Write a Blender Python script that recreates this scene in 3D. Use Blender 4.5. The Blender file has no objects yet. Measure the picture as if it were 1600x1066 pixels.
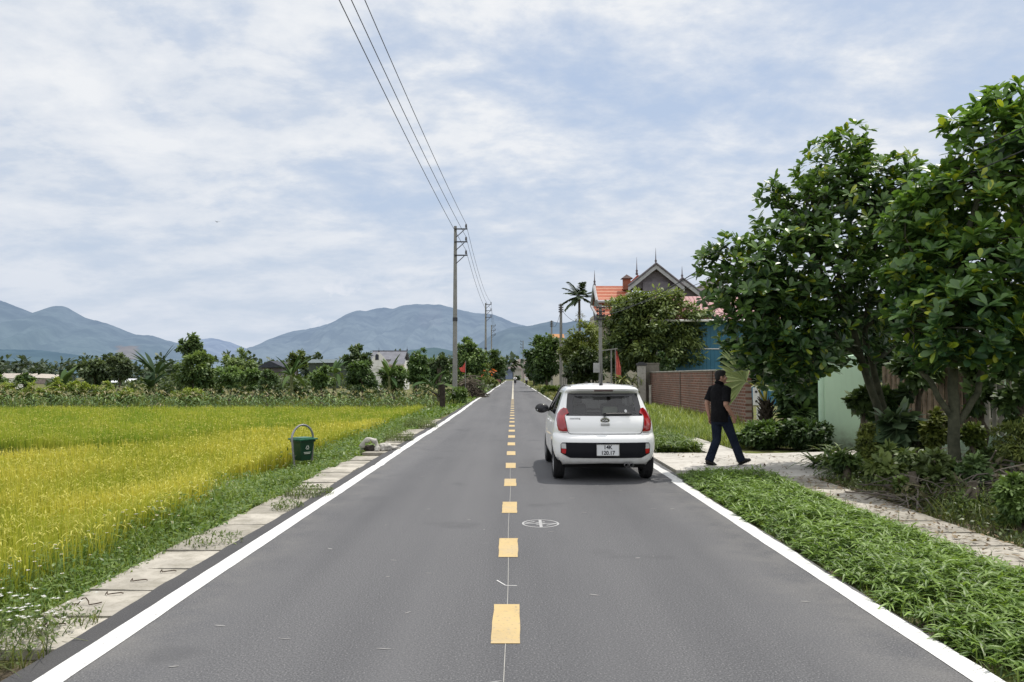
import bpy, bmesh, math, random
import numpy as np
from mathutils import Vector, Matrix, noise as mnoise
R = math.radians
sc = bpy.context.scene
COL = sc.collection
rng = np.random.default_rng(11)
random.seed(5)

# ------------------------------------------------------------------ camera geometry used to survey the place
CAM_H = 1.62
TH = math.atan(55.0 / 1200.0)
def ray(px, py):
    a = (px - 802.0) / 1200.0; b = (533.0 - py) / 1200.0
    return Vector((a, math.cos(TH) - b * math.sin(TH), math.sin(TH) + b * math.cos(TH)))
def at(px, py, Y):
    r = ray(px, py); k = Y / r.y
    return Vector((r.x * k, Y, CAM_H + r.z * k))
def gnd(px, py, z=0.0):
    r = ray(px, py); k = (z - CAM_H) / r.z
    return Vector((r.x * k, r.y * k, z))

# ------------------------------------------------------------------ object helpers
def tag(o, label=None, cat=None, group=None, kind=None):
    if label: o['label'] = label
    if cat: o['category'] = cat
    if group: o['group'] = group
    if kind: o['kind'] = kind
    return o
def thing(name, label, cat, loc=(0, 0, 0), rotz=0.0, group=None):
    o = bpy.data.objects.new(name, None); COL.objects.link(o)
    o.location = loc; o.rotation_euler = (0, 0, rotz); o.empty_display_size = .2
    return tag(o, label, cat, group)
def link_mesh(name, me, mat, parent=None):
    o = bpy.data.objects.new(name, me); COL.objects.link(o)
    if mat is not None:
        for m in (mat if isinstance(mat, (list, tuple)) else [mat]): me.materials.append(m)
    if parent is not None: o.parent = parent
    return o
def copy_tree(o, parent=None):
    c = o.copy(); COL.objects.link(c); c.parent = parent
    for ch in list(o.children): copy_tree(ch, c)
    return c

class MB:
    """collects shapes, builds ONE mesh object"""
    def __init__(s): s.v = []; s.f = []; s.m = []; s.mi = 0
    def add(s, vs, fs):
        b = len(s.v); s.v.extend([tuple(v) for v in vs])
        for f in fs: s.f.append([i + b for i in f]); s.m.append(s.mi)
    def box(s, c, d, rot=None, taper=1.0):
        c = Vector(c); x, y, z = d[0] / 2, d[1] / 2, d[2] / 2
        P = [Vector((sx * x * (taper if sz > 0 else 1), sy * y * (taper if sz > 0 else 1), sz * z)) for sz in (-1, 1) for sy in (-1, 1) for sx in (-1, 1)]
        if rot is not None: P = [rot @ p for p in P]
        s.add([p + c for p in P], [(0, 2, 3, 1), (4, 5, 7, 6), (0, 1, 5, 4), (2, 6, 7, 3), (0, 4, 6, 2), (1, 3, 7, 5)])
    def tube(s, pts, rad, n=8, cap=True, rb=None, ref=None):
        pts = [Vector(p) for p in pts]; k = len(pts)
        if not hasattr(rad, '__len__'): rad = [rad] * k
        if rb is None: rb = rad
        elif not hasattr(rb, '__len__'): rb = [rb] * k
        vs = []; fs = []
        t0 = (pts[1] - pts[0]).normalized()
        u = Vector(ref) if ref is not None else (Vector((0, 0, 1)) if abs(t0.z) < .9 else Vector((1, 0, 0)))
        for i in range(k):
            t = (pts[min(i + 1, k - 1)] - pts[max(i - 1, 0)])
            t = t.normalized() if t.length > 1e-9 else t0
            a = (u - t * u.dot(t))
            a = a.normalized() if a.length > 1e-6 else Vector((1, 0, 0))
            b = t.cross(a)
            if ref is None: u = a
            for j in range(n):
                w = 2 * math.pi * j / n
                vs.append(pts[i] + a * (math.cos(w) * rad[i]) + b * (math.sin(w) * rb[i]))
        for i in range(k - 1):
            for j in range(n):
                fs.append((i * n + j, i * n + (j + 1) % n, (i + 1) * n + (j + 1) % n, (i + 1) * n + j))
        if cap:
            fs.append(tuple(reversed(range(n)))); fs.append(tuple((k - 1) * n + j for j in range(n)))
        s.add(vs, fs)
    def lathe(s, prof, c=(0, 0, 0), n=16, axis='z', cap=True):
        c = Vector(c); vs = []; fs = []
        for (r, h) in prof:
            for j in range(n):
                w = 2 * math.pi * j / n
                p = (r * math.cos(w), r * math.sin(w), h)
                if axis == 'x': p = (h, r * math.cos(w), r * math.sin(w))
                if axis == 'y': p = (r * math.sin(w), h, r * math.cos(w))
                vs.append(c + Vector(p))
        k = len(prof)
        for i in range(k - 1):
            for j in range(n):
                fs.append((i * n + j, i * n + (j + 1) % n, (i + 1) * n + (j + 1) % n, (i + 1) * n + j))
        if cap:
            fs.append(tuple(reversed(range(n)))); fs.append(tuple((k - 1) * n + j for j in range(n)))
        s.add(vs, fs)
    def prism(s, poly, fn0, fn1):
        """poly: 2d points; fn0/fn1 map (a,b)->3d for the two caps"""
        n = len(poly); vs = [fn0(*p) for p in poly] + [fn1(*p) for p in poly]
        fs = [tuple(range(n)), tuple(reversed(range(n, 2 * n)))] + [(i, i + n, (i + 1) % n + n, (i + 1) % n) for i in range(n)]
        s.add(vs, fs)
    def quad(s, a, b, c, d): s.add([a, b, c, d], [(0, 1, 2, 3)])
    def ball(s, c, r, n=10, m=7, rot=None):
        c = Vector(c); r = r if hasattr(r, '__len__') else (r, r, r); vs = []; fs = []
        for i in range(m + 1):
            ph = math.pi * (i + .02) / (m + .04)
            for j in range(n):
                w = 2 * math.pi * j / n
                p = Vector((r[0] * math.sin(ph) * math.cos(w), r[1] * math.sin(ph) * math.sin(w), r[2] * math.cos(ph)))
                if rot is not None: p = rot @ p
                vs.append(c + p)
        for i in range(m):
            for j in range(n): fs.append((i * n + j, (i + 1) * n + j, (i + 1) * n + (j + 1) % n, i * n + (j + 1) % n))
        fs.append(tuple(range(n))); fs.append(tuple(reversed([m * n + j for j in range(n)])))
        s.add(vs, fs)
    def build(s, name, mat, parent=None, smooth=False, bevel=0.0, recalc=True, offset=None):
        me = bpy.data.meshes.new(name)
        vs = s.v if offset is None else [(v[0] - offset[0], v[1] - offset[1], v[2] - offset[2]) for v in s.v]
        me.from_pydata(vs, [], s.f); me.update()
        if max(s.m or [0]) > 0: me.polygons.foreach_set('material_index', s.m)
        if recalc or bevel:
            bm = bmesh.new(); bm.from_mesh(me)
            if bevel:
                bmesh.ops.remove_doubles(bm, verts=bm.verts, dist=1e-5)
                es = [e for e in bm.edges if len(e.link_faces) == 2 and e.calc_face_angle(0) > .6]
                bmesh.ops.bevel(bm, geom=es, offset=bevel, segments=2, affect='EDGES', profile=.5, clamp_overlap=True)
            bmesh.ops.recalc_face_normals(bm, faces=bm.faces)
            bm.to_mesh(me); bm.free()
        if smooth:
            me.polygons.foreach_set('use_smooth', [True] * len(me.polygons))
            try: me.set_sharp_from_angle(angle=R(smooth if smooth is not True else 50))
            except Exception: pass
        return link_mesh(name, me, mat, parent)

def np_mesh(name, V, quads, mat, parent=None, col=None, smooth=True):
    """V (n,3), quads (m,4) arrays; col (n,3)"""
    me = bpy.data.meshes.new(name)
    V = np.ascontiguousarray(V, dtype=np.float32); Q = np.ascontiguousarray(quads, dtype=np.int32)
    me.vertices.add(len(V)); me.vertices.foreach_set('co', V.ravel())
    me.loops.add(Q.size); me.loops.foreach_set('vertex_index', Q.ravel())
    me.polygons.add(len(Q)); me.polygons.foreach_set('loop_start', np.arange(0, Q.size, 4, dtype=np.int32))
    me.update(calc_edges=True)
    if smooth: me.polygons.foreach_set('use_smooth', np.ones(len(Q), dtype=bool))
    if col is not None:
        at_ = me.attributes.new('Col', 'FLOAT_COLOR', 'POINT')
        c4 = np.ones((len(V), 4), dtype=np.float32); c4[:, :3] = col
        at_.data.foreach_set('color', c4.ravel())
    return link_mesh(name, me, mat, parent)

def unit(a):
    return a / np.maximum(np.linalg.norm(a, axis=-1, keepdims=True), 1e-9)
def rand_dirs(n, g):
    v = g.normal(size=(n, 3)); return unit(v)

LEAF_T = [0, .3, .68, 1.0]; LEAF_W = [.10, .72, 1.0, .08]
BLADE_T = [0, .45, .8, 1.0]; BLADE_W = [1, .85, .5, .06]
LANCE_T = [0, .3, .65, 1.0]; LANCE_W = [.25, 1.0, .75, .05]
def strips(P, D, N, L, W, col, ts=LEAF_T, ws=LEAF_W, bend=0.0, grav=0.0, fold=0.0, mid=False, tipcol=None, basedark=.75):
    """many leaves/blades at once -> V, Q, C"""
    n = len(P); D = unit(D); S = unit(np.cross(D, N)); N = np.cross(S, D)
    L = np.broadcast_to(np.asarray(L, float), (n,)); W = np.broadcast_to(np.asarray(W, float), (n,))
    bend = np.broadcast_to(np.asarray(bend, float), (n,)); grav = np.broadcast_to(np.asarray(grav, float), (n,))
    k = 3 if mid else 2; T = len(ts)
    V = np.zeros((n, T, k, 3)); C = np.zeros((n, T, k, 3))
    for i, (t, w) in enumerate(zip(ts, ws)):
        c = P + D * (L * t)[:, None] - N * (bend * L * t * t)[:, None]
        c = c - np.array([0, 0, 1.0]) * (grav * L * t ** 2.2)[:, None]
        h = S * (W * w * .5)[:, None]; up = N * (W * w * fold)[:, None]
        V[:, i, 0] = c - h + up; V[:, i, k - 1] = c + h + up
        if mid: V[:, i, 1] = c
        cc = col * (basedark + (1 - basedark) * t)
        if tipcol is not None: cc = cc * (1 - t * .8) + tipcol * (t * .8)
        C[:, i, :, :] = cc[:, None, :]
    base = (np.arange(n) * T * k)[:, None]
    q = []
    for i in range(T - 1):
        for j in range(k - 1):
            a = i * k + j; q.append([a, a + 1, a + k + 1, a + k])
    Q = (base[:, :, None] + np.array(q)[None]).reshape(-1, 4)
    return V.reshape(-1, 3), Q, C.reshape(-1, 3)
def join(parts):
    V = []; Q = []; C = []; b = 0
    for (v, q, c) in parts:
        V.append(v); Q.append(q + b); C.append(c); b += len(v)
    return np.concatenate(V), np.concatenate(Q), np.concatenate(C)

# ------------------------------------------------------------------ materials
MATS = {}
class NT:
    def __init__(s, m): s.t = m.node_tree; s.n = s.t.nodes; s.l = s.t.links
    def add(s, typ, **kw):
        nd = s.n.new(typ)
        for k, v in kw.items():
            if k.startswith('i_'):
                nd.inputs[k[2:].replace('_', ' ')].default_value = v
            else: setattr(nd, k, v)
        return nd
    def link(s, a, b): s.l.new(a, b)
    def mixc(s, fac, a, b, blend='MIX'):
        m = s.n.new('ShaderNodeMix'); m.data_type = 'RGBA'; m.blend_type = blend
        for sock, v in ((m.inputs[0], fac), (m.inputs[6], a), (m.inputs[7], b)):
            if hasattr(v, 'links') or hasattr(v, 'is_linked'): s.l.new(v, sock)
            elif isinstance(v, (int, float)): sock.default_value = v
            else: sock.default_value = (*v, 1) if len(v) == 3 else v
        return m.outputs[2]
    def noise(s, scale, detail=4, rough=.55, vec=None, dist=0.0):
        nd = s.n.new('ShaderNodeTexNoise'); nd.inputs['Scale'].default_value = scale; nd.inputs['Detail'].default_value = detail
        nd.inputs['Roughness'].default_value = rough; nd.inputs['Distortion'].default_value = dist
        if vec is not None: s.l.new(vec, nd.inputs['Vector'])
        return nd.outputs['Fac']
    def ramp(s, fac, stops, interp='LINEAR'):
        r = s.n.new('ShaderNodeValToRGB'); r.color_ramp.interpolation = interp
        e = r.color_ramp.elements
        while len(e) < len(stops): e.new(.5)
        for i, (p, c) in enumerate(stops):
            e[i].position = p; e[i].color = (c, c, c, 1) if isinstance(c, (int, float)) else (*c, 1)
        s.l.new(fac, r.inputs[0]); return r.outputs[0]
    def math(s, op, a, b=0.0, clamp=False):
        m = s.n.new('ShaderNodeMath'); m.operation = op; m.use_clamp = clamp
        for i, v in enumerate((a, b)):
            if isinstance(v, (int, float)): m.inputs[i].default_value = v
            else: s.l.new(v, m.inputs[i])
        return m.outputs[0]
    def coord(s, kind='Object', scale=None):
        tc = s.n.new('ShaderNodeTexCoord').outputs[kind]
        if scale is not None:
            mp = s.n.new('ShaderNodeMapping'); mp.inputs['Scale'].default_value = scale; s.l.new(tc, mp.inputs[0]); tc = mp.outputs[0]
        return tc
    def bump(s, h, strength=.3, dist=.01):
        b = s.n.new('ShaderNodeBump'); b.inputs['Strength'].default_value = strength; b.inputs['Distance'].default_value = dist
        s.l.new(h, b.inputs['Height']); return b.outputs[0]
def new_mat(name):
    m = bpy.data.materials.new(name); m.use_nodes = True
    t = NT(m); b = t.n['Principled BSDF']; return m, t, b
def mat(name, col, rough=.6, spec=.4, metal=0.0, var=.12, scale=3.0, bump=0.0, bscale=40.0, col2=None, coat=0.0, dirt=None):
    """plain surface with tone variation"""
    if name in MATS: return MATS[name]
    m, t, b = new_mat(name)
    c = t.coord('Object')
    n1 = t.noise(scale, 5, .6, c)
    k = t.ramp(n1, [(.3, 0.0), (.7, 1.0)])
    c2 = col2 if col2 is not None else tuple(min(1, x * (1 - 2 * var)) for x in col)
    out = t.mixc(k, tuple(min(1, x * (1 + var)) for x in col), c2)
    if dirt:
        n2 = t.noise(scale * 5, 6, .7, c)
        out = t.mixc(t.ramp(n2, [(.5, 0.0), (.72, dirt[1])]), out, dirt[0])
    t.link(out, b.inputs['Base Color'])
    b.inputs['Roughness'].default_value = rough; b.inputs['Specular IOR Level'].default_value = spec; b.inputs['Metallic'].default_value = metal
    b.inputs['Coat Weight'].default_value = coat; b.inputs['Coat Roughness'].default_value = .04
    if bump: t.link(t.bump(t.noise(bscale, 5, .6, c), bump, .02), b.inputs['Normal'])
    MATS[name] = m; return m
def leafmat(name, rough=.45, spec=.35, transl=.3, tint=(1.0, 1.0, .55)):
    m, t, b = new_mat(name)
    a = t.add('ShaderNodeAttribute', attribute_name='Col')
    t.link(a.outputs['Color'], b.inputs['Base Color'])
    b.inputs['Roughness'].default_value = rough; b.inputs['Specular IOR Level'].default_value = spec
    tr = t.add('ShaderNodeBsdfTranslucent')
    t.link(t.mixc(1.0, a.outputs['Color'], tint, 'MULTIPLY'), tr.inputs['Color'])
    br = t.add('ShaderNodeMix'); 
    mx = t.add('ShaderNodeMixShader'); mx.inputs[0].default_value = transl
    t.n.remove(br)
    t.link(b.outputs[0], mx.inputs[1]); t.link(tr.outputs[0], mx.inputs[2])
    t.link(mx.outputs[0], t.n['Material Output'].inputs['Surface'])
    return m
M_LEAF = leafmat('broad_leaf', .5, .35, .28)
M_GLOSS = leafmat('glossy_leaf', .36, .5, .30)
M_GRASS = leafmat('grass_blade', .42, .4, .38)
M_MATTE = leafmat('matte_leaf', .75, .12, .18)
M_RICE = leafmat('rice_blade', .6, .2, .42, (1.0, 1.0, .5))
M_BARK = mat('bark', (.13, .11, .085), .9, .2, var=.3, scale=9, bump=.6, bscale=30)
M_BARKG = mat('grey_green_bark', (.075, .075, .05), .9, .2, var=.35, scale=7, bump=.6, bscale=26, col2=(.035, .04, .025))
M_CONC = mat('concrete', (.42, .40, .36), .85, .25, var=.15, scale=2.5, bump=.25, bscale=60, dirt=((.16, .15, .12), .55))
M_POLE = mat('pole_concrete', (.27, .265, .25), .85, .25, var=.12, scale=1.5, dirt=((.15, .145, .13), .4))
M_DARKMETAL = mat('dark_metal', (.05, .05, .055), .5, .4, .3)
M_BLACKPL = mat('black_plastic', (.018, .018, .02), .45, .4, var=.05)
M_WHITE = mat('white_plaster', (.72, .71, .68), .8, .3, var=.06, dirt=((.4, .38, .34), .3))
# ------------------------------------------------------------------ camera, light, sky
cam = bpy.data.objects.new('camera', bpy.data.cameras.new('camera')); COL.objects.link(cam)
cam.location = (0, 0, CAM_H); cam.rotation_euler = (R(90) + TH, 0, 2 / 1200.0)
cam.data.sensor_width = 36; cam.data.lens = 27.0; cam.data.clip_end = 30000; cam.data.clip_start = .05
sc.camera = cam
sc.view_settings.view_transform = 'Standard'; sc.view_settings.look = 'None'; sc.view_settings.exposure = 0
sc.cycles.use_denoising = True
sc.cycles.max_bounces = 8; sc.cycles.transparent_max_bounces = 12; sc.cycles.diffuse_bounces = 4; sc.cycles.transmission_bounces = 6
sc.cycles.caustics_reflective = False; sc.cycles.caustics_refractive = False
SUNV = Vector((.30, .31, 1.0)).normalized()
SEL = math.asin(SUNV.z); SAZ = math.atan2(SUNV.x, SUNV.y)
sun = bpy.data.objects.new('sun', bpy.data.lights.new('sun', 'SUN')); COL.objects.link(sun)
sun.data.energy = 3.4; sun.data.angle = R(.6); sun.data.color = (1.0, .95, .87)
sun.rotation_euler = SUNV.to_track_quat('Z', 'Y').to_euler(); sun.location = (10, 10, 40)
w = bpy.data.worlds.new('World'); sc.world = w; w.use_nodes = True
t = NT(w); bg = t.n['Background']
sky = t.add('ShaderNodeTexSky', sky_type='NISHITA'); sky.sun_disc = False
sky.sun_elevation = SEL; sky.sun_rotation = SAZ; sky.air_density = 1.0; sky.dust_density = 1.5; sky.ozone_density = 1.0
d = t.coord('Generated')
sep = t.add('ShaderNodeSeparateXYZ'); t.link(d, sep.inputs[0])
X, Y, Z = sep.outputs
zz = t.math('ADD', t.math('MAXIMUM', Z, 0.0), .24)
u = t.math('DIVIDE', X, zz); v = t.math('DIVIDE', Y, zz)
def vec(a, b, c=0.0):
    n = t.add('ShaderNodeCombineXYZ')
    for i, s_ in enumerate((a, b, c)):
        if isinstance(s_, (int, float)): n.inputs[i].default_value = s_
        else: t.link(s_, n.inputs[i])
    return n.outputs[0]
n_big = t.noise(.62, 3, .5, vec(u, v, 3.7), .2)          # where the deck thins
n_mid = t.noise(2.9, 10, .58, vec(u, t.math('MULTIPLY', v, 1.25), 1.3), .18)        # cloud cells
n_fine = t.noise(7.5, 8, .62, vec(u, t.math('MULTIPLY', v, 1.2), 8.0), .15)
dens = t.math('ADD', t.math('MULTIPLY', n_big, .50), t.math('ADD', t.math('MULTIPLY', n_mid, .44), t.math('MULTIPLY', n_fine, .15)))
cov = t.ramp(dens, [(.42, 0.0), (.56, 1.0)])
lump = t.math('ADD', t.math('MULTIPLY', n_mid, .70), t.math('MULTIPLY', n_fine, .30))
shade = t.ramp(lump, [(.41, 0.0), (.50, .5), (.60, 1.0)])
nish = t.mixc(1.0, sky.outputs[0], (1.25, 1.25, 1.25), 'MULTIPLY')
blue = t.mixc(.80, nish, (4.5, 5.5, 7.25))
cloud = t.mixc(shade, (6.1, 6.65, 7.55), (8.3, 8.45, 8.7))
c1 = t.mixc(t.math('MULTIPLY', cov, .94), blue, cloud)
# haze toward the horizon
hz = t.ramp(Z, [(0.0, 1.0), (.10, .80), (.24, .22), (.40, 0.0)])
hcol = t.mixc(t.ramp(n_mid, [(.35, 0.0), (.65, 1.0)]), (5.3, 6.05, 7.2), (6.2, 6.75, 7.7))
c2 = t.mixc(hz, c1, hcol)
# small heaps of cumulus low over the hills
az = t.math('ARCTAN2', X, Y)
cp = vec(t.math('MULTIPLY', az, 1.0), t.math('MULTIPLY', Z, 1.5), .45)
n_cu = t.noise(13.0, 6, .6, cp, .3)
cu_big = t.noise(4.2, 2, .5, vec(az, .35, 2.2))
band = t.ramp(Z, [(.045, 0.0), (.075, 1.0), (.10, 1.0), (.15, 0.0)])
cu = t.math('MULTIPLY', band, t.ramp(t.math('MULTIPLY', n_cu, t.math('MULTIPLY', cu_big, 2.0)), [(.60, 0.0), (.70, 1.0)]))
c3 = t.mixc(t.math('MULTIPLY', cu, .75), c2, (7.3, 7.6, 8.3))
# sky overhead and behind the camera brightened out of view to fill shadows
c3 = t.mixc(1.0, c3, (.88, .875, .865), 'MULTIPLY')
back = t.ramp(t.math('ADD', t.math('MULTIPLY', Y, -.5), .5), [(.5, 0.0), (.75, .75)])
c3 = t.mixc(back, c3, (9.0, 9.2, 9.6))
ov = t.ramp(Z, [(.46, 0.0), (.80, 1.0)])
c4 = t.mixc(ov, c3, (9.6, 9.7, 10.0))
c5 = t.mixc(t.ramp(Z, [(-.02, 1.0), (0.0, 0.0)]), c4, (2.2, 2.3, 2.0))
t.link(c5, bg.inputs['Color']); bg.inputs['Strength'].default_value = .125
# ------------------------------------------------------------------ ground, road, markings
def ground_z(x, y):
    x = np.asarray(x, float)
    xs = [-9000, -30, -5.4, -4.6, -3.9, -3.28, -2.75, -2.66, 2.58, 2.75, 4.0, 9000]
    zs = [-.6, -.6, -.6, -.42, -.16, -.07, -.07, -.06, -.06, -.03, -.01, -.01]
    return np.interp(x, xs, zs)
def make_ground():
    xs = [-9000, -3000, -800, -200, -60, -30, -12, -5.4, -4.6, -3.9, -3.28, -2.75, -2.66, 2.58, 2.75, 4.0, 8, 14, 30, 60, 200, 800, 3000, 9000]
    ys = [-60, -10, 0, 10, 20, 40, 80, 160, 300, 420, 700, 1500, 4000, 9000]
    mb = MB(); n = len(xs)
    zz_ = ground_z(xs, 0)
    vs = []
    for y in ys:
        for x, z in zip(xs, zz_):
            vs.append((x, y, float(z)))
    fs = [(j * n + i, j * n + i + 1, (j + 1) * n + i + 1, (j + 1) * n + i) for j in range(len(ys) - 1) for i in range(n - 1)]
    mb.add(vs, fs)
    m, t, b = new_mat('soil_and_grass'); c = t.coord('Object')
    g = t.mixc(t.noise(.35, 5, .6, c), (.09, .12, .03), (.17, .19, .05))
    s = t.mixc(t.noise(9, 5, .65, c), (.075, .06, .042), (.15, .125, .09))
    k = t.ramp(t.noise(1.3, 6, .65, c), [(.42, 0.0), (.58, 1.0)])
    t.link(t.mixc(k, s, g), b.inputs['Base Color']); b.inputs['Roughness'].default_value = .95; b.inputs['Specular IOR Level'].default_value = .1
    t.link(t.bump(t.noise(25, 5, .7, c), .6, .03), b.inputs['Normal'])
    o = mb.build('ground', m); tag(o, kind='structure')
make_ground()

def edge_wig(y, seed, amp):
    return amp * (mnoise.noise((y * .9, seed, 0)) * .5 + mnoise.noise((y * .23, seed, 3)) + .35 * mnoise.noise((y * 4.1, seed, 7)))
def ystations(y0, y1):
    ys = [y0]; 
    while ys[-1] < y1:
        y = ys[-1]; ys.append(min(y1, y + (.12 if y < 14 else .3 if y < 40 else 1.5)))
    return ys
def ribbon(name, y0, y1, fl, fr, z, material, parent=None):
    ys = ystations(y0, y1); vs = []
    for y in ys: vs += [(fl(y), y, z), (fr(y), y, z)]
    fs = [(2 * i, 2 * i + 1, 2 * i + 3, 2 * i + 2) for i in range(len(ys) - 1)]
    mb = MB(); mb.add(vs, fs); return mb.build(name, material, parent, recalc=False)

m, t, b = new_mat('asphalt'); c = t.coord('Object')
spk = t.noise(85, 3, .75, c); med = t.noise(22, 6, .7, c); big = t.noise(.55, 5, .6, t.coord('Object', (1.0, .28, 1.0)))
xs_ = t.add('ShaderNodeSeparateXYZ'); t.link(c, xs_.inputs[0])
track = t.noise(1.7, 2, .5, t.coord('Object', (1.0, .03, 1.0)))
base = t.mixc(t.ramp(big, [(.32, 0.0), (.68, 1.0)]), (.082, .083, .089), (.114, .115, .121))
base = t.mixc(t.ramp(track, [(.4, 0.0), (.62, .55)]), base, (.130, .130, .135))
base = t.mixc(t.ramp(spk, [(.36, .85), (.5, 0.0)]), base, (.05, .05, .053))
base = t.mixc(t.ramp(spk, [(.56, 0.0), (.70, .75)]), base, (.32, .315, .315))
base = t.mixc(t.ramp(med, [(.60, 0.0), (.74, .38)]), base, (.05, .05, .053))
scr = t.noise(2.6, 8, .72, t.coord('Object', (1.0, 1.6, 1.0)))
base = t.mixc(t.ramp(scr, [(.66, 0.0), (.76, .5)]), base, (.27, .265, .26))
# dust drifted to the edges, tyre lanes, hairline cracks
ax_ = t.math('ABSOLUTE', t.math('SUBTRACT', xs_.outputs[0], -.04))
dust = t.math('MULTIPLY', t.ramp(t.math('DIVIDE', ax_, 2.6), [(.66, 0.0), (.93, 1.0)]), t.ramp(t.noise(1.8, 7, .7, c), [(.38, 0.0), (.68, .55)]))
base = t.mixc(dust, base, (.205, .198, .186))
lane = t.ramp(t.math('ABSOLUTE', t.math('SUBTRACT', ax_, .62)), [(0.0, .42), (.34, 0.0)])
lane2 = t.ramp(t.math('ABSOLUTE', t.math('SUBTRACT', ax_, 1.92)), [(0.0, .35), (.3, 0.0)])
base = t.mixc(t.math('MULTIPLY', t.math('ADD', lane, lane2), t.ramp(t.noise(.9, 5, .6, t.coord('Object', (1.0, .12, 1.0))), [(.35, .2), (.65, 1.0)])), base, (.136, .136, .141))
stn = t.noise(.8, 4, .5, c); base = t.mixc(t.ramp(stn, [(.63, 0.0), (.70, .45)]), base, (.066, .067, .072))
# darker strip of newer tar outside the edge line
edge = t.ramp(t.math('ABSOLUTE', t.math('ADD', xs_.outputs[0], .02)), [(0.0, 0.0), (1.0, 0.0)])
lft = t.math('MULTIPLY', t.math('LESS_THAN', xs_.outputs[0], -2.52), .72)
base = t.mixc(lft, base, (.045, .044, .046))
t.link(base, b.inputs['Base Color']); b.inputs['Roughness'].default_value = .82; b.inputs['Specular IOR Level'].default_value = .28
t.link(t.bump(t.math('ADD', spk, t.math('MULTIPLY', med, .5)), .55, .012), b.inputs['Normal'])
M_ASPH = m
road = ribbon('road', -12, 290, lambda y: -2.71 + edge_wig(y, 1.5, .035), lambda y: 2.615 + .0 * y + edge_wig(y, 8.5, .02) + (.09 if 12 < y < 17 else 0), 0.0, M_ASPH)
tag(road, kind='structure')
def paint(name, col, wear):
    m, t, b = new_mat(name); c = t.coord('Object')
    k = t.noise(34, 5, .7, c); k2 = t.noise(3.2, 6, .7, c)
    o = t.mixc(t.ramp(k2, [(.45, 0.0), (.75, .5)]), col, tuple(x * .72 for x in col))
    o = t.mixc(t.ramp(k, [(.57, 0.0), (.70, wear)]), o, (.16, .155, .15))
    k3 = t.noise(1.3, 6, .7, c); o = t.mixc(t.ramp(k3, [(.50, 0.0), (.72, wear * .45)]), o, (.30, .285, .265))
    t.link(o, b.inputs['Base Color']); b.inputs['Roughness'].default_value = .6; b.inputs['Specular IOR Level'].default_value = .3
    t.link(t.bump(t.noise(80, 3, .7, c), .3, .006), b.inputs['Normal'])
    return m
M_WLINE = paint('white_road_paint', (.69, .69, .675), .85); M_YLINE = paint('yellow_road_paint', (.52, .385, .18), .9)
lc = lambda y: -2.47 + (edge_wig(y, 2.2, .012) if y < 14 else edge_wig(y, 2.2, .05) + .06 * math.sin((y - 14) * .12) * min(1, (y - 14) / 30))
lw = lambda y: .083 + edge_wig(y, 5.1, .006)
rc = lambda y: 2.515 + (.045 if y > 12 else .0) + edge_wig(y, 4.4, .012 if y < 16 else .06)
ribbon('edge_line', -8, 280, lambda y: lc(y) - lw(y), lambda y: lc(y) + lw(y), .004, M_WLINE, road)
ribbon('edge_line', -8, 175, lambda y: rc(y) - .085, lambda y: rc(y) + .085 + edge_wig(y * 2.2, 9.4, .035) - .01, .004, M_WLINE, road)
dash0 = None
for k in range(-3, 23):
    y0 = 4.73 + 2.225 * k
    mb = MB(); h = .0895; x0 = -.046; nseg = 6; vs = []
    for i in range(nseg + 1):
        y = y0 + .80 * i / nseg
        vs += [(x0 - h + random.uniform(-.004, .004), y, .004), (x0 + h + random.uniform(-.004, .004), y, .004)]
    mb.add(vs, [(2 * i, 2 * i + 1, 2 * i + 3, 2 * i + 2) for i in range(nseg)])
    mb.build('centre_dash', M_YLINE, road, recalc=False)
ribbon('far_centre_line', 54.6, 282, lambda y: -.046 - .07, lambda y: -.046 + .07, .004, paint('pale_road_paint', (.5, .46, .36), .5), road)
# thin chalk snap-line between the dashes, and the little tick on it
ribbon('chalk_line', 2, 14.5, lambda y: -.046 - .003 + .006 * math.sin(y * 1.3), lambda y: -.046 + .0015 + .006 * math.sin(y * 1.3), .0022, paint('chalk', (.38, .37, .34), 1.0), road)
mb = MB()
for (a, bb) in (((-.13, 6.18), (-.06, 6.03)), ((-.06, 6.03), (.03, 6.02))):
    d_ = Vector((bb[0] - a[0], bb[1] - a[1], 0)); nrm = Vector((-d_.y, d_.x, 0)).normalized() * .005
    mb.quad(Vector((*a, .0024)) - nrm, Vector((*bb, .0024)) - nrm, Vector((*bb, .0024)) + nrm, Vector((*a, .0024)) + nrm)
mb.build('chalk_tick', MATS.get('chalk', M_WLINE), road, recalc=False)
# sprayed ring with cross arrows
mb = MB(); cx, cy, r = .30, 8.53, .205; n = 40
for i in range(n):
    a0, a1 = 2 * math.pi * i / n, 2 * math.pi * (i + 1) / n
    mb.quad(*[(cx + rr * math.cos(a), cy + rr * math.sin(a) * 1.1, .003) for a, rr in ((a0, r - .02), (a0, r), (a1, r), (a1, r - .02))])
def bar(p, q, wd, z=.003):
    p = Vector((cx + p[0], cy + p[1], z)); q = Vector((cx + q[0], cy + q[1], z)); d_ = (q - p).normalized(); nn = Vector((-d_.y, d_.x, 0)) * wd
    mb.quad(p - nn, q - nn, q + nn, p + nn)
bar((0, -.2), (0, .2), .016); bar((-.18, 0), (.18, 0), .012, .0034)
bar((-.18, 0), (-.06, .11), .011, .0038); bar((.18, 0), (.06, -.11), .011, .0038); bar((-.05, .02), (.05, .09), .012, .0042); bar((.05, -.02), (-.05, -.09), .012, .0042)
mb.build('sprayed_survey_ring', paint('sprayed_paint', (.40, .40, .40), .95), road, recalc=False)
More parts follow.
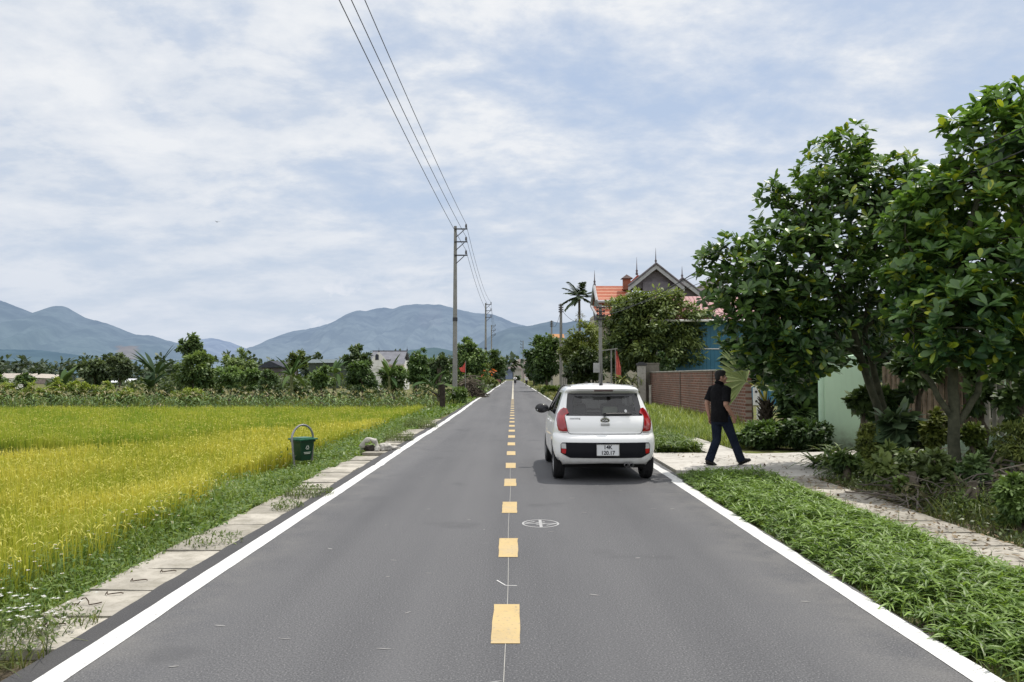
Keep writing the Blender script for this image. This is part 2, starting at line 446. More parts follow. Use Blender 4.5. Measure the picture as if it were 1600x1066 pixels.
# spots and scuffs
mb = MB()
g = np.random.default_rng(3)
for i in range(45):
    x, y = g.uniform(-2.3, 2.3), 3.2 + 14 * g.random() ** 1.4; L = g.uniform(.008, .05); wv = g.uniform(.005, .014); a = g.normal(0, .5)
    c_, s_ = math.cos(a), math.sin(a)
    pts = [(x + dx * c_ - dy * s_, y + dx * s_ + dy * c_, .003) for dx, dy in ((-L, -wv * .5), (0, -wv), (L, -wv * .3), (L * .8, wv * .7), (0, wv), (-L * .8, wv * .6))]
    mb.add(pts, [tuple(range(6))])
mb.build('scuff_mark', paint('scuff', (.25, .245, .24), .8), road, recalc=False)

# ------------------------------------------------------------------ left drain cover slabs
M_SLAB = mat('slab_concrete', (.46, .435, .385), .9, .2, var=.14, scale=2.2, bump=.35, bscale=45, dirt=((.22, .2, .16), .6))
_t = NT(M_SLAB); _b = _t.n['Principled BSDF']; _src = _b.inputs['Base Color'].links[0].from_socket
_oi = _t.add('ShaderNodeObjectInfo'); _c = _t.coord('Object')
_k = _t.mixc(_oi.outputs['Random'], (.74, .73, .71), (1.08, 1.07, 1.05)); _o = _t.mixc(1.0, _src, _k, 'MULTIPLY')
_n = _t.add('ShaderNodeTexNoise'); _n.noise_dimensions = '4D'; _n.inputs['Scale'].default_value = 3.2; _n.inputs['Detail'].default_value = 8; _n.inputs['Roughness'].default_value = .68; _t.link(_c, _n.inputs['Vector']); _t.link(_t.math('MULTIPLY', _oi.outputs['Random'], 40.0), _n.inputs['W'])
_o = _t.mixc(_t.ramp(_n.outputs['Fac'], [(.47, 0.0), (.66, .7)]), _o, (.20, .185, .145)); _t.link(_o, _b.inputs['Base Color'])
M_RUST = mat('rusty_rebar', (.07, .045, .03), .8, .3, var=.3, scale=30)
def slab_mesh(L, Wd, H, seed):
    mb = MB(); nx, ny = 8, 8; vs = []; 
    for j in range(ny + 1):
        for i in range(nx + 1):
            x = (i / nx - .5) * Wd; y = (j / ny - .5) * L
            e = (i in (0, nx)) or (j in (0, ny))
            if i in (0, nx): x += .012 * mnoise.noise((seed * 3.1, j * .9, i)) 
            if j in (0, ny): y += .012 * mnoise.noise((seed * 1.7, i * .9, j + 9))
            vs.append((x, y, (-.006 if e else 0) + .004 * mnoise.noise((x * 4, y * 4, seed))))
    W1 = nx + 1
    fs = [(j * W1 + i, j * W1 + i + 1, (j + 1) * W1 + i + 1, (j + 1) * W1 + i) for j in range(ny) for i in range(nx)]
    ring = [i for i in range(W1)] + [j * W1 + nx for j in range(1, ny + 1)] + [ny * W1 + i for i in range(nx - 1, -1, -1)] + [j * W1 for j in range(ny - 1, 0, -1)]
    b0 = len(vs); vs += [(vs[i][0], vs[i][1], -H) for i in ring]
    fs += [(ring[k], b0 + k, b0 + (k + 1) % len(ring), ring[(k + 1) % len(ring)]) for k in range(len(ring))]
    mb.add(vs, fs); return mb
SLABL = {0: 'pale drain cover slab by white line, nearest to bottom left corner, flowers growing over it',
         1: 'drain cover slab with one straight hook and one curled wire, second from bottom left',
         2: 'clean drain cover slab with two separate bent hooks, third from bottom left'}
for k in range(38):
    y = 4.97 + .655 * (k) + .0
    if k in (17, 24, 29, 33): continue
    jit = .02 if k < 8 else .06
    o = slab_mesh(.625, .535, .09, k).build('drain_cover_slab', M_SLAB, smooth=30)
    o.location = (-2.99 + random.uniform(-jit, jit), y, -.008 + (random.uniform(-.012, .012) if k > 3 else 0))
    o.rotation_euler = (random.uniform(-1, 1) * (.014 if k < 8 else .035), random.uniform(-1, 1) * .012, random.uniform(-1, 1) * (.022 if k < 8 else .07))
    tag(o, SLABL.get(k, 'weathered concrete drain cover slab in the row along left road edge, away from the near corner'), 'concrete slab', 'drain cover slabs along left road edge')
    if k < 3:
        for hx, hy in {0: ((.02, .1),), 1: ((.0, .16), (-.07, -.09)), 2: ((.12, .16), (.02, -.13))}[k]:
            mb = MB()
            if (k, hx) == (1, -.07): pts = [(-.12, 0, .008), (-.06, 0, .012), (-.03, .01, .045), (.0, .01, .05), (.03, 0, .03), (.05, -.02, .01), (.10, 0, .012), (.13, .03, .014)]
            else: pts = [(-.075, .0, .008), (-.07, .02, .024), (-.05, -.008, .012), (.0, .004, .016), (.06, .014, .02), (.075, .03, .010)]
            mb.tube([(hx + p[0] * .8, hy + p[1], p[2]) for p in pts], .0042, 6)
            mb.build('lifting_hook', M_RUST, o, smooth=True)
# ------------------------------------------------------------------ right footpath slabs and driveway
for k in range(15):
    y = 4.6 + .62 * k
    if y > 12.2: continue
    o = slab_mesh(.60, .74, .10, 60 + k).build('footpath_slab', M_SLAB, smooth=30)
    o.location = (4.42 + random.uniform(-.02, .02), y, .02 + random.uniform(-.008, .008)); o.rotation_euler = (random.uniform(-.012, .012), random.uniform(-.012, .012), random.uniform(-.02, .02))
    tag(o, 'leaf-littered concrete slab of the footpath along right grass strip', 'concrete slab', 'footpath slabs on the right')
mb = MB()
poly = [(2.76, 13.1), (3.4, 12.75), (4.3, 12.35), (5.3, 12.3), (6.6, 13.3), (9.2, 15.2), (9.2, 17.6), (7.0, 16.4), (5.0, 15.9), (4.8, 15.95), (4.75, 20.0), (4.1, 20.0), (4.05, 16.05), (2.76, 16.15)]
mb.prism(poly, lambda a, b_: (a, b_, .03), lambda a, b_: (a, b_, -.12))
drv = mb.build('driveway', mat('driveway_concrete', (.54, .515, .47), .9, .2, var=.12, scale=1.1, bump=.3, bscale=30, dirt=((.24, .21, .17), .55)))
tag(drv, kind='structure')

# ------------------------------------------------------------------ grasses
def blades(P, h, wd, lean, col, g, bend=.25, grav=.15, ts=BLADE_T, ws=BLADE_W, tipcol=None, basedark=.6, mid=False, fold=0):
    n = len(P); a = g.uniform(0, 2 * math.pi, n)
    H = np.stack([np.cos(a), np.sin(a), np.zeros(n)], 1)
    D = unit(np.array([0, 0, 1.0]) + H * (np.abs(g.normal(0, lean, n)))[:, None])
    return strips(P, D, -H, h, wd, col, ts, ws, bend=bend * g.random(n), grav=grav * g.random(n), tipcol=tipcol, basedark=basedark, mid=mid, fold=fold)
def mixcol(a, b_, k): return np.asarray(a)[None] * (1 - k[:, None]) + np.asarray(b_)[None] * k[:, None]
def vnoise(x, y, s, seed=0.0):
    return np.array([mnoise.noise((float(a) * s, float(b_) * s, seed)) for a, b_ in zip(x, y)])

# ---- rice
def rice_edge(y): return np.interp(y, [0, 7, 9, 13.5, 18.5, 22, 30, 37], [-3.75, -3.8, -3.9, -4.9, -5.0, -4.5, -4.4, -4.5])
def bund(x): return np.interp(x, [-40, -11, -9.3, -8.1, -6.5, -3.8], [15.0, 15.9, 18.4, 23.0, 26.2, 28.0])     # gap between the near and the far plot
def rice_patch(n, y0, y1, g, hw, wd):
    y = y0 + (y1 - y0) * g.random(n); xl = -y * .72 - 3.0; xr = rice_edge(y) + vnoise(y, y * 0, .8, 2) * .25
    x = xl + (xr - xl) * g.random(n)
    return x, y
def make_rice(name, far):
    g = np.random.default_rng(21 + far); parts = []
    for (y0, y1, n, wd) in ((2.5, 8, 9000, .011), (8, 14, 22000, .014), (14, 22, 30000, .020), (22, 40, 46000, .036)):
        x, y = rice_patch(n, y0, y1, g, 0, wd)
        bu = bund(x); gap = np.interp(x, [-14, -10, -8, -6, -3], [4.2, 3.2, 1.3, .4, .25])
        keep = (y > bu + gap) if far else (y < bu - gap * .2)
        keep &= y < 39.6
        x, y = x[keep], y[keep]
        if not len(x): continue
        n = len(x)
        nz = vnoise(x, y, .55, 5.0); nz2 = vnoise(x, y, 2.3, 8.0)
        h = (.70 if not far else .72) + .05 * nz + .06 * nz2 + g.normal(0, .05, n)
        P = np.stack([x, y, ground_z(x, y) * .5 - .28], 1)
        k = np.clip(.5 + 1.1 * nz + .5 * nz2 + g.normal(0, .25, n), 0, 1)
        if far:
            near_b = np.clip((y - 26) / 10, 0, 1)
            c = mixcol((.19, .32, .035), (.42, .46, .065), k); tip = mixcol((.27, .40, .045), (.54, .57, .09), k)
        else:
            c = mixcol((.27, .35, .035), (.60, .54, .065), k); tip = mixcol((.42, .47, .06), (.80, .73, .16), k)
        dk = np.clip(1 - .25 * (g.random(n) < .25), 0, 1)[:, None]
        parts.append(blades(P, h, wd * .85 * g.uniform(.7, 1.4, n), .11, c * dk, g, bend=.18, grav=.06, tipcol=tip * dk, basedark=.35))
        # drooping ripe ears
        m_ = g.random(n) < .24; q = m_.sum()
        Pe = P[m_].copy(); a = g.uniform(0, 6.28, q); H = np.stack([np.cos(a), np.sin(a), 0 * a], 1)
        he = h[m_] * g.uniform(.8, .98, q); Pe[:, 2] += he - .06; Pe += H * .03
        D = unit(np.array([0, 0, .75]) + H * .9)
        ce = mixcol((.48, .48, .09), (.70, .65, .18), g.random(q)) * (1.0 if not far else .8)
        parts.append(strips(Pe, D, np.array([0, 0, 1.0])[None].repeat(q, 0) - .3 * H, .13, wd * 1.0, ce, [0, .4, .8, 1], [.5, 1, .9, .3], bend=.2, grav=.55, basedark=.9))
    V, Q, C = join(parts)
    o = np_mesh(name, V, Q, M_RICE, None, C)
    tag(o, kind='stuff')
    return o
tag(make_rice('ripening_rice', 0), 'golden ripening rice of the near plot beside the road', 'rice')
tag(make_rice('ripening_rice', 1), 'greener rice of the far plot in front of the corn row', 'rice')

# ---- dark weedy bund between the two plots
g = np.random.default_rng(29); n = 5200; x = -13.5 + 9 * g.random(n); gap = np.interp(x, [-14, -10, -8, -6, -3], [4.2, 3.2, 1.3, .4, .25]); y = bund(x) + gap * g.random(n)
V, Q, C = blades(np.stack([x, y, 0 * x - .5], 1), .38 * g.uniform(.5, 1.25, n), .03, .4, mixcol((.02, .045, .012), (.08, .13, .03), g.random(n)), g, bend=.6, grav=.3)
tag(np_mesh('bund_weeds', V, Q, M_GRASS, None, C), 'dark weeds on the low bund between the two rice plots', 'weeds', kind='stuff')
# ---- left verge: weeds, grass and small white daisies
def make_verge():
    g = np.random.default_rng(31); parts = []
    for (y0, y1, n, wd, hh) in ((2.2, 8, 11000, .009, .27), (8, 16, 11000, .012, .32), (16, 30, 11000, .018, .34), (30, 62, 8000, .034, .30), (62, 130, 5000, .06, .35)):
        y = y0 + (y1 - y0) * g.random(n)
        xr = np.where(y < 23, -3.20 + .10 * vnoise(y, y * 0, .7, 44), np.where(y < 34, -2.95, -2.78)) + .10 * vnoise(y, y * 0, 1.7, 4)
        xl = rice_edge(y) - .5; xl = np.where(y > 36, -6.5, xl)
        u_ = g.random(n) ** 1.0; x = xr + (xl - xr) * u_
        kp = (np.hypot(x + 4.55, y - 16.6) > .55); x, y, u_ = x[kp], y[kp], u_[kp]; n = len(x)
        z = ground_z(x, y)
        nz = vnoise(x, y, .8, 15.0); tall = np.clip(u_ * 1.6, .35, 1.3)
        nb = np.hypot(x + 4.3, y - 15.6) < 1.3
        h = hh * tall * (1 + .5 * nz) * g.uniform(.6, 1.3, n) * np.where(nb, .6, 1.0)
        k = np.clip(.45 + .6 * nz + g.normal(0, .25, n), 0, 1)
        c = mixcol((.085, .17, .03), (.30, .37, .08), k)
        P = np.stack([x, y, z - .01], 1)
        parts.append(blades(P, h, wd * g.uniform(.7, 1.5, n), .45, c, g, bend=.6, grav=.3, tipcol=c * 1.25, basedark=.5))
        # broad weed leaves
        m_ = g.random(n) < .55; q = m_.sum(); Pw = P[m_].copy(); Pw[:, 2] += h[m_] * g.uniform(.3, .95, q)
        D = rand_dirs(q, g); D[:, 2] = np.abs(D[:, 2]) * .6 + .1
        N = rand_dirs(q, g) * .5 + np.array([0, 0, 1.0])
        parts.append(strips(Pw, D, N, wd * 5.5 * g.uniform(.6, 1.3, q), wd * 2.4, mixcol((.075, .15, .028), (.22, .31, .065), g.random(q)), LANCE_T, LANCE_W, bend=.3, basedark=.85))
    V, Q, C = join(parts); o = np_mesh('verge_grass', V, Q, M_GRASS, None, C); tag(o, 'mixed green grass and weeds on the left road verge', 'grass', kind='stuff')
    # daisies
    n = 300; y = 3.0 + 15 * g.random(n) ** 1.3; x = rice_edge(y) + .75 - 1.05 * g.random(n) ** .8
    cl = vnoise(x, y, .9, 33.0) + .35 * (y < 6.5); kp = cl > .0; x, y = x[kp], y[kp]; n = len(x)
    z = ground_z(x, y) + g.uniform(.24, .46, n); parts = []
    for j in range(6):
        a = j * math.pi / 3 + g.uniform(0, 1, n)
        D = np.stack([np.cos(a), np.sin(a), .25 + 0 * a], 1); N = np.array([[0, 0, 1.0]]).repeat(n, 0) + g.normal(0, .25, (n, 3))
        parts.append(strips(np.stack([x, y, z], 1), D, N, .014, .011, np.full((n, 3), .66), [0, .6, 1], [.5, 1, .5], basedark=1))
    D = np.array([[0, 0, 1.0]]).repeat(n, 0); N = np.array([[1.0, 0, 0]]).repeat(n, 0)
    parts.append(strips(np.stack([x, y, z - .002], 1), D, N, .010, .011, np.array([[.55, .38, .03]]).repeat(n, 0), [0, .5, 1], [1, 1, .6], basedark=1))
    zb = ground_z(x, y)
    parts.append(strips(np.stack([x, y, zb], 1), D, N, z - zb, .005, np.array([[.09, .13, .03]]).repeat(n, 0), [0, 1], [1, 1], basedark=1))
    V, Q, C = join(parts); o = np_mesh('white_daisies', V, Q, M_GRASS, None, C); tag(o, 'small white wild daisies scattered along the rice edge', 'flowers', kind='stuff')
make_verge()
# ---- weed tufts spilling over the slabs
def weed_tuft(x, y, rad, h, n, seed, label, white=0, name='weed_tuft'):
    g = np.random.default_rng(seed); r = rad * np.sqrt(g.random(n)); a = g.uniform(0, 6.28, n)
    P = np.stack([r * np.cos(a), r * np.sin(a), 0 * r - .04], 1)
    c = mixcol((.06, .10, .02), (.24, .27, .09), g.random(n))
    hh = h * g.uniform(.5, 1.2, n)
    parts = [blades(P, hh, .008, .7, c, g, bend=.8, grav=.4, basedark=.55)]
    q = n * 2; r = rad * np.sqrt(g.random(q)); a = g.uniform(0, 6.28, q); Pw = np.stack([r * np.cos(a), r * np.sin(a), h * g.uniform(.1, .85, q) * (1.15 - r / rad * .6)], 1)
    D = rand_dirs(q, g); N = rand_dirs(q, g) * .6 + np.array([0, 0, 1.0])
    parts.append(strips(Pw, D, N, .035 * g.uniform(.6, 1.5, q), .014, mixcol((.055, .10, .02), (.20, .26, .07), g.random(q)), LANCE_T, LANCE_W, bend=.3, basedark=.9))
    if white:
        r = rad * np.sqrt(g.random(white)); a = g.uniform(0, 6.28, white); Pw = np.stack([r * np.cos(a), r * np.sin(a), h * g.uniform(.6, 1.15, white)], 1)
        for j in range(4):
            aa = j * 1.57 + g.uniform(0, 1, white); D = np.stack([np.cos(aa), np.sin(aa), .3 + 0 * aa], 1)
            parts.append(strips(Pw, D, np.array([[0, 0, 1.0]]).repeat(white, 0), .016, .013, np.full((white, 3), .72), [0, .6, 1], [.5, 1, .5], basedark=1))
    V, Q, C = join(parts); o = np_mesh(name, V, Q, M_GRASS, None, C); o.location = (x, y, 0); tag(o, label, 'weeds', kind='stuff'); return o
weed_tuft(-3.2, 4.55, .48, .26, 420, 1, 'white-flowered weed clump sprawling over the slabs in bottom left corner', 90, 'flowering_weed')
weed_tuft(-3.0, 5.1, .26, .15, 90, 12, 'dry thin weed growing beside the flowered clump near bottom left', 12)
weed_tuft(-2.95, 7.6, .3, .13, 110, 2, 'thin sprawling weed on the drain slabs, left of the second yellow dash')
weed_tuft(-2.82, 10.6, .34, .2, 240, 3, 'leafy weed tuft growing over the slab edge below the green bin')
weed_tuft(-2.8, 9.6, .2, .12, 100, 4, 'small weed tuft between the slabs just before the larger tuft')
weed_tuft(-2.9, 19.5, .4, .4, 300, 5, 'dark weed clump at left road edge beyond the discarded rags')
weed_tuft(-2.95, 24.5, .55, .5, 380, 6, 'tall weed clump at left road edge before the road line bends')

# ---- right grass strip: dense lance-leaved plants
def lance_plants(x, y, z, h, nl, L, Wd, g, cA, cB, lean=.35):
    n = len(x); parts = []
    stemA = g.uniform(0, 6.28, n); H = np.stack([np.cos(stemA), np.sin(stemA), 0 * x], 1)
    top = np.stack([x, y, z], 1) + (np.array([0, 0, 1.0]) + H * np.abs(g.normal(0, lean, n))[:, None]) * h[:, None]
    for j in range(nl):
        f = g.uniform(.25, 1.0, n); P = np.stack([x, y, z], 1) * (1 - f[:, None]) + top * f[:, None]
        a = g.uniform(0, 6.28, n); el = g.uniform(.05, 1.0, n)
        D = np.stack([np.cos(a), np.sin(a), el], 1); N = np.stack([-np.cos(a) * el, -np.sin(a) * el, 1 + 0 * a], 1) + g.normal(0, .25, (n, 3))
        k = np.clip(f * .7 + g.normal(0, .25, n), 0, 1)
        parts.append(strips(P, D, N, L * g.uniform(.6, 1.25, n), Wd * g.uniform(.7, 1.3, n), mixcol(cA, cB, k), LANCE_T, LANCE_W, bend=.55 * g.random(n), grav=.15, mid=True, fold=.18, basedark=.8))
    return parts
def make_strip():
    g = np.random.default_rng(41); parts = []
    n = 2700; y = 3.0 + 10.0 * g.random(n) ** 1.05; x = 2.66 + 1.42 * g.random(n)
    lim = np.where(y > 12.0, 3.9, 4.12); 
    kp = (x < lim) & ~((y > 12.55)); x, y = x[kp], y[kp]; n = len(x)
    edge = np.clip((x - 2.6) / .35, .45, 1) * np.clip((4.2 - x) / .3, .5, 1)
    h = (.165 + .07 * vnoise(x, y, .9, 51.0) + .03 * vnoise(x, y, 3, 3)) * edge * g.uniform(.7, 1.25, n)
    parts += lance_plants(x, y, 0 * x - .03, h, 13, .118, .019, g, (.06, .13, .024), (.28, .42, .09))
    # fine grass in front
    n = 3500; y = 3.0 + 9.6 * g.random(n); x = 2.62 + 1.5 * g.random(n); P = np.stack([x, y, 0 * x - .03], 1)
    parts.append(blades(P, g.uniform(.08, .26, n), .009, .5, mixcol((.06, .11, .02), (.18, .25, .06), g.random(n)), g, bend=.6, grav=.3))
    V, Q, C = join(parts); o = np_mesh('lance_leaf_grass', V, Q, M_GRASS, None, C); tag(o, 'dense lance-leaved green ground cover between right white line and footpath', 'grass', kind='stuff')
    parts = []
    # grass beyond the driveway, up to the brick wall
    for (y0, y1, n, wd) in ((16.2, 24, 9000, .018), (24, 44, 9000, .032)):
        y = y0 + (y1 - y0) * g.random(n); x = 2.70 + 4.85 * g.random(n)
        kp = ~((x > 4.05) & (x < 4.8) & (y < 19.6)) & ~((x > 5.3) & (y < 17.5)) & ((y > 17.2) | (x < 4.0)); x, y = x[kp], y[kp]; n = len(x)
        nz = vnoise(x, y, .5, 61.0); k = np.clip(.5 + .6 * nz + g.normal(0, .25, n) + np.clip((x - 4.5) * .12, -.2, .3), 0, 1)
        h = np.where(x < 4.0, .30, .34) * (1 + .5 * nz) * g.uniform(.6, 1.3, n)
        c = mixcol((.08, .15, .028), (.30, .36, .085), k)
        parts.append(blades(np.stack([x, y, 0 * x - .03], 1), h, wd, .45, c, g, bend=.6, grav=.25, tipcol=c * 1.2))
    n = 700; y = 16.1 + 3.2 * g.random(n); x = 2.75 + 1.2 * g.random(n)
    parts += lance_plants(x, y, 0 * x, .22 * g.uniform(.6, 1.3, n), 9, .15, .026, g, (.055, .11, .02), (.19, .28, .06))
    V, Q, C = join(parts); o = np_mesh('roadside_grass', V, Q, M_GRASS, None, C); tag(o, 'yellow-green grass between the car and the brick wall', 'grass', kind='stuff')
    parts = []
    for (y0, y1, n, wd) in ((44, 80, 7000, .05), (80, 180, 5000, .10)):
        y = y0 + (y1 - y0) * g.random(n); x = 2.62 + 1.7 * g.random(n) ** 1.2
        nz = vnoise(x, y, .3, 71.0)
        c = mixcol((.06, .10, .02), (.24, .24, .07), np.clip(.5 + nz + g.normal(0, .2, n), 0, 1))
        parts.append(blades(np.stack([x, y, 0 * x - .03], 1), .38 * (1 + .6 * nz) * g.uniform(.5, 1.3, n), wd, .5, c, g, bend=.6, grav=.25))
    V, Q, C = join(parts); o = np_mesh('far_roadside_grass', V, Q, M_GRASS, None, C); tag(o, 'rough grass along the right road edge far beyond the car', 'grass', kind='stuff')
make_strip()
# field grass behind the corn
def field_grass():
    g = np.random.default_rng(77); n = 9000; y = 45 + 22 * g.random(n); x = -3.2 - (y * .72) * g.random(n)
    nz = vnoise(x, y, .25, 9); c = mixcol((.08, .13, .025), (.26, .30, .06), np.clip(.5 + nz + g.normal(0, .2, n), 0, 1))
    V, Q, C = blades(np.stack([x, y, ground_z(x, y)], 1), .55 * (1 + .6 * nz) * g.uniform(.6, 1.3, n), .07, .4, c, g)
    o = np_mesh('field_grass', V, Q, M_GRASS, None, C); tag(o, 'bright meadow grass behind the corn row', 'grass', kind='stuff')
field_grass()
# ------------------------------------------------------------------ trees and plants
def crown_leaves(blobs, nl, L, Wd, seed, cD, cL, clump=.24, per=70, droop=.25, ts=LEAF_T, ws=LEAF_W, mid=False, up=.6, hl=.5):
    g = np.random.default_rng(seed)
    B = np.array([(*c, *r) for c, r in blobs], float)     # cx cy cz rx ry rz
    wts = (B[:, 3] * B[:, 5]); wts = wts / wts.sum()
    M = max(8, nl // per); bi = g.choice(len(B), M, p=wts); d = rand_dirs(M, g); d[:, 2] += .18; d = unit(d)
    rr = .35 + .68 * g.random(M) ** .6
    CC = B[bi, :3] + d * B[bi, 3:] * rr[:, None]
    zmin, zmax = (B[:, 2] - B[:, 5]).min(), (B[:, 2] + B[:, 5]).max()
    ci = g.integers(0, M, nl); s = clump * B[bi[ci], 3:].mean(1)
    off = g.normal(size=(nl, 3)); off = unit(off) * (g.random(nl) ** .5)[:, None]; off[:, 2] *= .75
    P = CC[ci] + off * (s * 1.5)[:, None]
    out = unit(off + .9 * d[ci])
    D = unit(out + g.normal(0, .55, (nl, 3)) + np.array([0, 0, -droop]))
    N = g.normal(0, .42, (nl, 3)) + np.array([0, 0, up + .25]) + .45 * out
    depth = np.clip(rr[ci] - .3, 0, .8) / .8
    kk = g.random(M)[ci] * .22 + .40 * np.clip(off[:, 2] * .9 + .45, 0, 1) + hl * .5 * np.clip((P[:, 2] - zmin) / (zmax - zmin), 0, 1) * depth + g.normal(0, .10, nl) - .12 * (1 - depth)  # clump shading put into leaf colour: lit tops, dark undersides and inside
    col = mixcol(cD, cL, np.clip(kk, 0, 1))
    return strips(P, D, N, L * g.uniform(.65, 1.3, nl), Wd * g.uniform(.7, 1.25, nl), col, ts, ws, bend=.25, mid=mid, basedark=.85), CC
def lump_blobs(cx, cy, cz, rx, ry, rz, n, seed, k=.52):
    g = np.random.default_rng(seed); out = [((cx, cy, cz), (rx * .78, ry * .78, rz * .80))]
    for i in range(n):
        d = rand_dirs(1, g)[0]; q = g.uniform(.45, .68)
        out.append(((cx + d[0] * rx * q, cy + d[1] * ry * q, cz + d[2] * rz * q), tuple(np.array((rx, ry, rz)) * k * g.uniform(.6, 1.0))))
    return out
def limb_path(a, b, sag, g, n=5):
    a = Vector(a); b = Vector(b); pts = []
    for i in range(n + 1):
        t = i / n; p = a.lerp(b, t); p.z += sag * math.sin(math.pi * t)
        if 0 < i < n: p += Vector(g.normal(0, .03, 3)) * (b - a).length
        pts.append(p)
    return pts
def tree(name, label, base, blobs, nl, L, Wd, seed, cD, cL, trunk_r=.12, trunk_top=None, group=None, cat='tree', mleaf=None, bark=None, limbs=6, **kw):
    th = thing(name, label, cat, base, 0, group); g = np.random.default_rng(seed + 500)
    (V, Q, C), CC = crown_leaves(blobs, nl, L, Wd, seed, cD, cL, **kw)
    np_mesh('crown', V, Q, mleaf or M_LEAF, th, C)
    mb = MB(); c0 = Vector(blobs[0][0]); zt = trunk_top or max(.4, c0.z - blobs[0][1][2] * .4)
    tip = Vector((c0.x * .6, c0.y * .6, zt))
    tp = limb_path((0, 0, -.1), tip, 0, g); mb.tube(tp, [trunk_r * (1.25 - .5 * i / (len(tp) - 1)) for i in range(len(tp))], 8)
    for i in range(limbs):
        b_ = Vector(CC[g.integers(0, len(CC))]); lp = limb_path(tip - Vector((0, 0, .05)), b_, .1 * (b_ - tip).length, g)
        mb.tube(lp, [trunk_r * (.6 - .48 * j / (len(lp) - 1)) for j in range(len(lp))], 6)
    mb.build('trunk', bark or M_BARK, th, smooth=True)
    return th
def px_tree(name, label, p0, p1, pt, pb, Y, nl, seed, cD, cL, leafpx=5.0, base_z=None, lumps=9, cat='tree', ry=None, group=None, asp=.5, extra=(), **kw):
    if base_z is None: cD = tuple(x * 1.2 for x in cD); cL = tuple(x * 1.25 for x in cL)
    a = at(p0, pt, Y); b_ = at(p1, pb, Y); cx = (a.x + b_.x) / 2; rx = (b_.x - a.x) / 2
    gz = float(ground_z(cx, 0)) if base_z is None else base_z
    z1, z0 = a.z, max(b_.z, gz + .05); rz = (z1 - z0) / 2
    bl = lump_blobs(0, 0, (z0 + z1) / 2 - gz, rx * .92, ry or rx * .9, rz * .95, lumps, seed)
    for (ex, ey, er) in extra:
        e_ = at(ex, ey, Y); r_ = er * Y / 1200; bl.append(((e_.x - cx, -.2, e_.z - gz), (r_, r_, r_)))
    L = leafpx * Y / 1200 * 1.15; nl = int(nl * 1.9)
    return tree(name, label, (cx, Y, gz), bl, nl, L, L * asp, seed, cD, cL, trunk_r=max(.06, rx * .07), group=group, cat=cat, **kw)

DKG = (.050, .098, .034); MDG = (.22, .32, .09); YLG = (.19, .23, .05); OLV = (.13, .14, .045)
# ---- big-leaved fruit trees on the right
def rosette_leaves(P, A, g, nl, L, Wd, kfac, yel=.05):
    """whorls of obovate leaves at twig tips: P tips, A axes"""
    parts = []; n = len(P)
    ref = unit(np.cross(A, g.normal(size=(n, 3)))); ref2 = np.cross(A, ref)
    fresh = g.random(n) < .16
    for j in range(nl):
        a = 2 * math.pi * j / nl * 1.0 + g.normal(0, .35, n); f = j / nl
        rad = ref * np.cos(a)[:, None] + ref2 * np.sin(a)[:, None]
        el = np.clip(g.normal(.75, .4, n), -.3, 1.8)
        D = unit(rad + A * el[:, None] + np.array([0, 0, -.15])); N = unit(A - rad * .5 + g.normal(0, .2, (n, 3)))
        k = np.clip(kfac + g.normal(0, .18, n) + .25 * fresh, 0, 1)
        c = mixcol((.028, .068, .028), (.14, .245, .05), k)
        y_ = (g.random(n) < yel * (1 + 3 * fresh)); c[y_] = mixcol((.16, .23, .02), (.34, .38, .04), g.random(y_.sum())) if y_.any() else c[y_]
        parts.append(strips(P - A * (.05 * f), D, N, L * g.uniform(.65, 1.25, n), Wd * g.uniform(.75, 1.2, n), c, [0, .14, .42, .72, .92, 1], [.08, .22, .78, 1.0, .62, .12], bend=.30 * g.random(n) - .05, mid=True, fold=.10, basedark=.9))
    return parts
def fruit_tree(label, base, blobs, tips, L, Wd, seed, stems, inner=.25, yel=.05, gain=1.0):
    th = thing('fruit_tree', label, 'tree', base); g = np.random.default_rng(seed)
    B = np.array([(*c, *r) for c, r in blobs], float); wts = B[:, 3] * B[:, 5] + B[:, 3] * B[:, 4]; wts /= wts.sum()
    bi = g.choice(len(B), tips, p=wts); d = rand_dirs(tips, g); rr = np.where(g.random(tips) < inner, g.uniform(.35, .85, tips), g.uniform(.86, 1.04, tips))
    P = B[bi, :3] + d * B[bi, 3:] * rr[:, None]
    A = unit(d * .7 + np.array([0, 0, 1.0]) + g.normal(0, .25, (tips, 3)))
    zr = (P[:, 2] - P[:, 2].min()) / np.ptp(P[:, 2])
    kf =   .14 + .66 * zr * (rr > .8) + .25 * np.clip(d[:, 2], 0, 1)  # outer and upper leaves coloured as lit, inner and lower as shaded
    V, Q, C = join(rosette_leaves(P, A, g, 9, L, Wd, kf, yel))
    np_mesh('crown', V, Q, M_GLOSS, th, C * gain)
    mb = MB()
    for pts, r0, r1 in stems:
        pts = [Vector(p) for p in pts]; fine = []
        for i in range(len(pts) - 1):
            for q in range(4): fine.append(pts[i].lerp(pts[i + 1], q / 4) + Vector(g.normal(0, .008, 3)))
        fine.append(pts[-1]); n = len(fine)
        mb.tube(fine, [r0 + (r1 - r0) * (i / (n - 1)) for i in range(n)], 10)
    ends = [Vector(s[0][-1]) for s in stems] + [Vector(s[0][-2]) for s in stems]
    for i in g.choice(tips, min(tips, 170), replace=False):
        b_ = Vector(P[i]); a_ = min(ends, key=lambda e: (e - b_).length); 
        if a_.z > b_.z + .6: continue
        lp = limb_path(a_, b_, .08 * (b_ - a_).length, g, 4); mb.tube(lp, [.022 - .016 * j / 4 for j in range(5)], 5)
    mb.build('trunk', M_BARKG, th, smooth=True)
    return th
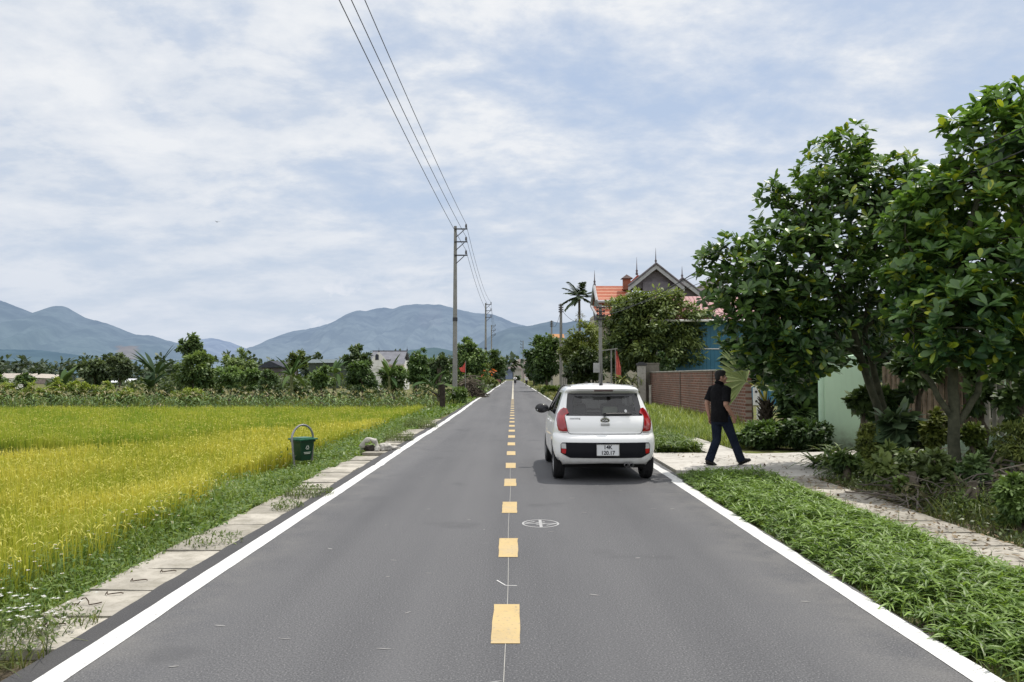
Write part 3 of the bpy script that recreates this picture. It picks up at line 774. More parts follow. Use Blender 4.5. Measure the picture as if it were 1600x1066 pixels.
# left fruit tree: two leaning stems from one base
Y1 = 13.6
def L1(px, py, dy=0.0):
    p = at(px, py, Y1 + dy); return (p.x - T1.x, p.y - T1.y, p.z - T1.z)
T1 = at(1378, 700, Y1); T1.z = -.02
bl = []
for (px, py, rp, dy) in ((1255, 420, 95, 0), (1330, 330, 95, .2), (1180, 440, 72, -.3), (1215, 520, 78, -.2), (1320, 480, 100, .3), (1375, 290, 62, 0), (1305, 265, 62, .3),
                         (1390, 400, 70, .6), (1130, 405, 42, -.2), (1240, 345, 62, .2), (1160, 505, 48, .1), (1262, 530, 58, -.5), (1400, 490, 55, .8), (1325, 225, 34, .1), (1210, 300, 28, .1), (1120, 455, 30, 0), (1422, 315, 50, .4), (1430, 420, 45, .4), (1200, 560, 46, -.1), (1240, 572, 46, -.3)):
    r = rp * Y1 / 1200; bl.append((L1(px, py, dy), (r, r * 1.05, r * .92)))
stems = [([(0, 0, -.1), L1(1372, 640), L1(1345, 560), L1(1330, 500), L1(1310, 430)], .078, .04),
         ([(.05, .05, -.1), L1(1380, 640, .2), L1(1362, 570, .1), L1(1350, 520, .2), L1(1365, 420, .2), L1(1370, 330, .2)], .072, .03),
         ([L1(1345, 560), L1(1285, 510), L1(1230, 460)], .05, .025), ([L1(1330, 500), L1(1280, 420), L1(1255, 350)], .045, .02),
         ([L1(1352, 510, .2), L1(1400, 480, .4), L1(1410, 430, .5)], .045, .02), ([L1(1362, 570, .1), L1(1420, 520, .6)], .05, .03)]
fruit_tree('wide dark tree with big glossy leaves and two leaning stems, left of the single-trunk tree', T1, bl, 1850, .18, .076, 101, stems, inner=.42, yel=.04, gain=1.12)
Y2 = 10.9
T2 = at(1492, 742, Y2); T2.z = -.02
def L2(px, py, dy=0.0):
    p = at(px, py, Y2 + dy); return (p.x - T2.x, p.y - T2.y, p.z - T2.z)
bl = []
for (px, py, rp, dy) in ((1500, 330, 80, .2), (1555, 230, 70, 0), (1590, 320, 90, .3), (1640, 230, 90, .2), (1470, 420, 75, .4), (1545, 430, 90, -.1), (1620, 430, 90, 0), (1500, 500, 75, -.4),
                         (1575, 500, 70, .2), (1575, 165, 38, 0), (1650, 520, 70, 0), (1430, 350, 50, .5), (1452, 300, 42, .4), (1445, 480, 55, .2), (1510, 195, 34, .1), (1690, 350, 100, .3), (1565, 545, 40, -.6), (1420, 430, 40, .3), (1460, 545, 42, -.3)):
    r = rp * Y2 / 1200; bl.append((L2(px, py, dy), (r, r * 1.05, r * .92)))
stems = [([(0, 0, -.1), L2(1490, 660), L2(1488, 590), L2(1487, 500), L2(1500, 400), L2(1540, 280)], .088, .035),
         ([L2(1485, 650), L2(1460, 610), L2(1425, 560, .1), L2(1412, 500, .2), L2(1430, 420, .3)], .045, .022),
         ([L2(1498, 660), L2(1525, 615, -.1), L2(1537, 560, -.1), L2(1550, 480, 0), L2(1590, 380, .1), L2(1600, 280, .1)], .050, .022),
         ([L2(1537, 560, -.1), L2(1600, 500), L2(1640, 420)], .05, .02), ([L2(1540, 280), L2(1572, 190)], .03, .015)]
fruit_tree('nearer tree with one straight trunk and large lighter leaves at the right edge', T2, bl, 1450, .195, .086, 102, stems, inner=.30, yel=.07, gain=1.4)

# ---- trees and plants across the rice, left of the road
GL = 'trees behind the corn row'
px_tree('leafy_tree', 'loose pale grey-green tree with open crown, left of the tall banana plant', 112, 178, 560, 606, 74, 1500, 201, (.05, .085, .04), (.16, .20, .09), 5.5, group=GL, lumps=12)
px_tree('leafy_tree', 'dark tree with knotted leaf clumps right of the loose pale one', 165, 205, 552, 600, 72, 1300, 202, (.035, .06, .03), (.17, .21, .10), 5.5, group=GL, lumps=14)
px_tree('leafy_tree', 'small dark-green tree at far left before the long pale roofs', 22, 52, 583, 606, 90, 500, 203, DKG, MDG, 4.5, group=GL)
px_tree('leafy_tree', 'half-hidden dark tree at the left picture edge', -30, 16, 578, 612, 88, 700, 223, DKG, MDG, 4.5, group=GL)
px_tree('tall_tree', 'tall thin-topped tree rising above the round mango tree', 281, 318, 514, 590, 62, 1300, 204, (.05, .09, .04), (.18, .25, .08), 5, group=GL, lumps=14)
px_tree('mango_tree', 'big round dark mango tree right of the tall banana plant', 264, 345, 549, 614, 57, 3200, 205, DKG, (.22, .29, .075), 5, group=GL, lumps=14)
px_tree('leafy_tree', 'light green feathery tree right of the round mango tree', 338, 403, 543, 606, 62, 2200, 206, (.07, .12, .04), (.28, .36, .10), 4.5, group=GL, lumps=14, asp=.35)
px_tree('leafy_tree', 'dark shrub-like tree low in front of the light feathery tree', 335, 385, 572, 614, 53, 1300, 207, DKG, MDG, 4.5, group=GL)
px_tree('round_shrub', 'round dark shrub in front of the dark shed roof', 400, 436, 573, 612, 50, 1300, 208, DKG, (.14, .19, .07), 4, group=GL)
px_tree('leafy_tree', 'yellowish rounded tree top behind the banana clump', 446, 482, 547, 580, 66, 700, 209, (.06, .10, .03), (.21, .25, .07), 5, group=GL)
px_tree('leafy_tree', 'mid-green bush between the two banana plants', 480, 528, 570, 612, 52, 1600, 210, DKG, (.19, .28, .07), 4.5, group=GL)
px_tree('leafy_tree', 'dense tree crown left of the white house gable', 535, 585, 538, 580, 80, 1500, 211, (.03, .06, .025), (.12, .17, .05), 4.5, group=GL)
px_tree('mango_tree', 'very dark round mango tree below the white house gable', 537, 594, 563, 612, 51, 2200, 212, (.025, .055, .02), (.13, .21, .05), 4.5, group=GL)
px_tree('leafy_tree', 'dark pointed tree right of the grey house roof', 634, 672, 546, 612, 55, 1900, 213, DKG, (.14, .22, .06), 4.5, group=GL)
px_tree('leafy_tree', 'dark wide tree just left of the tall utility pole', 660, 708, 552, 612, 60, 1700, 214, DKG, (.14, .21, .06), 4.5, group=GL)
px_tree('leafy_tree', 'large green tree right behind the tall utility pole', 706, 766, 519, 612, 76, 3000, 215, (.045, .09, .03), (.20, .29, .075), 4.5, group=GL, lumps=14)
px_tree('bamboo_clump', 'feathery green clump beside the far left road edge', 752, 790, 545, 608, 105, 1500, 216, (.035, .07, .022), (.13, .19, .05), 4.5, group=GL, lumps=12, asp=.3)
px_tree('flowering_bush', 'yellow-green bush with orange blossom beyond the red flag', 746, 778, 566, 606, 88, 900, 217, (.06, .10, .025), (.22, .24, .06), 4, cat='bush')
(V, Q, C), _ = crown_leaves([((0, 0, 2.0), (.9, .9, .7))], 24, .3, .25, 218, (.55, .13, .03), (.75, .24, .05))
_o = [o for o in sc.objects if o.name.startswith('flowering_bush')][0]; _b = np_mesh('blossom', V + np.array([.3, -1.0, .1]), Q, M_LEAF, _o, C)
px_tree('leafy_bush', 'small light bush left of the far road edge, before the parked farm vehicle', 762, 778, 592, 605, 100, 300, 219, (.07, .11, .03), (.2, .24, .06), 4, cat='bush')
# row of bright shrubs behind the corn at far left
for i, (p0, p1, pt, lab) in enumerate(((-22, 30, 594, 'leftmost bright yellow-green shrub of the row behind the corn'), (22, 66, 596, 'second bright yellow-green shrub from the left behind the corn'), (58, 102, 593, 'bright yellow-green shrub left of the small banana plant'),
                                      (104, 150, 592, 'bright green shrub right of the small banana plant'), (142, 182, 598, 'bright green shrub below the loose pale tree'), (176, 222, 602, 'low green shrub below the white roofed shelter'), (262, 330, 606, 'low bright hedge shrub under the round mango tree'))):
    px_tree('bright_shrub', lab, p0, p1, pt, 634, 47, 1100, 240 + i, (.07, .12, .018), (.34, .40, .06), 4, cat='shrub', group='bright shrubs behind the corn', asp=.4)
# distant tree belt beyond the gardens (reads as one mass)
g = np.random.default_rng(91); bl = []
for i in range(130):
    y = g.uniform(170, 330); x = g.uniform(-.74, -.03) * y; r = g.uniform(2.5, 5.5); bl.append(((x, y, r * .5 - .4), (r * 1.5, r, r)))
for i in range(60):
    y = g.uniform(150, 330); x = g.uniform(6, .5 * y); r = g.uniform(2.5, 5.5); bl.append(((x, y, r * .6), (r * 1.4, r, r)))
for i in range(26):
    y = g.uniform(300, 420); x = g.uniform(-30, 30); r = g.uniform(1.2, 2.4); bl.append(((x, y, r * .5), (r * 1.8, r, r)))
(V, Q, C), _ = crown_leaves(bl, 26000, 1.5, .9, 92, (.04, .065, .04), (.10, .14, .07), per=40)
o = np_mesh('distant_woodland', V, Q, M_LEAF, None, C); tag(o, 'hazy belt of trees far beyond the gardens', 'woodland', kind='stuff')

# thicket under and between the garden trees
g = np.random.default_rng(95); bl = []
for i in range(120):
    px = g.uniform(250, 740); y = g.uniform(60, 72); r = g.uniform(.8, 1.7); bl.append((((px - 802) / 1200 * y, y, r * .55 - .5), (r * 1.2, r, r)))
for i in range(60):
    px = g.uniform(-40, 260); y = g.uniform(62, 80); r = g.uniform(.6, 1.2); bl.append((((px - 802) / 1200 * y, y, r * .5 - .5), (r * 1.4, r, r)))
(V, Q, C), _ = crown_leaves(bl, 17000, .36, .17, 96, (.04, .075, .025), (.17, .22, .06), per=30)
o = np_mesh('garden_thicket', V, Q, M_LEAF, None, C); tag(o, 'low green thicket filling the gardens behind the corn', 'thicket', kind='stuff')

# ---- bananas
def banana(label, base, h, n, Ll, Wl, seed, cA=(.035, .075, .022), cB=(.10, .155, .05), group='banana plants behind the corn', spread=1.0, grav=.35):
    th = thing('banana_plant', label, 'banana plant', base, 0, group); g = np.random.default_rng(seed)
    mb = MB(); mb.tube([(0, 0, -.1), (.03, 0, h * .5), (0, 0, h)], [h * .07, h * .055, h * .035], 8); mb.build('stem', mat('banana_stem', (.17, .19, .08), .7, .3, var=.3, scale=5), th, smooth=True)
    for i in range(n):
        a = 2 * math.pi * i / n * 1.6 + g.normal(0, .3); el = g.uniform(.15, 1.9) if i > 1 else 3.0
        D = np.array([[math.cos(a) * spread, math.sin(a) * spread, el]]); N = np.array([[-math.cos(a) * el, -math.sin(a) * el, 1.2]]) + g.normal(0, .2, (1, 3))
        ts = [0, .1, .16, .3, .45, .6, .75, .88, 1]; ws = [.05, .06, .55, .9, 1, 1, .85, .55, .08]
        c = mixcol(cA, cB, g.random(1))
        V, Q, C = strips(np.array([[0, 0, h * .95]]), D, N, Ll * g.uniform(.8, 1.15), Wl * g.uniform(.8, 1.1), c, ts, ws, bend=g.uniform(.1, .45), grav=grav if el < 1.5 else .08, mid=True, fold=.14, basedark=.9)
        np_mesh('leaf', V, Q, M_MATTE, th, C)
def pxb(label, px, pyc, Y, h, n, Ll, Wl, seed, **k):
    p = at(px, pyc, Y); gz = float(ground_z(p.x, 0)); banana(label, (p.x, Y, gz), p.z - gz, n, Ll, Wl, seed, **k)
pxb('tall dark banana plant with a spray of upright leaves, left of the round mango tree', 243, 586, 50, 2, 18, 2.4, .30, 301, cA=(.02, .042, .02), cB=(.05, .085, .04), grav=.10)
pxb('short banana plant under the tall dark banana plant', 236, 606, 48.5, 1.2, 9, 1.6, .34, 302, cA=(.025, .05, .022), cB=(.06, .10, .045))
pxb('small banana plant with yellowish leaf among the bright shrubs at far left', 96, 603, 49, 1.2, 7, 1.8, .4, 303)
pxb('banana plant with drooping leaves between the round shrub and the mid-green bush', 455, 586, 53, 1.5, 16, 1.9, .34, 304)
pxb('banana plant with drooping leaves before the dense tree crown', 522, 584, 54, 1.5, 15, 1.9, .32, 305)
pxb('banana plant in front of the white house', 608, 588, 52, 1.5, 14, 1.8, .30, 306)
pxb('low banana plant close to the tall utility pole', 676, 603, 47, 1, 7, 1.7, .36, 307)
px_tree('leafy_tree', 'dark-green bush hiding the lower wall of the white house', 588, 642, 569, 614, 53, 1800, 224, DKG, MDG, 4.5, group=GL)
px_tree('leafy_tree', 'mid-green bush filling the gap left of the dark shed roof', 376, 414, 578, 614, 56, 1000, 225, DKG, MDG, 4.5, group=GL)
# papaya-like tree by the pole
p = at(687, 572, 48); px_tree('papaya_tree', 'slender papaya tree with spreading crown just left of the tall pole', 672, 702, 558, 580, 48, 420, 220, (.05, .085, .04), (.16, .21, .09), 6, base_z=-.5, trunk_top=1.9)

# ---- corn: 300 dry tasselled plants in three rows
corn_src = []
for k in range(7):
    g = np.random.default_rng(400 + k); parts = []; n = 11
    h = g.uniform(1.45, 1.9); zs = np.linspace(.3, h * .88, n); a = np.arange(n) * 2.6 + g.normal(0, .3, n)
    D = np.stack([np.cos(a), np.sin(a), g.uniform(.5, 1.1, n)], 1); N = np.stack([-np.cos(a), -np.sin(a), 1.2 + 0 * a], 1)
    dry = g.random(n) < .2
    c = mixcol((.06, .125, .035), (.28, .40, .14), g.random(n) ** 1.3); c[dry] = mixcol((.33, .28, .15), (.46, .40, .24), g.random(dry.sum()))
    parts.append(strips(np.stack([0 * zs, 0 * zs, zs], 1), D, N, g.uniform(.45, .75, n), .085, c, [0, .3, .6, .85, 1], [.6, 1, .9, .5, .05], bend=.25, grav=.55, basedark=.9))
    up = np.array([[0, 0, 1.0]]); parts.append(strips(np.array([[0, 0, 0]]), up, np.array([[1.0, 0, 0]]), h, .04, np.array([[.17, .2, .08]]), [0, .5, 1], [1, .8, .4], basedark=.8))
    parts.append(strips(np.array([[0, 0, 0]]), up, np.array([[0, 1.0, 0]]), h, .04, np.array([[.17, .2, .08]]), [0, .5, 1], [1, .8, .4], basedark=.8))
    nt = 6; a = g.uniform(0, 6.28, nt); D = np.stack([np.cos(a) * .5, np.sin(a) * .5, 1 + 0 * a], 1)
    parts.append(strips(np.array([[0, 0, h * .97]]).repeat(nt, 0), D, np.stack([-np.cos(a), -np.sin(a), .3 + 0 * a], 1), .26, .022, mixcol((.28, .26, .13), (.48, .42, .25), g.random(nt)), [0, .5, 1], [1, 1, .5], bend=.4, basedark=1))
    V, Q, C = join(parts); me_o = np_mesh('corn_plant', V, Q, M_LEAF, None, C); corn_src.append(me_o)
g = np.random.default_rng(450); spots = []
for row in range(3):
    for i in range(98):
        x = -32.5 + (28.2 / 98) * i + g.normal(0, .05); spots.append((x, 41.2 + row * .95 + g.normal(0, .1)))
for i, (x, y) in enumerate(spots):
    o = corn_src[i] if i < 7 else corn_src[int(g.integers(0, 7))].copy()
    if i >= 7: COL.objects.link(o)
    o.location = (x, y, -.6); o.rotation_euler = (g.normal(0, .06), g.normal(0, .06), g.uniform(0, 6.28)); s = g.uniform(.66, .92); o.scale = (s, s, s)
    tag(o, 'ripe tasselled corn plant in the long rows behind the rice field', 'corn plant', 'corn plants in the rows behind the rice')
# green weeds at corn foot near the road
px_tree('leafy_bush', 'leafy weeds between the dark post and the brushwood heap', 694, 732, 606, 640, 46, 900, 221, (.05, .10, .02), (.17, .25, .06), 5.5, cat='bush', base_z=-.15, asp=.35)

# ---- right side, beyond the car
GR = 'trees along the right roadside'
def rtree(*a, **k): return px_tree(*a, base_z=0.0, group=GR, **k)
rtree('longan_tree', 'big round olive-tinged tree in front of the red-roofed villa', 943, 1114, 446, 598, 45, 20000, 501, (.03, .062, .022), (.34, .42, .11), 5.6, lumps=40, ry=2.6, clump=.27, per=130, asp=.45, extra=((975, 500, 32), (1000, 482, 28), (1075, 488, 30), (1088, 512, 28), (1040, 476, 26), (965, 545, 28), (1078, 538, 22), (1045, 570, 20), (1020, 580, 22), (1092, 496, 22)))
rtree('leafy_branch_tree', 'small dark hanging tree in front of the blue sheet wall', 1028, 1056, 545, 592, 41, 700, 502, DKG, (.07, .10, .03), 5)
rtree('leafy_tree', 'bright yellow-green tree between the two concrete poles', 874, 956, 500, 590, 60, 5000, 503, (.07, .11, .025), (.34, .39, .08), 5, lumps=14, asp=.35)
rtree('leafy_tree', 'shaded lower tree between the concrete poles beneath the yellow-green one', 872, 956, 545, 614, 58, 3000, 504, (.03, .055, .022), (.14, .19, .05), 5)
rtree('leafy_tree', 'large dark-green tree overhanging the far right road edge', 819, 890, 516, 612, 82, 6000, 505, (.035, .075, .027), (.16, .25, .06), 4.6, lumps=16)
rtree('leafy_tree', 'smaller dark tree farther along, left of the large dark-green tree', 818, 848, 546, 606, 108, 1300, 506, (.04, .075, .035), (.14, .20, .07), 4.6)
rtree('roadside_bush', 'low bright green bush at the road edge left of the car roof', 843, 880, 604, 622, 66, 1100, 507, (.05, .10, .02), (.19, .26, .05), 4.5, cat='bush')
rtree('leafy_tree', 'dark tree behind the villa side and the brick wall end', 930, 1000, 505, 606, 55, 3000, 508, (.03, .05, .02), (.12, .17, .05), 5)
# areca palm
ap = at(905, 478, 74); th = thing('areca_palm', 'slender palm with a tuft of fronds against the sky', 'palm', (ap.x, 74, 0))
mb = MB(); hz_ = ap.z + .9; mb.tube([(0, 0, -.1), (.05, 0, hz_ * .5), (0, 0, hz_)], [.16, .12, .11], 8); mb.build('trunk', mat('palm_bark', (.12, .11, .09), .9, .2, scale=6), th, smooth=True)
g = np.random.default_rng(520); parts = []
for i in range(15):
    a = i * 2.4 + g.normal(0, .2); el = (-.25, .1, .5, 1.0, 1.8, 3.0)[i % 6] + g.normal(0, .1); L = g.uniform(1.9, 2.4)
    for q in range(30):
        t = .10 + .90 * q / 29; d_ = np.array([math.cos(a), math.sin(a), el]); d_ /= np.linalg.norm(d_)
        P = np.array([0, 0, hz_]) + d_ * L * t - np.array([0, 0, 1]) * L * .28 * t * t
        sd = np.array([-math.sin(a), math.cos(a), 0])
        for s_ in (-1, 1):
            D = (d_ * .9 + sd * s_ * .75 + np.array([0, 0, -.15 - .3 * t]))[None]
            parts.append(strips(P[None], D, np.array([[0, 0, 1.0]]) + g.normal(0, .3, (1, 3)), .75 * (1 - .6 * t), .12, mixcol((.02, .045, .018), (.09, .14, .05), g.random(1)), LANCE_T, LANCE_W, bend=.3))
V, Q, C = join(parts); np_mesh('frond_crown', V, Q, M_LEAF, th, C)
(V, Q, C), _ = crown_leaves([((0, 0, hz_ - 1.9), (.55, .55, .5))], 110, .3, .04, 521, (.25, .24, .13), (.40, .38, .22), droop=.6); np_mesh('flower_cluster', V, Q, M_LEAF, th, C)

# ---- dracaenas beside the gate post
def spiky(name, label, base, h, heads, n, L, Wd, seed, cA, cB, bend=.4, group=None, cat='plant', up=.8):
    th = thing(name, label, cat, base, 0, group); g = np.random.default_rng(seed); parts = []; mb = MB()
    for (hx, hy, hz) in heads:
        if hz > .2: mb.tube([(hx * .2, hy * .2, -.05), (hx * .7, hy * .7, hz * .5), (hx, hy, hz)], [.05, .04, .03], 6)
        a = g.uniform(0, 6.28, n); el = g.uniform(-.2, 1.0, n) * up * 2
        D = np.stack([np.cos(a), np.sin(a), el], 1); N = np.stack([-np.cos(a) * el, -np.sin(a) * el, 1 + 0 * a], 1)
        parts.append(strips(np.array([[hx, hy, hz]]).repeat(n, 0), D, N, L * g.uniform(.7, 1.2, n), Wd, mixcol(cA, cB, g.random(n)), [0, .3, .65, 1], [.6, 1, .8, .05], bend=bend * g.random(n), grav=.3, mid=True, fold=.2, basedark=.8))
    V, Q, C = join(parts); np_mesh('foliage', V, Q, M_LEAF, th, C)
    if mb.v: mb.build('stem', M_BARK, th, smooth=True)
    return th
p = at(963, 600, 42); spiky('dracaena', 'pale-edged spiky plant right beside the concrete pole', (p.x, 42, 0), 1.3, [(0, 0, 1.1), (.35, -.1, .8), (-.35, 0, .7), (.1, -.2, .45), (.3, 0, 1.4)], 26, .75, .085, 530, (.10, .16, .05), (.46, .46, .22))
p = at(988, 600, 42.5); spiky('dracaena', 'pale-edged spiky plant against the gate post', (p.x, 42.5, 0), 1.3, [(0, 0, 1.3), (.35, -.1, 1.5), (-.3, 0, .8), (.1, -.2, .5)], 26, .75, .085, 531, (.07, .12, .04), (.40, .42, .2))

# ---- fan palm behind the walking man
FY = 19.6
fb = at(1192, 690, FY); th = thing('fan_palm', 'fan palm with one big pleated leaf right of the man', 'palm', (fb.x, FY, 0))
mb = MB(); g = np.random.default_rng(540)
mb.tube([(.12, 0, -.05), (.1, 0, .5), (.08, 0, 1.0)], [.15, .16, .12], 10)
for i in range(60):
    a = i * 2.4; z = .05 + .95 * i / 60; mb.tube([(.1 + .13 * math.cos(a), .13 * math.sin(a), z), (.1 + .24 * math.cos(a), .24 * math.sin(a), z + .13)], [.03, .008], 5)
mb.build('trunk', mat('shaggy_palm_trunk', (.055, .045, .035), .95, .1, var=.4, scale=14), th)
M_PET = mat('palm_petiole', (.36, .33, .07), .5, .4, var=.2, scale=8)
def fan_leaf(hub, dirv, nrm, L, n, spread, seed, c0, c1, root=(.08, 0, .95), pet=True):
    g = np.random.default_rng(seed); dirv = unit(np.array(dirv, float)); nrm = np.array(nrm, float); nrm = unit(nrm - dirv * nrm.dot(dirv)); sd = np.cross(dirv, nrm)
    parts = []; aa = np.linspace(-spread, spread, n)
    D = dirv[None] * np.cos(aa)[:, None] + sd[None] * np.sin(aa)[:, None]
    parts.append(strips(np.array([hub]).repeat(n, 0), D, nrm[None].repeat(n, 0) + g.normal(0, .05, (n, 3)), L * g.uniform(.92, 1.05, n) * (.75 + .25 * np.cos(aa * .6)), L * 2 * spread / n * 1.0, mixcol(c0, c1, np.clip(.5 + g.normal(0, .25, n), 0, 1)), [0, .3, .6, .75, .9, 1], [.06, .42, .80, .78, .4, .05], bend=.05, grav=.10 + .12 * g.random(n), mid=True, fold=.22, basedark=.95))
    V, Q, C = join(parts); lf = np_mesh('fan_leaf', V, Q, M_LEAF, th, C)
    if pet:
        m2 = MB(); h_ = Vector(hub); r_ = Vector(root); mid_ = r_.lerp(h_, .5) + Vector((.03, 0, .12)); m2.tube([r_, mid_, h_], [.03, .024, .016], 6); m2.build('leaf_stalk', M_PET, lf, smooth=True)
def FL(px, py, dy=0): p = at(px, py, FY + dy); return (p.x - fb.x, dy, p.z)
fan_leaf(FL(1166, 596, -.25), (-.66, -.2, .72), (.35, -.8, .5), 1.08, 32, 1.35, 541, (.09, .14, .04), (.32, .36, .14))
fan_leaf(FL(1196, 600, -.1), (.5, -.6, -.1), (.2, -.2, 1), .7, 22, 1.6, 542, (.05, .085, .03), (.30, .30, .16))
fan_leaf(FL(1184, 580, .4), (.3, .5, .9), (-.3, -.8, .3), .7, 24, 1.5, 543, (.04, .08, .03), (.15, .19, .08))
# ---- dark big-lobed bush right of it, hedge and shrubs before the gate
def px_bush(label, p0, p1, pt, pb, Y, nl, seed, cD, cL, leafpx, name='garden_shrub', group=None, **kw):
    return px_tree(name, label, p0, p1, pt, pb, Y, nl, seed, cD, cL, leafpx, base_z=0.0, cat='shrub', group=group, **kw)
px_bush('tall dark bush with big cut leaves between the fan palm and the green gate wall', 1214, 1296, 572, 702, 18.6, 1500, 550, (.04, .085, .04), (.20, .30, .10), 20, lumps=12, asp=.42)
px_bush('low dark leafy hedge at the back of the driveway, left half', 1146, 1245, 660, 716, 17.3, 3200, 551, (.03, .065, .022), (.15, .25, .05), 7)
px_bush('low dark leafy hedge at the back of the driveway, right half under the big-leaved bush', 1210, 1312, 656, 718, 17.0, 3200, 552, (.02, .048, .018), (.10, .17, .04), 7)
GS = 'garden shrubs beside the footpath'
px_bush('shrub with drooping leaves just right of the green gate wall', 1326, 1368, 604, 668, 14.6, 420, 553, (.03, .06, .025), (.15, .22, .06), 12, group=GS)
px_bush('rounded olive-green clipped shrub in front of the green gate wall', 1336, 1380, 655, 735, 12.6, 2600, 554, (.08, .12, .028), (.32, .36, .08), 6, group=GS, asp=.35)
px_bush('broad-leaved plant between the two trunks', 1380, 1418, 640, 700, 12.6, 90, 555, (.04, .085, .035), (.22, .30, .16), 26, group=GS, asp=.7)
px_bush('yellow-green shrub left behind the straight trunk', 1440, 1490, 632, 706, 12.0, 1300, 556, (.05, .08, .015), (.24, .27, .05), 8, group=GS)
px_bush('yellow-green shrub right behind the straight trunk', 1498, 1540, 662, 715, 12.2, 900, 557, (.05, .09, .02), (.24, .30, .06), 8, group=GS)
px_bush('dense olive conifer-like shrub at the right edge before the picket fence', 1545, 1640, 640, 740, 10.2, 3200, 558, (.08, .12, .03), (.34, .38, .09), 7, group=GS, asp=.25, lumps=12)
px_bush('leafy green shrub in the lower right corner beside the footpath', 1552, 1650, 745, 862, 8.0, 3600, 559, (.05, .10, .025), (.20, .30, .07), 10, group=GS, lumps=12, asp=.4)
px_bush('pale leafy shrub in front of the brushwood, below the straight trunk', 1430, 1490, 705, 770, 9.9, 700, 560, (.05, .08, .025), (.20, .26, .09), 12, group=GS)
px_bush('light green leafy plant at path edge left of the brushwood', 1362, 1412, 705, 752, 10.7, 420, 561, (.06, .10, .025), (.24, .30, .08), 13, group=GS)
px_bush('dark low shrub at the foot of the straight trunk', 1480, 1560, 705, 765, 10.2, 900, 562, (.05, .10, .04), (.22, .32, .11), 11, group=GS)
for i, (px, py, Y, lab) in enumerate(((1288, 735, 12.1, 'spiky fern-like plant at path edge nearest the driveway'), (1322, 745, 11.7, 'second spiky plant from the driveway along the footpath'), (1352, 752, 11.3, 'dark spiky plant in front of the clipped olive shrub'), (1310, 722, 12.8, 'spiky plant behind the others at the green gate wall foot'))):
    p = gnd(px, py); spiky('spiky_plant', lab, (p.x, p.y, 0), .4, [(0, 0, .08), (.12, .1, .12), (-.15, .05, .1)], 26, .52, .045, 570 + i, (.05, .10, .03), (.22, .30, .09), group='spiky plants at the path edge', bend=.5)
for i, (p0, p1, pt, pb, Y, L_, cL_, lab) in enumerate(((1300, 1345, 700, 748, 12.0, 9, (.20, .30, .07), 'small leafy plant among the spiky plants near the driveway corner'), (1375, 1440, 690, 745, 11.6, 12, (.26, .34, .10), 'light leafy shrub between the clipped olive shrub and the brushwood'), (1405, 1470, 660, 720, 12.4, 9, (.18, .27, .06), 'mid-green shrub behind the brushwood, left of the straight trunk'), (1515, 1580, 690, 760, 10.8, 10, (.17, .26, .07), 'mid-green shrub right of the straight trunk'), (1490, 1550, 770, 822, 9.0, 9, (.24, .33, .09), 'low light-green plant at path edge left of the corner shrub'), (1400, 1450, 752, 792, 9.9, 9, (.22, .30, .08), 'low green plant at path edge before the dark brushwood'))):
    px_bush(lab, p0, p1, pt, pb, Y, 420, 600 + i, (.045, .085, .03), cL_, L_, group=GS, lumps=8, asp=.45)
# dark garden mass behind the picket fence
for i, (p0, p1, pt, pb, Y, lab) in enumerate(((1380, 1480, 520, 680, 19, 'dark garden bush behind the brown pickets, left'), (1460, 1560, 500, 690, 18, 'dark garden bush behind the middle of the fence'), (1540, 1660, 530, 700, 16.5, 'dark garden bush behind the fence at right edge'), (1300, 1400, 500, 600, 22, 'dark garden tree behind the green gate wall'), (1190, 1300, 500, 640, 24, 'dark garden tree beyond the driveway gate'), (1640, 1760, 560, 740, 14, 'dark garden bush just outside the right frame edge'), (1130, 1210, 520, 600, 26, 'shaded tree behind the concrete fence post'))):
    px_bush(lab, p0, p1, pt, pb, Y, 1500, 580 + i, (.015, .035, .015), (.10, .165, .05), 14, name='garden_bush', group='dark bushes behind the fence', lumps=10)
for i, (p0, p1, pt, pb, Y, lab) in enumerate(((1392, 1478, 540, 660, 14.6, 'shaded leafy bush before the brown pickets left of the straight trunk'), (1500, 1565, 550, 680, 13.0, 'shaded leafy bush before the pickets right of the straight trunk'), (1550, 1645, 540, 690, 12.0, 'shaded leafy bush before the white pickets at the right edge'), (1345, 1400, 585, 690, 14.8, 'dark leafy bush behind the two leaning stems'))):
    px_bush(lab, p0, p1, pt, pb, Y, 420, 620 + i, (.03, .07, .028), (.20, .30, .08), 15, name='leafy_bush', group=GS, lumps=9)
px_bush('sunlit leafy bush behind the fence, seen between the trunks', 1400, 1470, 470, 560, 17, 700, 590, (.05, .09, .02), (.28, .34, .07), 13, name='garden_bush')
px_bush('sunlit leafy bush left of the white garden urn', 1540, 1590, 500, 545, 15.5, 300, 591, (.07, .12, .02), (.30, .36, .08), 13, name='garden_bush')
# ---- brushwood heaps
def brush(name, label, base, rx, ry, h, n, seed, c, rad=.008, Ls=(.5, 1.3), pieces=True, flat=.35):
    th = thing(name, label, 'brushwood', base); g = np.random.default_rng(seed); mb = MB()
    for i in range(n):
        r = math.sqrt(g.random()); a = g.uniform(0, 6.28); x, y = rx * r * math.cos(a), ry * r * math.sin(a)
        z = h * (1 - r * r) * g.random() + .03; L = g.uniform(*Ls); b_ = g.uniform(0, 6.28); el = g.normal(0, flat)
        d_ = Vector((math.cos(b_), math.sin(b_), el)).normalized(); c0 = Vector((x, y, z)); pts = []
        for t_ in (-.5, -.15, .2, .5):
            p = c0 + d_ * (L * t_) + Vector(g.normal(0, .035, 3)) * L; p.z = max(.01, p.z - .1 * L * (abs(t_) * 2) ** 2); pts.append(p)
        rr = rad * g.uniform(.5, 1.5); mb.tube(pts, [rr, rr * .9, rr * .7, rr * .4], 5)
    mb.build('branches', c, th)
    return th, g
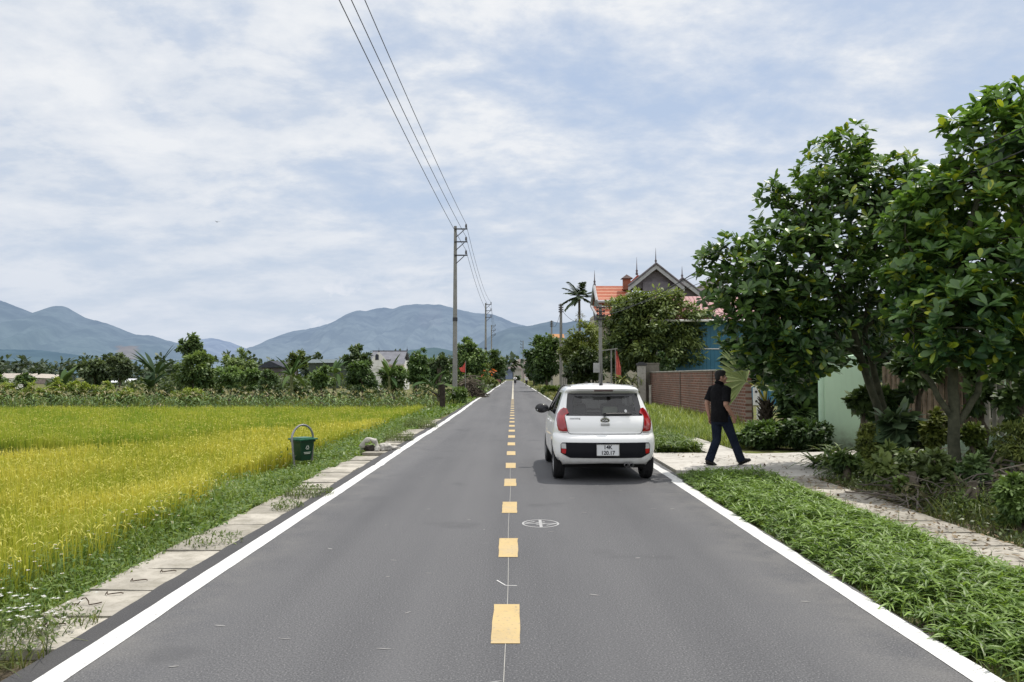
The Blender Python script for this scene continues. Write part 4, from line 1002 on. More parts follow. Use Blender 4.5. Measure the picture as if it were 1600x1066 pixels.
M_TWIG = mat('dry_twigs', (.23, .20, .165), .9, .2, var=.4, scale=1.5, col2=(.07, .055, .045))
M_TWIGD = mat('dark_twigs', (.12, .105, .09), .9, .2, var=.4, scale=1.2, col2=(.04, .034, .03))
for (px, py, rx, ry, h, n, lab) in ((1440, 728, .7, .55, .5, 130, 'heap of grey cut branches left of the straight trunk'), (1470, 775, .7, .6, .36, 150, 'low heap of dark cut branches at path edge below the straight trunk'), (1560, 770, .6, .7, .5, 130, 'heap of tangled dry stalks at right edge beside the footpath')):
    p = gnd(px, py + 12)
    th, g = brush('brushwood_heap', lab, (max(p.x, 5.45), p.y, 0), rx, ry, h, n, int(px), M_TWIG if px != 1470 else M_TWIGD)
    q = 420; r = np.sqrt(g.random(q)); a = g.uniform(0, 6.28, q); P = np.stack([rx * r * np.cos(a), ry * r * np.sin(a), h * (1 - r * r) * g.random(q) + .04], 1)
    V, Q, C = strips(P, rand_dirs(q, g), rand_dirs(q, g) + np.array([0, 0, .8]), .13 * g.uniform(.5, 1.4, q), .04, mixcol((.05, .045, .025), (.24, .22, .12), g.random(q)), LANCE_T, LANCE_W, bend=.4)
    np_mesh('withered_leaves', V, Q, M_LEAF, th, C)
for i, (px, py, r_, n_, lab) in enumerate(((1415, 752, .5, 260, 'green weeds growing through the brushwood left of the straight trunk'), (1480, 790, .45, 240, 'green weeds at the foot of the low dark brushwood'), (1535, 812, .4, 220, 'green weeds at path edge left of the corner shrub'), (1510, 745, .5, 240, 'green weeds between the straight trunk and the right brushwood'), (1385, 735, .4, 200, 'bright weeds left of the brushwood heaps'))):
    p = gnd(px, py); weed_tuft(p.x, p.y, r_ * 1.25, .46, int(n_ * 1.6), 640 + i, lab)
# weeds and leaf litter along the path
def path_weeds():
    g = np.random.default_rng(600); n = 5200; y = 4.4 + 8.0 * g.random(n); x = 4.80 + 1.6 * g.random(n) ** 1.4
    c = mixcol((.04, .07, .018), (.22, .25, .08), g.random(n)); h = .07 + .20 * g.random(n) * np.clip((x - 4.65) * 2.2, .25, 1.3)
    parts = [blades(np.stack([x, y, 0 * x - .02], 1), h, .010, .5, c, g, bend=.6, grav=.3)]
    m_ = g.random(n) < .35; q = m_.sum(); P = np.stack([x, y, h], 1)[m_] * np.array([1, 1, .8])
    parts.append(strips(P, rand_dirs(q, g), rand_dirs(q, g) * .5 + np.array([0, 0, 1.0]), .06, .028, mixcol((.03, .06, .016), (.15, .20, .06), g.random(q)), LANCE_T, LANCE_W, bend=.3))
    V, Q, C = join(parts); o = np_mesh('path_edge_weeds', V, Q, M_GRASS, None, C); tag(o, 'low weeds along the garden side of the footpath', 'weeds', kind='stuff')
    n = 900; y = 4.6 + 11 * g.random(n); x = np.where(y < 12.3, 4.05 + .75 * g.random(n) ** .7, 3.2 + 3.4 * g.random(n)); parts = []
    P = np.stack([x, y, .034 + .006 * g.random(n)], 1); D = rand_dirs(n, g); D[:, 2] *= .15
    V, Q, C = strips(P, D, np.array([[0, 0, 1.0]]).repeat(n, 0) + g.normal(0, .2, (n, 3)), .07 * g.uniform(.4, 1.4, n), .03 * g.uniform(.5, 1.2, n), mixcol((.08, .05, .03), (.30, .22, .12), g.random(n)), LEAF_T, LEAF_W, bend=-.15)
    o = np_mesh('leaf_litter', V, Q, M_LEAF, None, C); tag(o, 'dry fallen leaves strewn on the footpath and driveway', 'leaf litter', kind='stuff')
path_weeds()
# ------------------------------------------------------------------ mountains
def hazemat(name, emit=.62):  # aerial haze put into the hill colour, partly as self-glow
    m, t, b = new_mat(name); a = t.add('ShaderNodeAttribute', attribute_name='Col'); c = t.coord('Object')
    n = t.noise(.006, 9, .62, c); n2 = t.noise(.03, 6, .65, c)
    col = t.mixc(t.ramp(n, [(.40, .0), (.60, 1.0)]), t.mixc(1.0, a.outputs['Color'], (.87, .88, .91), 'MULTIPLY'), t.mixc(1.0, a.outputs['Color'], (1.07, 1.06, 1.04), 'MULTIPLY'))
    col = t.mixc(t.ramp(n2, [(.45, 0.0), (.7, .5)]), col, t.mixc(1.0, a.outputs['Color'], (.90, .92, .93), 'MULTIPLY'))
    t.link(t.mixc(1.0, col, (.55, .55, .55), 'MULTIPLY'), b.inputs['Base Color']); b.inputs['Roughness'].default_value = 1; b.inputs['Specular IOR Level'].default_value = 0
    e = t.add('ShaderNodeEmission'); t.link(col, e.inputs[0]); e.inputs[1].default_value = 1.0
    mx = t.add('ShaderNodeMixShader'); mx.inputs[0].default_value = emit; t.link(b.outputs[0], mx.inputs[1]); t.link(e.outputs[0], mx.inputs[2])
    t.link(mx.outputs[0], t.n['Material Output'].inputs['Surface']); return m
def mountain(name, pts, Y, depth, seed, ctop, cbot, emit=.7, rough=1.0, patches=()):
    px = np.array([p[0] for p in pts], float); py = np.array([p[1] for p in pts], float)
    n = 260; xs = np.linspace(px[0], px[-1], n); ys = np.interp(xs, px, py)
    ker = np.array([1, 2, 3, 2, 1.]); ker /= ker.sum(); yp = np.pad(ys, 2, mode='edge'); ys = np.convolve(yp, ker, 'valid')
    rows = 34; V = np.zeros((rows, n, 3)); Cc = np.zeros((rows, n, 3)); pxm = Y / 1200
    for i in range(n):
        X = (xs[i] - 802) / 1200 * Y; zt = CAM_H + (588 - ys[i]) * pxm
        zt += (mnoise.noise((xs[i] * .11, seed, 0)) * .9 + mnoise.noise((xs[i] * .33, seed, 5)) * .5) * pxm * rough
        for j in range(rows):
            s = j / (rows - 1); yy = Y - depth * s
            gul = mnoise.fractal((X / (Y * .03), s * 2.2, seed), .9, 2.1, 5)
            z = zt * (1 - s) ** 1.15 + gul * zt * .16 * math.sin(math.pi * min(1, s * 1.1)) * (1 if s < .9 else .4)
            V[j, i] = (X * (yy / Y) ** .35, yy, max(z, -3) if s < 1 else -4)
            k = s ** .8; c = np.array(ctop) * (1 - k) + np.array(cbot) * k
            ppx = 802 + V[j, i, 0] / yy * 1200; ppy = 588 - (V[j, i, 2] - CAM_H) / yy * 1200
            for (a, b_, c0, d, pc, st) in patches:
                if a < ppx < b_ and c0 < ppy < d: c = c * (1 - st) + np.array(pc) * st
            Cc[j, i] = c
    idx = np.arange(rows * n).reshape(rows, n)
    Q = np.stack([idx[1:, :-1], idx[1:, 1:], idx[:-1, 1:], idx[:-1, :-1]], -1).reshape(-1, 4)
    o = np_mesh(name, V.reshape(-1, 3), Q, hazemat(name + '_haze', emit), None, Cc.reshape(-1, 3)); tag(o, kind='structure'); return o
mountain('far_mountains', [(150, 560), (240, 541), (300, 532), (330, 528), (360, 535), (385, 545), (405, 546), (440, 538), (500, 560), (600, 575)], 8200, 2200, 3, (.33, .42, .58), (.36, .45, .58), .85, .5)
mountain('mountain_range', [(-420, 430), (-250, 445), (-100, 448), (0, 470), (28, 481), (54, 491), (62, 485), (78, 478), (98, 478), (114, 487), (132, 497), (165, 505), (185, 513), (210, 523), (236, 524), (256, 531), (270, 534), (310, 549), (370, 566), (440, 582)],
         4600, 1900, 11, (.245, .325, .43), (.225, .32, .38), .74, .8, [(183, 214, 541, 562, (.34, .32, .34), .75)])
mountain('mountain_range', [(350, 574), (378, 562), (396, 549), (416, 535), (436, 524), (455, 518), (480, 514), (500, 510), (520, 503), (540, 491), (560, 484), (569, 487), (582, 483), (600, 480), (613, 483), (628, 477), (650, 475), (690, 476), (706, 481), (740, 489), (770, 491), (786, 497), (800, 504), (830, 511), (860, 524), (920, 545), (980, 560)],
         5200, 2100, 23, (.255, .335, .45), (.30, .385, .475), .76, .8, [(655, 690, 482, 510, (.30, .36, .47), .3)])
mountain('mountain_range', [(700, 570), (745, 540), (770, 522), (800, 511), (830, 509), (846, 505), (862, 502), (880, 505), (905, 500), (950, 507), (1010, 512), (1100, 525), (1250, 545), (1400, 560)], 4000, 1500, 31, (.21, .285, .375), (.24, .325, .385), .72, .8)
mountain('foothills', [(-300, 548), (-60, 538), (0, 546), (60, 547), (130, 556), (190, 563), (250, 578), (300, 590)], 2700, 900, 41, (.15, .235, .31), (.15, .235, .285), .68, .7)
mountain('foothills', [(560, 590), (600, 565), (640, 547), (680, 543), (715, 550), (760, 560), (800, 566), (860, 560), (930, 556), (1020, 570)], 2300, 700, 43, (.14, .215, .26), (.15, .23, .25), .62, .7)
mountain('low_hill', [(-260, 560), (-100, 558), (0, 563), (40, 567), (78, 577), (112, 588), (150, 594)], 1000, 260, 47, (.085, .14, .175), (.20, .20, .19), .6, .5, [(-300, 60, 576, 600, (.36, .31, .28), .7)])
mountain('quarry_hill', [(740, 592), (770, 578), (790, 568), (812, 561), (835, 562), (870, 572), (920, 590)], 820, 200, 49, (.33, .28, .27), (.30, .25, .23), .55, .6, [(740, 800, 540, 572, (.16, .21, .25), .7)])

# ------------------------------------------------------------------ utility poles and wires
M_INS = mat('brown_insulator', (.055, .045, .045), .3, .6, var=.1)
M_WIRE = mat('black_wire', (.03, .03, .035), .5, .3, var=.05)
def hv_pole(label, x, y, z0=-.2, side=1, top=11.85, group='tall poles along the left roadside', off=()):
    th = thing('utility_pole', label, 'utility pole', (x, y, z0), 0, group)
    H = top - z0; mb = MB(); mb.lathe([(.175, -.2), (.165, 1.5), (.135, H * .6), (.10, H)], n=14); mb.build('pole', M_POLE, th, smooth=True)
    mb = MB(); mb.lathe([(.165, 5.35 - z0), (.166, 5.6 - z0)], n=14); mb.build('band', M_DARKMETAL, th, smooth=True)
    for k, dz in enumerate((.22, 1.10, 2.02)):
        z = H - dz; mb = MB(); L = .78
        mb.box((side * L / 2, -.14, z), (L + .1, .07, .08)); mb.tube([(side * .08, -.14, z - .55), (side * .62, -.14, z - .05)], .028, 6)
        ca = mb.build('crossarm', M_DARKMETAL, th)
        mb = MB(); mb.lathe([(.03, 0), (.03, .06), (.09, .08), (.05, .13), (.085, .16), (.05, .21), (.075, .24), (.04, .30), (.03, .33)], (side * .74, -.14, z + .03), 10); mb.build('insulator', M_INS, ca, smooth=True)
    return th
P1 = (-3.95, 52.0)
hv_pole('tallest concrete utility pole with three bracket arms, left of the road, nearest of the row', *P1)
hv_pole('second tall utility pole of the left row, rising behind the large green tree', -3.85, 107.0)
hv_pole('third tall utility pole of the left row, arms near the far ridge', -4.35, 153.0)
hv_pole('far thin utility pole with arms standing at the right road edge', 2.85, 222.0, side=-1, z0=0, top=11.9, group='far poles')
hv_pole('farthest faint utility pole beyond the road end', .1, 330.0, side=-1, z0=0, top=11.4, group='far poles')
def wire(name, label, a, b, sag, r, cat='wire', group=None, parent=None, n=40):
    a = Vector(a); b = Vector(b); pts = []
    for i in range(n + 1):
        t = i / n; p = a.lerp(b, t); p.z -= sag * 4 * t * (1 - t); pts.append(p)
    mb = MB(); mb.tube(pts, r, 6, ref=(0, 0, 1)); o = mb.build(name, M_WIRE, parent, smooth=True)
    if label: tag(o, label, cat, group)
    return o
ins = lambda x, y, k: (x + .74, y - .14, 11.85 - (.22, 1.10, 2.02)[k] + .34)
for k, (px0, lab) in enumerate(((570, 'uppermost overhead wire, rightmost where it leaves the top of the picture'), (549, 'middle of the three overhead wires above the road'), (530, 'lowest overhead wire, leftmost where it leaves the top of the picture'))):
    e = Vector(ins(*P1, k)); z_ = (11.5, 11.0, 10.55)[k]
    r_ = ray(px0, 0); kk = (z_ - 1.62) / r_.z; p = Vector((r_.x * kk, r_.y * kk, z_))      # where the span crosses the upper frame edge
    s = (e.y - p.y) / (e.y + 4); a = e + (p - e) * (1 / s); a.z = e.z + ((p.z - e.z) + .55 * 4 * s * (1 - s)) / s
    wire('overhead_wire', lab, a, e, .55, .0125)
    wire('overhead_wire', ('top', 'middle', 'bottom')[k] + ' wire of the span running from the tallest pole back to the second pole', e, ins(-3.85, 107.0, k), 1.0, .013)
    wire('overhead_wire', ('top', 'middle', 'bottom')[k] + ' wire of the span between second and third pole of the left row', ins(-3.85, 107.0, k), ins(-4.35, 153.0, k), .8, .014)
# right-hand low poles
def lv_pole(label, x, y, top, r0=.13, box=False, arm=False):
    th = thing('concrete_pole', label, 'utility pole', (x, y, 0), 0, 'low concrete poles on the right roadside')
    mb = MB(); mb.box((0, 0, top / 2 - .1), (r0 * 2, r0 * 1.6, top + .2), taper=.72); mb.build('pole', M_POLE, th, bevel=.015)
    mb = MB()
    for k in range(4):
        z = top - .18 - .22 * k; mb.box((-.02, -.14, z), (.46, .06, .06)); 
        for s in (-1, 1): mb.lathe([(.03, -.06), (.055, -.02), (.03, .02), (.055, .06), (.02, .09)], (s * .2, -.19, z), 8)
    mb.build('insulator_rack', M_DARKMETAL, th)
    if box:
        mb = MB(); mb.box((-.24, -.06, 2.1), (.34, .3, .55)); mb.box((-.24, -.22, 2.15), (.2, .02, .25)); mb.build('meter_box', mat('meter_box_grey', (.42, .42, .41), .6, .3), th, bevel=.012)
        mb = MB(); mb.tube([(.0, -.17, top - .5), (.14, -.25, top - .95), (.02, -.2, top - 1.3), (-.16, -.22, top - 1.0), (-.05, -.2, top - .6)], .02, 6); mb.build('cable_coil', M_WIRE, th, smooth=True)
    return th
lv_pole('concrete pole behind the car roof carrying cables and a grey meter box', 5.0, 44.0, 5.72, .115, True)
lv_pole('taller pale concrete pole in front of the dark-green roadside tree', 4.85, 78.0, 9.0, .17)
lv_pole('thin concrete pole top peeping over the roadside trees', 5.6, 112.0, 9.75, .15)
e0 = Vector((5.1, 43.8, 5.5))
for i, (px, py, D, dz, lab) in enumerate(((1600, 178, 9.5, 0, 'upper cable running from the low concrete pole over the fruit trees'), (1600, 210, 9.5, -.25, 'lower cable running from the low concrete pole over the fruit trees'))):
    b_ = at(px, py, D); b_ = e0 + (b_ - e0) * 1.16; wire('service_cable', lab, e0 + Vector((0, 0, dz)), b_, .35, .009, 'cable')
wire('service_cable', 'thick cable from the low concrete pole crossing in front of the round tree', e0 + Vector((0, 0, -.45)), at(1098, 418, 30.0), .25, .022, 'cable')
wire('service_cable', 'cable drooping between the two nearest concrete poles on the right', e0 + Vector((0, 0, -.3)), (4.85, 77.9, 8.5), .9, .018, 'cable')
wire('service_cable', 'cable between the taller pale pole and the thin pole top', (4.85, 78, 8.4), (5.6, 112, 9.3), 1.0, .02, 'cable')

# ------------------------------------------------------------------ buildings
def brickmat(name, c1, c2, mortar, sx, axis='y'):
    m, t, b = new_mat(name); c = t.coord('Object'); s = t.add('ShaderNodeSeparateXYZ'); t.link(c, s.inputs[0])
    cb = t.add('ShaderNodeCombineXYZ'); t.link(s.outputs[1 if axis == 'y' else 0], cb.inputs[0]); t.link(s.outputs[2], cb.inputs[1])
    br = t.add('ShaderNodeTexBrick'); t.link(cb.outputs[0], br.inputs[0])
    br.inputs['Scale'].default_value = 1.0; br.inputs['Brick Width'].default_value = .26; br.inputs['Row Height'].default_value = .105; br.inputs['Mortar Size'].default_value = .016; br.inputs['Mortar Smooth'].default_value = .2
    br.inputs['Color1'].default_value = (*c1, 1); br.inputs['Color2'].default_value = (*c2, 1); br.inputs['Mortar'].default_value = (*mortar, 1); br.inputs['Bias'].default_value = .1
    n = t.noise(.8, 6, .65, c); st = t.noise(4.0, 6, .7, c)
    o = t.mixc(t.ramp(n, [(.35, 0.0), (.7, .55)]), br.outputs[0], (.12, .085, .07)); o = t.mixc(t.ramp(st, [(.52, 0.0), (.75, .5)]), o, (.33, .27, .23))
    t.link(o, b.inputs['Base Color']); b.inputs['Roughness'].default_value = .95; b.inputs['Specular IOR Level'].default_value = .15
    t.link(t.bump(t.math('MULTIPLY', br.outputs['Fac'], -1.0), .8, .015), b.inputs['Normal']); return m
th = thing('brick_wall', 'unplastered brown brick garden wall behind the walking man', 'wall', (7.6, 25.2, 0))
mb = MB(); mb.box((.1, 8.75, .86), (.2, 17.5, 1.92)); mb.build('bricks', brickmat('wall_brick', (.265, .108, .075), (.16, .076, .056), (.35, .285, .24), 1), th)
mb = MB(); mb.box((.1, 8.75, 1.845), (.27, 17.55, .05)); mb.build('coping', M_CONC, th, bevel=.01)
mb = MB()
for yy in (4.2, 9.8): mb.box((-.012, yy, .9), (.05, .24, 1.82))
mb.build('pier', brickmat('pier_brick', (.20, .11, .085), (.14, .085, .07), (.22, .2, .17), 1), th)
th = thing('grey_gate_pier', 'raised grey block pier at the far end of the brick wall', 'pier', (7.75, 43.2, 0)); mb = MB(); mb.box((0, 0, 1.15), (.75, .9, 2.3)); mb.box((0, 0, 2.33), (.82, .97, .06)); mb.build('pier_body', mat('grey_render', (.20, .185, .155), .9, .2, var=.2, scale=2), th, bevel=.012)
th = thing('gate_post', 'concrete gate post with dark cap beside the spiky plants', 'post', (7.05, 42.3, 0)); mb = MB(); mb.box((0, 0, 1.1), (.42, .42, 2.2)); mb.build('post_body', M_CONC, th, bevel=.015); mb = MB(); mb.box((0, 0, 2.27), (.52, .52, .12)); mb.box((0, 0, 2.36), (.3, .3, .07)); mb.build('cap', M_DARKMETAL, th, bevel=.01)
th = thing('pale_marker_post', 'thin pale post standing before the gate post', 'post', (7.15, 40.2, 0)); mb = MB(); mb.box((0, 0, .55), (.1, .1, 1.15)); mb.box((0, 0, 1.13), (.13, .13, .03)); mb.build('post_body', M_CONC, th, bevel=.01)
p = at(1152, 540, 27.0); th = thing('fence_post', 'square weathered concrete post rising above the fan palm', 'post', (p.x, 27, 0)); mb = MB(); mb.box((0, 0, 1.38), (.27, .27, 2.76)); mb.box((0, 0, 2.78), (.33, .33, .05)); mb.build('post_body', M_CONC, th, bevel=.012)
# sign plates on a stake by the palm
p = at(1181, 608, 22.8); th = thing('plate_sign', 'white plate with two dark bolts fixed to the end of the brick wall', 'sign', (p.x, 22.8, 0)); zt = p.z
mb = MB(); mb.box((0, 0, zt - .22), (.19, .02, .52)); mb.build('plate', mat('enamel_white', (.7, .7, .68), .5, .4, var=.05, dirt=((.35, .3, .25), .4)), th, bevel=.004)
mb = MB(); [mb.lathe([(.035, 0), (.035, .012)], (.0, -.022, zt - .22 + s), 10, 'y') for s in (-.14, .14)]; mb.build('bolt', M_BLACKPL, th)
mb = MB(); mb.box((.12, .03, zt / 2 + .1), (.06, .05, zt + .2)); mb.build('stake', M_CONC, th)
p = at(1189, 645, 22.0); th = thing('number_plate_sign', 'small white lettered plate low by the fan palm stalk', 'sign', (p.x, 22.0, 0)); zt = p.z
mb = MB(); mb.box((0, 0, zt - .02), (.26, .02, .34)); mb.build('plate', MATS['enamel_white'], th, bevel=.004)
mb = MB()
for r_ in range(3):
    for c_ in range(4):
        if (r_ * 5 + c_ * 3) % 7 == 0: continue
        mb.box((-.085 + c_ * .055, -.013, zt + .08 - r_ * .09), (.035, .006, .045 if r_ else .03))
mb.build('faded_lettering', mat('faded_ink', (.06, .07, .08), .7, .2), th)
mb = MB(); mb.box((0, .03, (zt - .15) / 2), (.06, .05, zt - .1)); mb.build('stake', M_CONC, th)
# blue sheet-metal house
def ribmat(name, col, per=.22, axis=0, dark=.72):
    m, t, b = new_mat(name); c = t.coord('Object'); s = t.add('ShaderNodeSeparateXYZ'); t.link(c, s.inputs[0])
    wv = t.math('FRACT', t.math('MULTIPLY', s.outputs[axis], 1 / per)); k = t.ramp(wv, [(0.0, 1.0), (.12, 0.0), (.5, .15), (.88, 0.0), (1.0, 1.0)])
    o = t.mixc(k, col, tuple(x * dark for x in col)); o = t.mixc(t.ramp(t.noise(.9, 6, .6, c), [(.4, 0.0), (.7, .35)]), o, tuple(min(1, x * 1.3 + .01) for x in col))
    t.link(o, b.inputs['Base Color']); b.inputs['Roughness'].default_value = .45; t.link(t.bump(k, .6, .03), b.inputs['Normal']); return m
th = thing('blue_shed', 'blue corrugated sheet house with faded red roof behind the brick wall', 'house', (8.3, 44.3, 0))
mb = MB(); mb.box((3.6, 3.0, 2.45), (7.2, 6.0, 4.9)); mb.build('wall', ribmat('blue_sheet', (.012, .115, .19)), th)
mb = MB(); mb.box((-.03, -.05, 2.45), (.10, .10, 4.9)); mb.box((3.6, -.05, 1.86), (7.1, .03, .06)); mb.box((3.6, -.05, 3.2), (7.1, .03, .05)); mb.build('corner_trim', M_WHITE, th)
mb = MB(); mb.add([(-.5, -.6, 4.85), (7.8, -.6, 4.85), (7.8, 3.0, 6.55), (-.5, 3.0, 6.55), (-.5, 6.6, 4.85), (7.8, 6.6, 4.85)], [(0, 1, 2, 3), (3, 2, 5, 4)]); mb.add([(-.5, -.6, 4.75), (7.8, -.6, 4.75), (7.8, 3.0, 6.45), (-.5, 3.0, 6.45)], [(3, 2, 1, 0)]); mb.add([(-.5, -.6, 4.75), (7.8, -.6, 4.75), (7.8, -.6, 4.85), (-.5, -.6, 4.85)], [(0, 1, 2, 3)])
mb.build('roof', ribmat('faded_red_sheet', (.27, .10, .10), .25), th, recalc=False)
mb = MB(); mb.tube([(-.5, -.68, 4.78), (7.8, -.68, 4.78)], .07, 8); mb.build('gutter', MATS['white_plaster'], th, smooth=True)
# red tiled villa
def tilemat(name, col):
    m, t, b = new_mat(name); c = t.coord('Object'); s = t.add('ShaderNodeSeparateXYZ'); t.link(c, s.inputs[0])
    a = t.math('FRACT', t.math('MULTIPLY', s.outputs[2], 3.0)); k = t.ramp(a, [(0.0, .9), (.22, .8), (.34, 0.0), (1.0, 0.0)])
    n = t.noise(1.2, 6, .65, c); nn = t.noise(6, 4, .7, c)
    o = t.mixc(t.ramp(n, [(.35, 0.0), (.7, 1.0)]), col, tuple(x * .72 for x in col)); o = t.mixc(t.ramp(nn, [(.5, 0.0), (.75, .4)]), o, (.5, .36, .28))
    o = t.mixc(k, o, (.50, .27, .18)); t.link(o, b.inputs['Base Color']); b.inputs['Roughness'].default_value = .8; t.link(t.bump(a, .7, .04), b.inputs['Normal']); return m
M_TILE = tilemat('red_roof_tile', (.40, .095, .042)); M_BARGE = mat('pale_bargeboard', (.40, .40, .41), .7, .3, var=.1); M_GABLE = mat('purple_grey_gable', (.16, .145, .16), .8, .2, var=.15)  # gable tone is a dark purple-grey
M_CREAM = mat('cream_render', (.50, .46, .36), .85, .2, var=.08)
VY = 66.0; vb = Vector((10.5, VY, 0)); th = thing('tiled_villa', 'red tiled villa with pointed gables and roof spikes behind the round tree', 'house', vb)
def VL(px, py, dy=0.0): p = at(px, py, VY + dy); return Vector((p.x - vb.x, dy, p.z))
A = VL(1024, 417)
mb = MB(); mb.box((VL(1024, 500).x, 4.5, 4.4), (5.0, 9, 8.8)); mb.box((VL(962, 500).x, 3.2, 3.5), (3.4, 4.0, 7.0)); mb.box((VL(1085, 500).x, 4.8, 4.1), (3.6, 8, 8.2)); mb.build('wall', M_CREAM, th)
def gable_roof(name, apex, half, drop, back, over=.35):
    """ridge runs away from the road camera (along +y)"""
    a0 = apex + Vector((0, -over, 0)); a1 = apex + Vector((0, back, 0)); l0 = a0 + Vector((-half, 0, -drop)); l1 = a1 + Vector((-half, 0, -drop)); r0 = a0 + Vector((half, 0, -drop)); r1 = a1 + Vector((half, 0, -drop))
    mb = MB(); up = Vector((0, 0, .12)); mb.add([l0 + up, a0 + up, a1 + up, l1 + up], [(0, 1, 2, 3)]); mb.add([a0 + up, r0 + up, r1 + up, a1 + up], [(0, 1, 2, 3)]); mb.add([l0, a0, a1, l1], [(3, 2, 1, 0)]); mb.add([a0, r0, r1, a1], [(3, 2, 1, 0)])
    rf = mb.build('roof', M_TILE, th, recalc=False)
    for s in (-1, 1):
        mb = MB(); e = a0 + Vector((s * half * 1.05, -.04, -drop * 1.05)); d_ = (e - a0); n_ = Vector((-d_.z, 0, d_.x)).normalized()
        for (w0, w1, yy) in ((.14, .20, -.02), (-.22, .14, 0)):
            pts = [a0 + n_ * (s * w0 * -1) * -1, ]
        q0 = a0 + Vector((0, -.05, .14)); q1 = e + Vector((0, -.01, .14)); dn = Vector((0, 0, -.38)); th2 = Vector((0, .10, 0))
        mb.add([q0, q1, q1 + dn, q0 + dn, q0 + th2, q1 + th2, q1 + dn + th2, q0 + dn + th2], [(0, 1, 2, 3), (7, 6, 5, 4), (0, 4, 5, 1), (1, 5, 6, 2), (2, 6, 7, 3), (3, 7, 4, 0)])
        mb.build('bargeboard', M_BARGE, rf)
        mb = MB(); t0 = q0 + Vector((0, -.03, .1)); t1 = q1 + Vector((0, -.03, .1)); mb.tube([t0, t1], .085, 6); mb.build('edge_tile', M_GABLE, rf)
    mb = MB(); f = Vector((0, over + .15, 0)); mb.add([l0 + f, r0 + f, a0 + f], [(0, 1, 2)]); mb.build('gable_wall', M_GABLE, rf, recalc=False)
    return rf
def spike(p, h, par):
    mb = MB(); mb.lathe([(.10, 0), (.12, .15), (.06, .25), (.11, .38), (.05, .5), (.035, .8), (.008, h)], p, 8); mb.build('roof_spike', M_GABLE, par, smooth=True)
r1 = gable_roof('roof', A, 2.3, 1.85, 10); spike(A + Vector((0, -.2, .1)), 1.5, r1)
mb = MB(); mb.box(A + Vector((0, .06, -1.75)), (2.2, .1, .9)); mb.build('gable_louvre', mat('louvre_dark', (.17, .155, .175), .7, .2), r1)
sp2 = VL(995, 430, 2.0); spike(sp2, 1.6, r1)
B = VL(1065, 440, .3); r2 = gable_roof('roof', B, 2.1, 1.6, 8); spike(B + Vector((0, -.2, .1)), 1.2, r2)
C_ = VL(1100, 441, 2.2); gable_roof('roof', C_ + Vector((.6, 0, 0)), 2.6, 1.6, 6)
# hip slope left of the main gable
mb = MB(); p0 = VL(968, 447, 2.4); p1 = VL(996, 430, 2.6); p2 = VL(1010, 447, 2.6); mb.add([p0 + Vector((0, -1.2, -.5)), p1, p1 + Vector((2, 2, 0)), p2 + Vector((0, -1, -.6))], [(0, 1, 2, 3)]); mb.build('roof', M_TILE, th, recalc=False)
# left wing: ridge along x, gable end towards the road
za = VL(928, 447, 1.9).z; xl = VL(929, 447, 1.9).x; xr = VL(985, 447, 1.9).x; ze = VL(937, 471, 0).z
mb = MB(); pts = []
for i in range(7):
    s = i / 6; curve = .55 * (1 - s) ** 2 * 0
    pts.append((s, za + (ze - za) * (1 - (1 - s) ** 1.15)))
vs = []; 
for s, z in pts:
    y = 1.9 - 2.3 * s
    for q in range(9):
        x = xl + (xr - xl) * q / 8; vs.append((x, y, z + .10 * s * ((q / 8 - .35) * 2) ** 2))
mb.add(vs, [(i * 9 + q, i * 9 + q + 1, i * 9 + q + 10, i * 9 + q + 9) for i in range(6) for q in range(8)])
mb.add([(xl, 1.9, za), (xr, 1.9, za), (xr, 4.4, ze), (xl, 4.4, ze)], [(0, 1, 2, 3)]); rw = mb.build('roof', M_TILE, th, recalc=False)
mb = MB(); 
for (y_, z_) in ((-.4, ze), (4.4, ze)): mb.tube([(xl - .05, 1.9, za + .02), (xl - .05, (1.9 + y_) / 2, (za + z_) / 2 - .05), (xl - .05, y_, z_)], .13, 6)
mb.tube([(xl, -.42, ze - .08), ((xl + xr) / 2, -.42, ze - .02), (xr, -.42, ze + .28)], .14, 6); mb.build('bargeboard', M_BARGE, rw)
mb = MB(); mb.add([(xl + .15, -.2, ze), (xl + .15, 4.2, ze), (xl + .15, 1.9, za - .05)], [(0, 1, 2)]); mb.add([(xl + .15, -.2, ze), (xl + .15, 4.2, ze), (xl + .15, 4.2, 3), (xl + .15, -.2, 3)], [(0, 1, 2, 3)]); mb.build('gable_wall', mat('grey_green_gable', (.20, .22, .20), .8, .2), rw, recalc=False)
spike(Vector((xl, 1.9, za)), 1.4, rw)
# lower awning roof
z0_, z1_ = VL(924, 479, -.3).z, VL(929, 494, -1.3).z; xa, xb = VL(924, 480, -.3).x, VL(966, 480, -.3).x
mb = MB(); mb.add([(xa, -.3, z0_), (xb, -.3, z0_), (xb, -1.4, z1_), (xa + .35, -1.4, z1_)], [(0, 1, 2, 3)]); rl = mb.build('awning_roof', M_TILE, th, recalc=False)
mb = MB(); mb.tube([(xa, -.3, z0_), (xa + .35, -1.45, z1_)], .11, 6); mb.build('bargeboard', M_BARGE, rl)
mb = MB(); mb.add([(xa + .1, -.28, z0_ - .1), (xa + .4, -1.35, z1_ - .1), (xa + .3, -.28, z1_ - .8)], [(0, 1, 2)]); mb.build('gable_wall', M_GABLE, rl, recalc=False)
tp = VL(979, 431, 1.0); mb = MB(); mb.box(tp + Vector((0, 0, -.75)), (.62, .62, 1.0)); ch = mb.build('chimney', mat('chimney_brick', (.30, .12, .08), .9, .2), th)
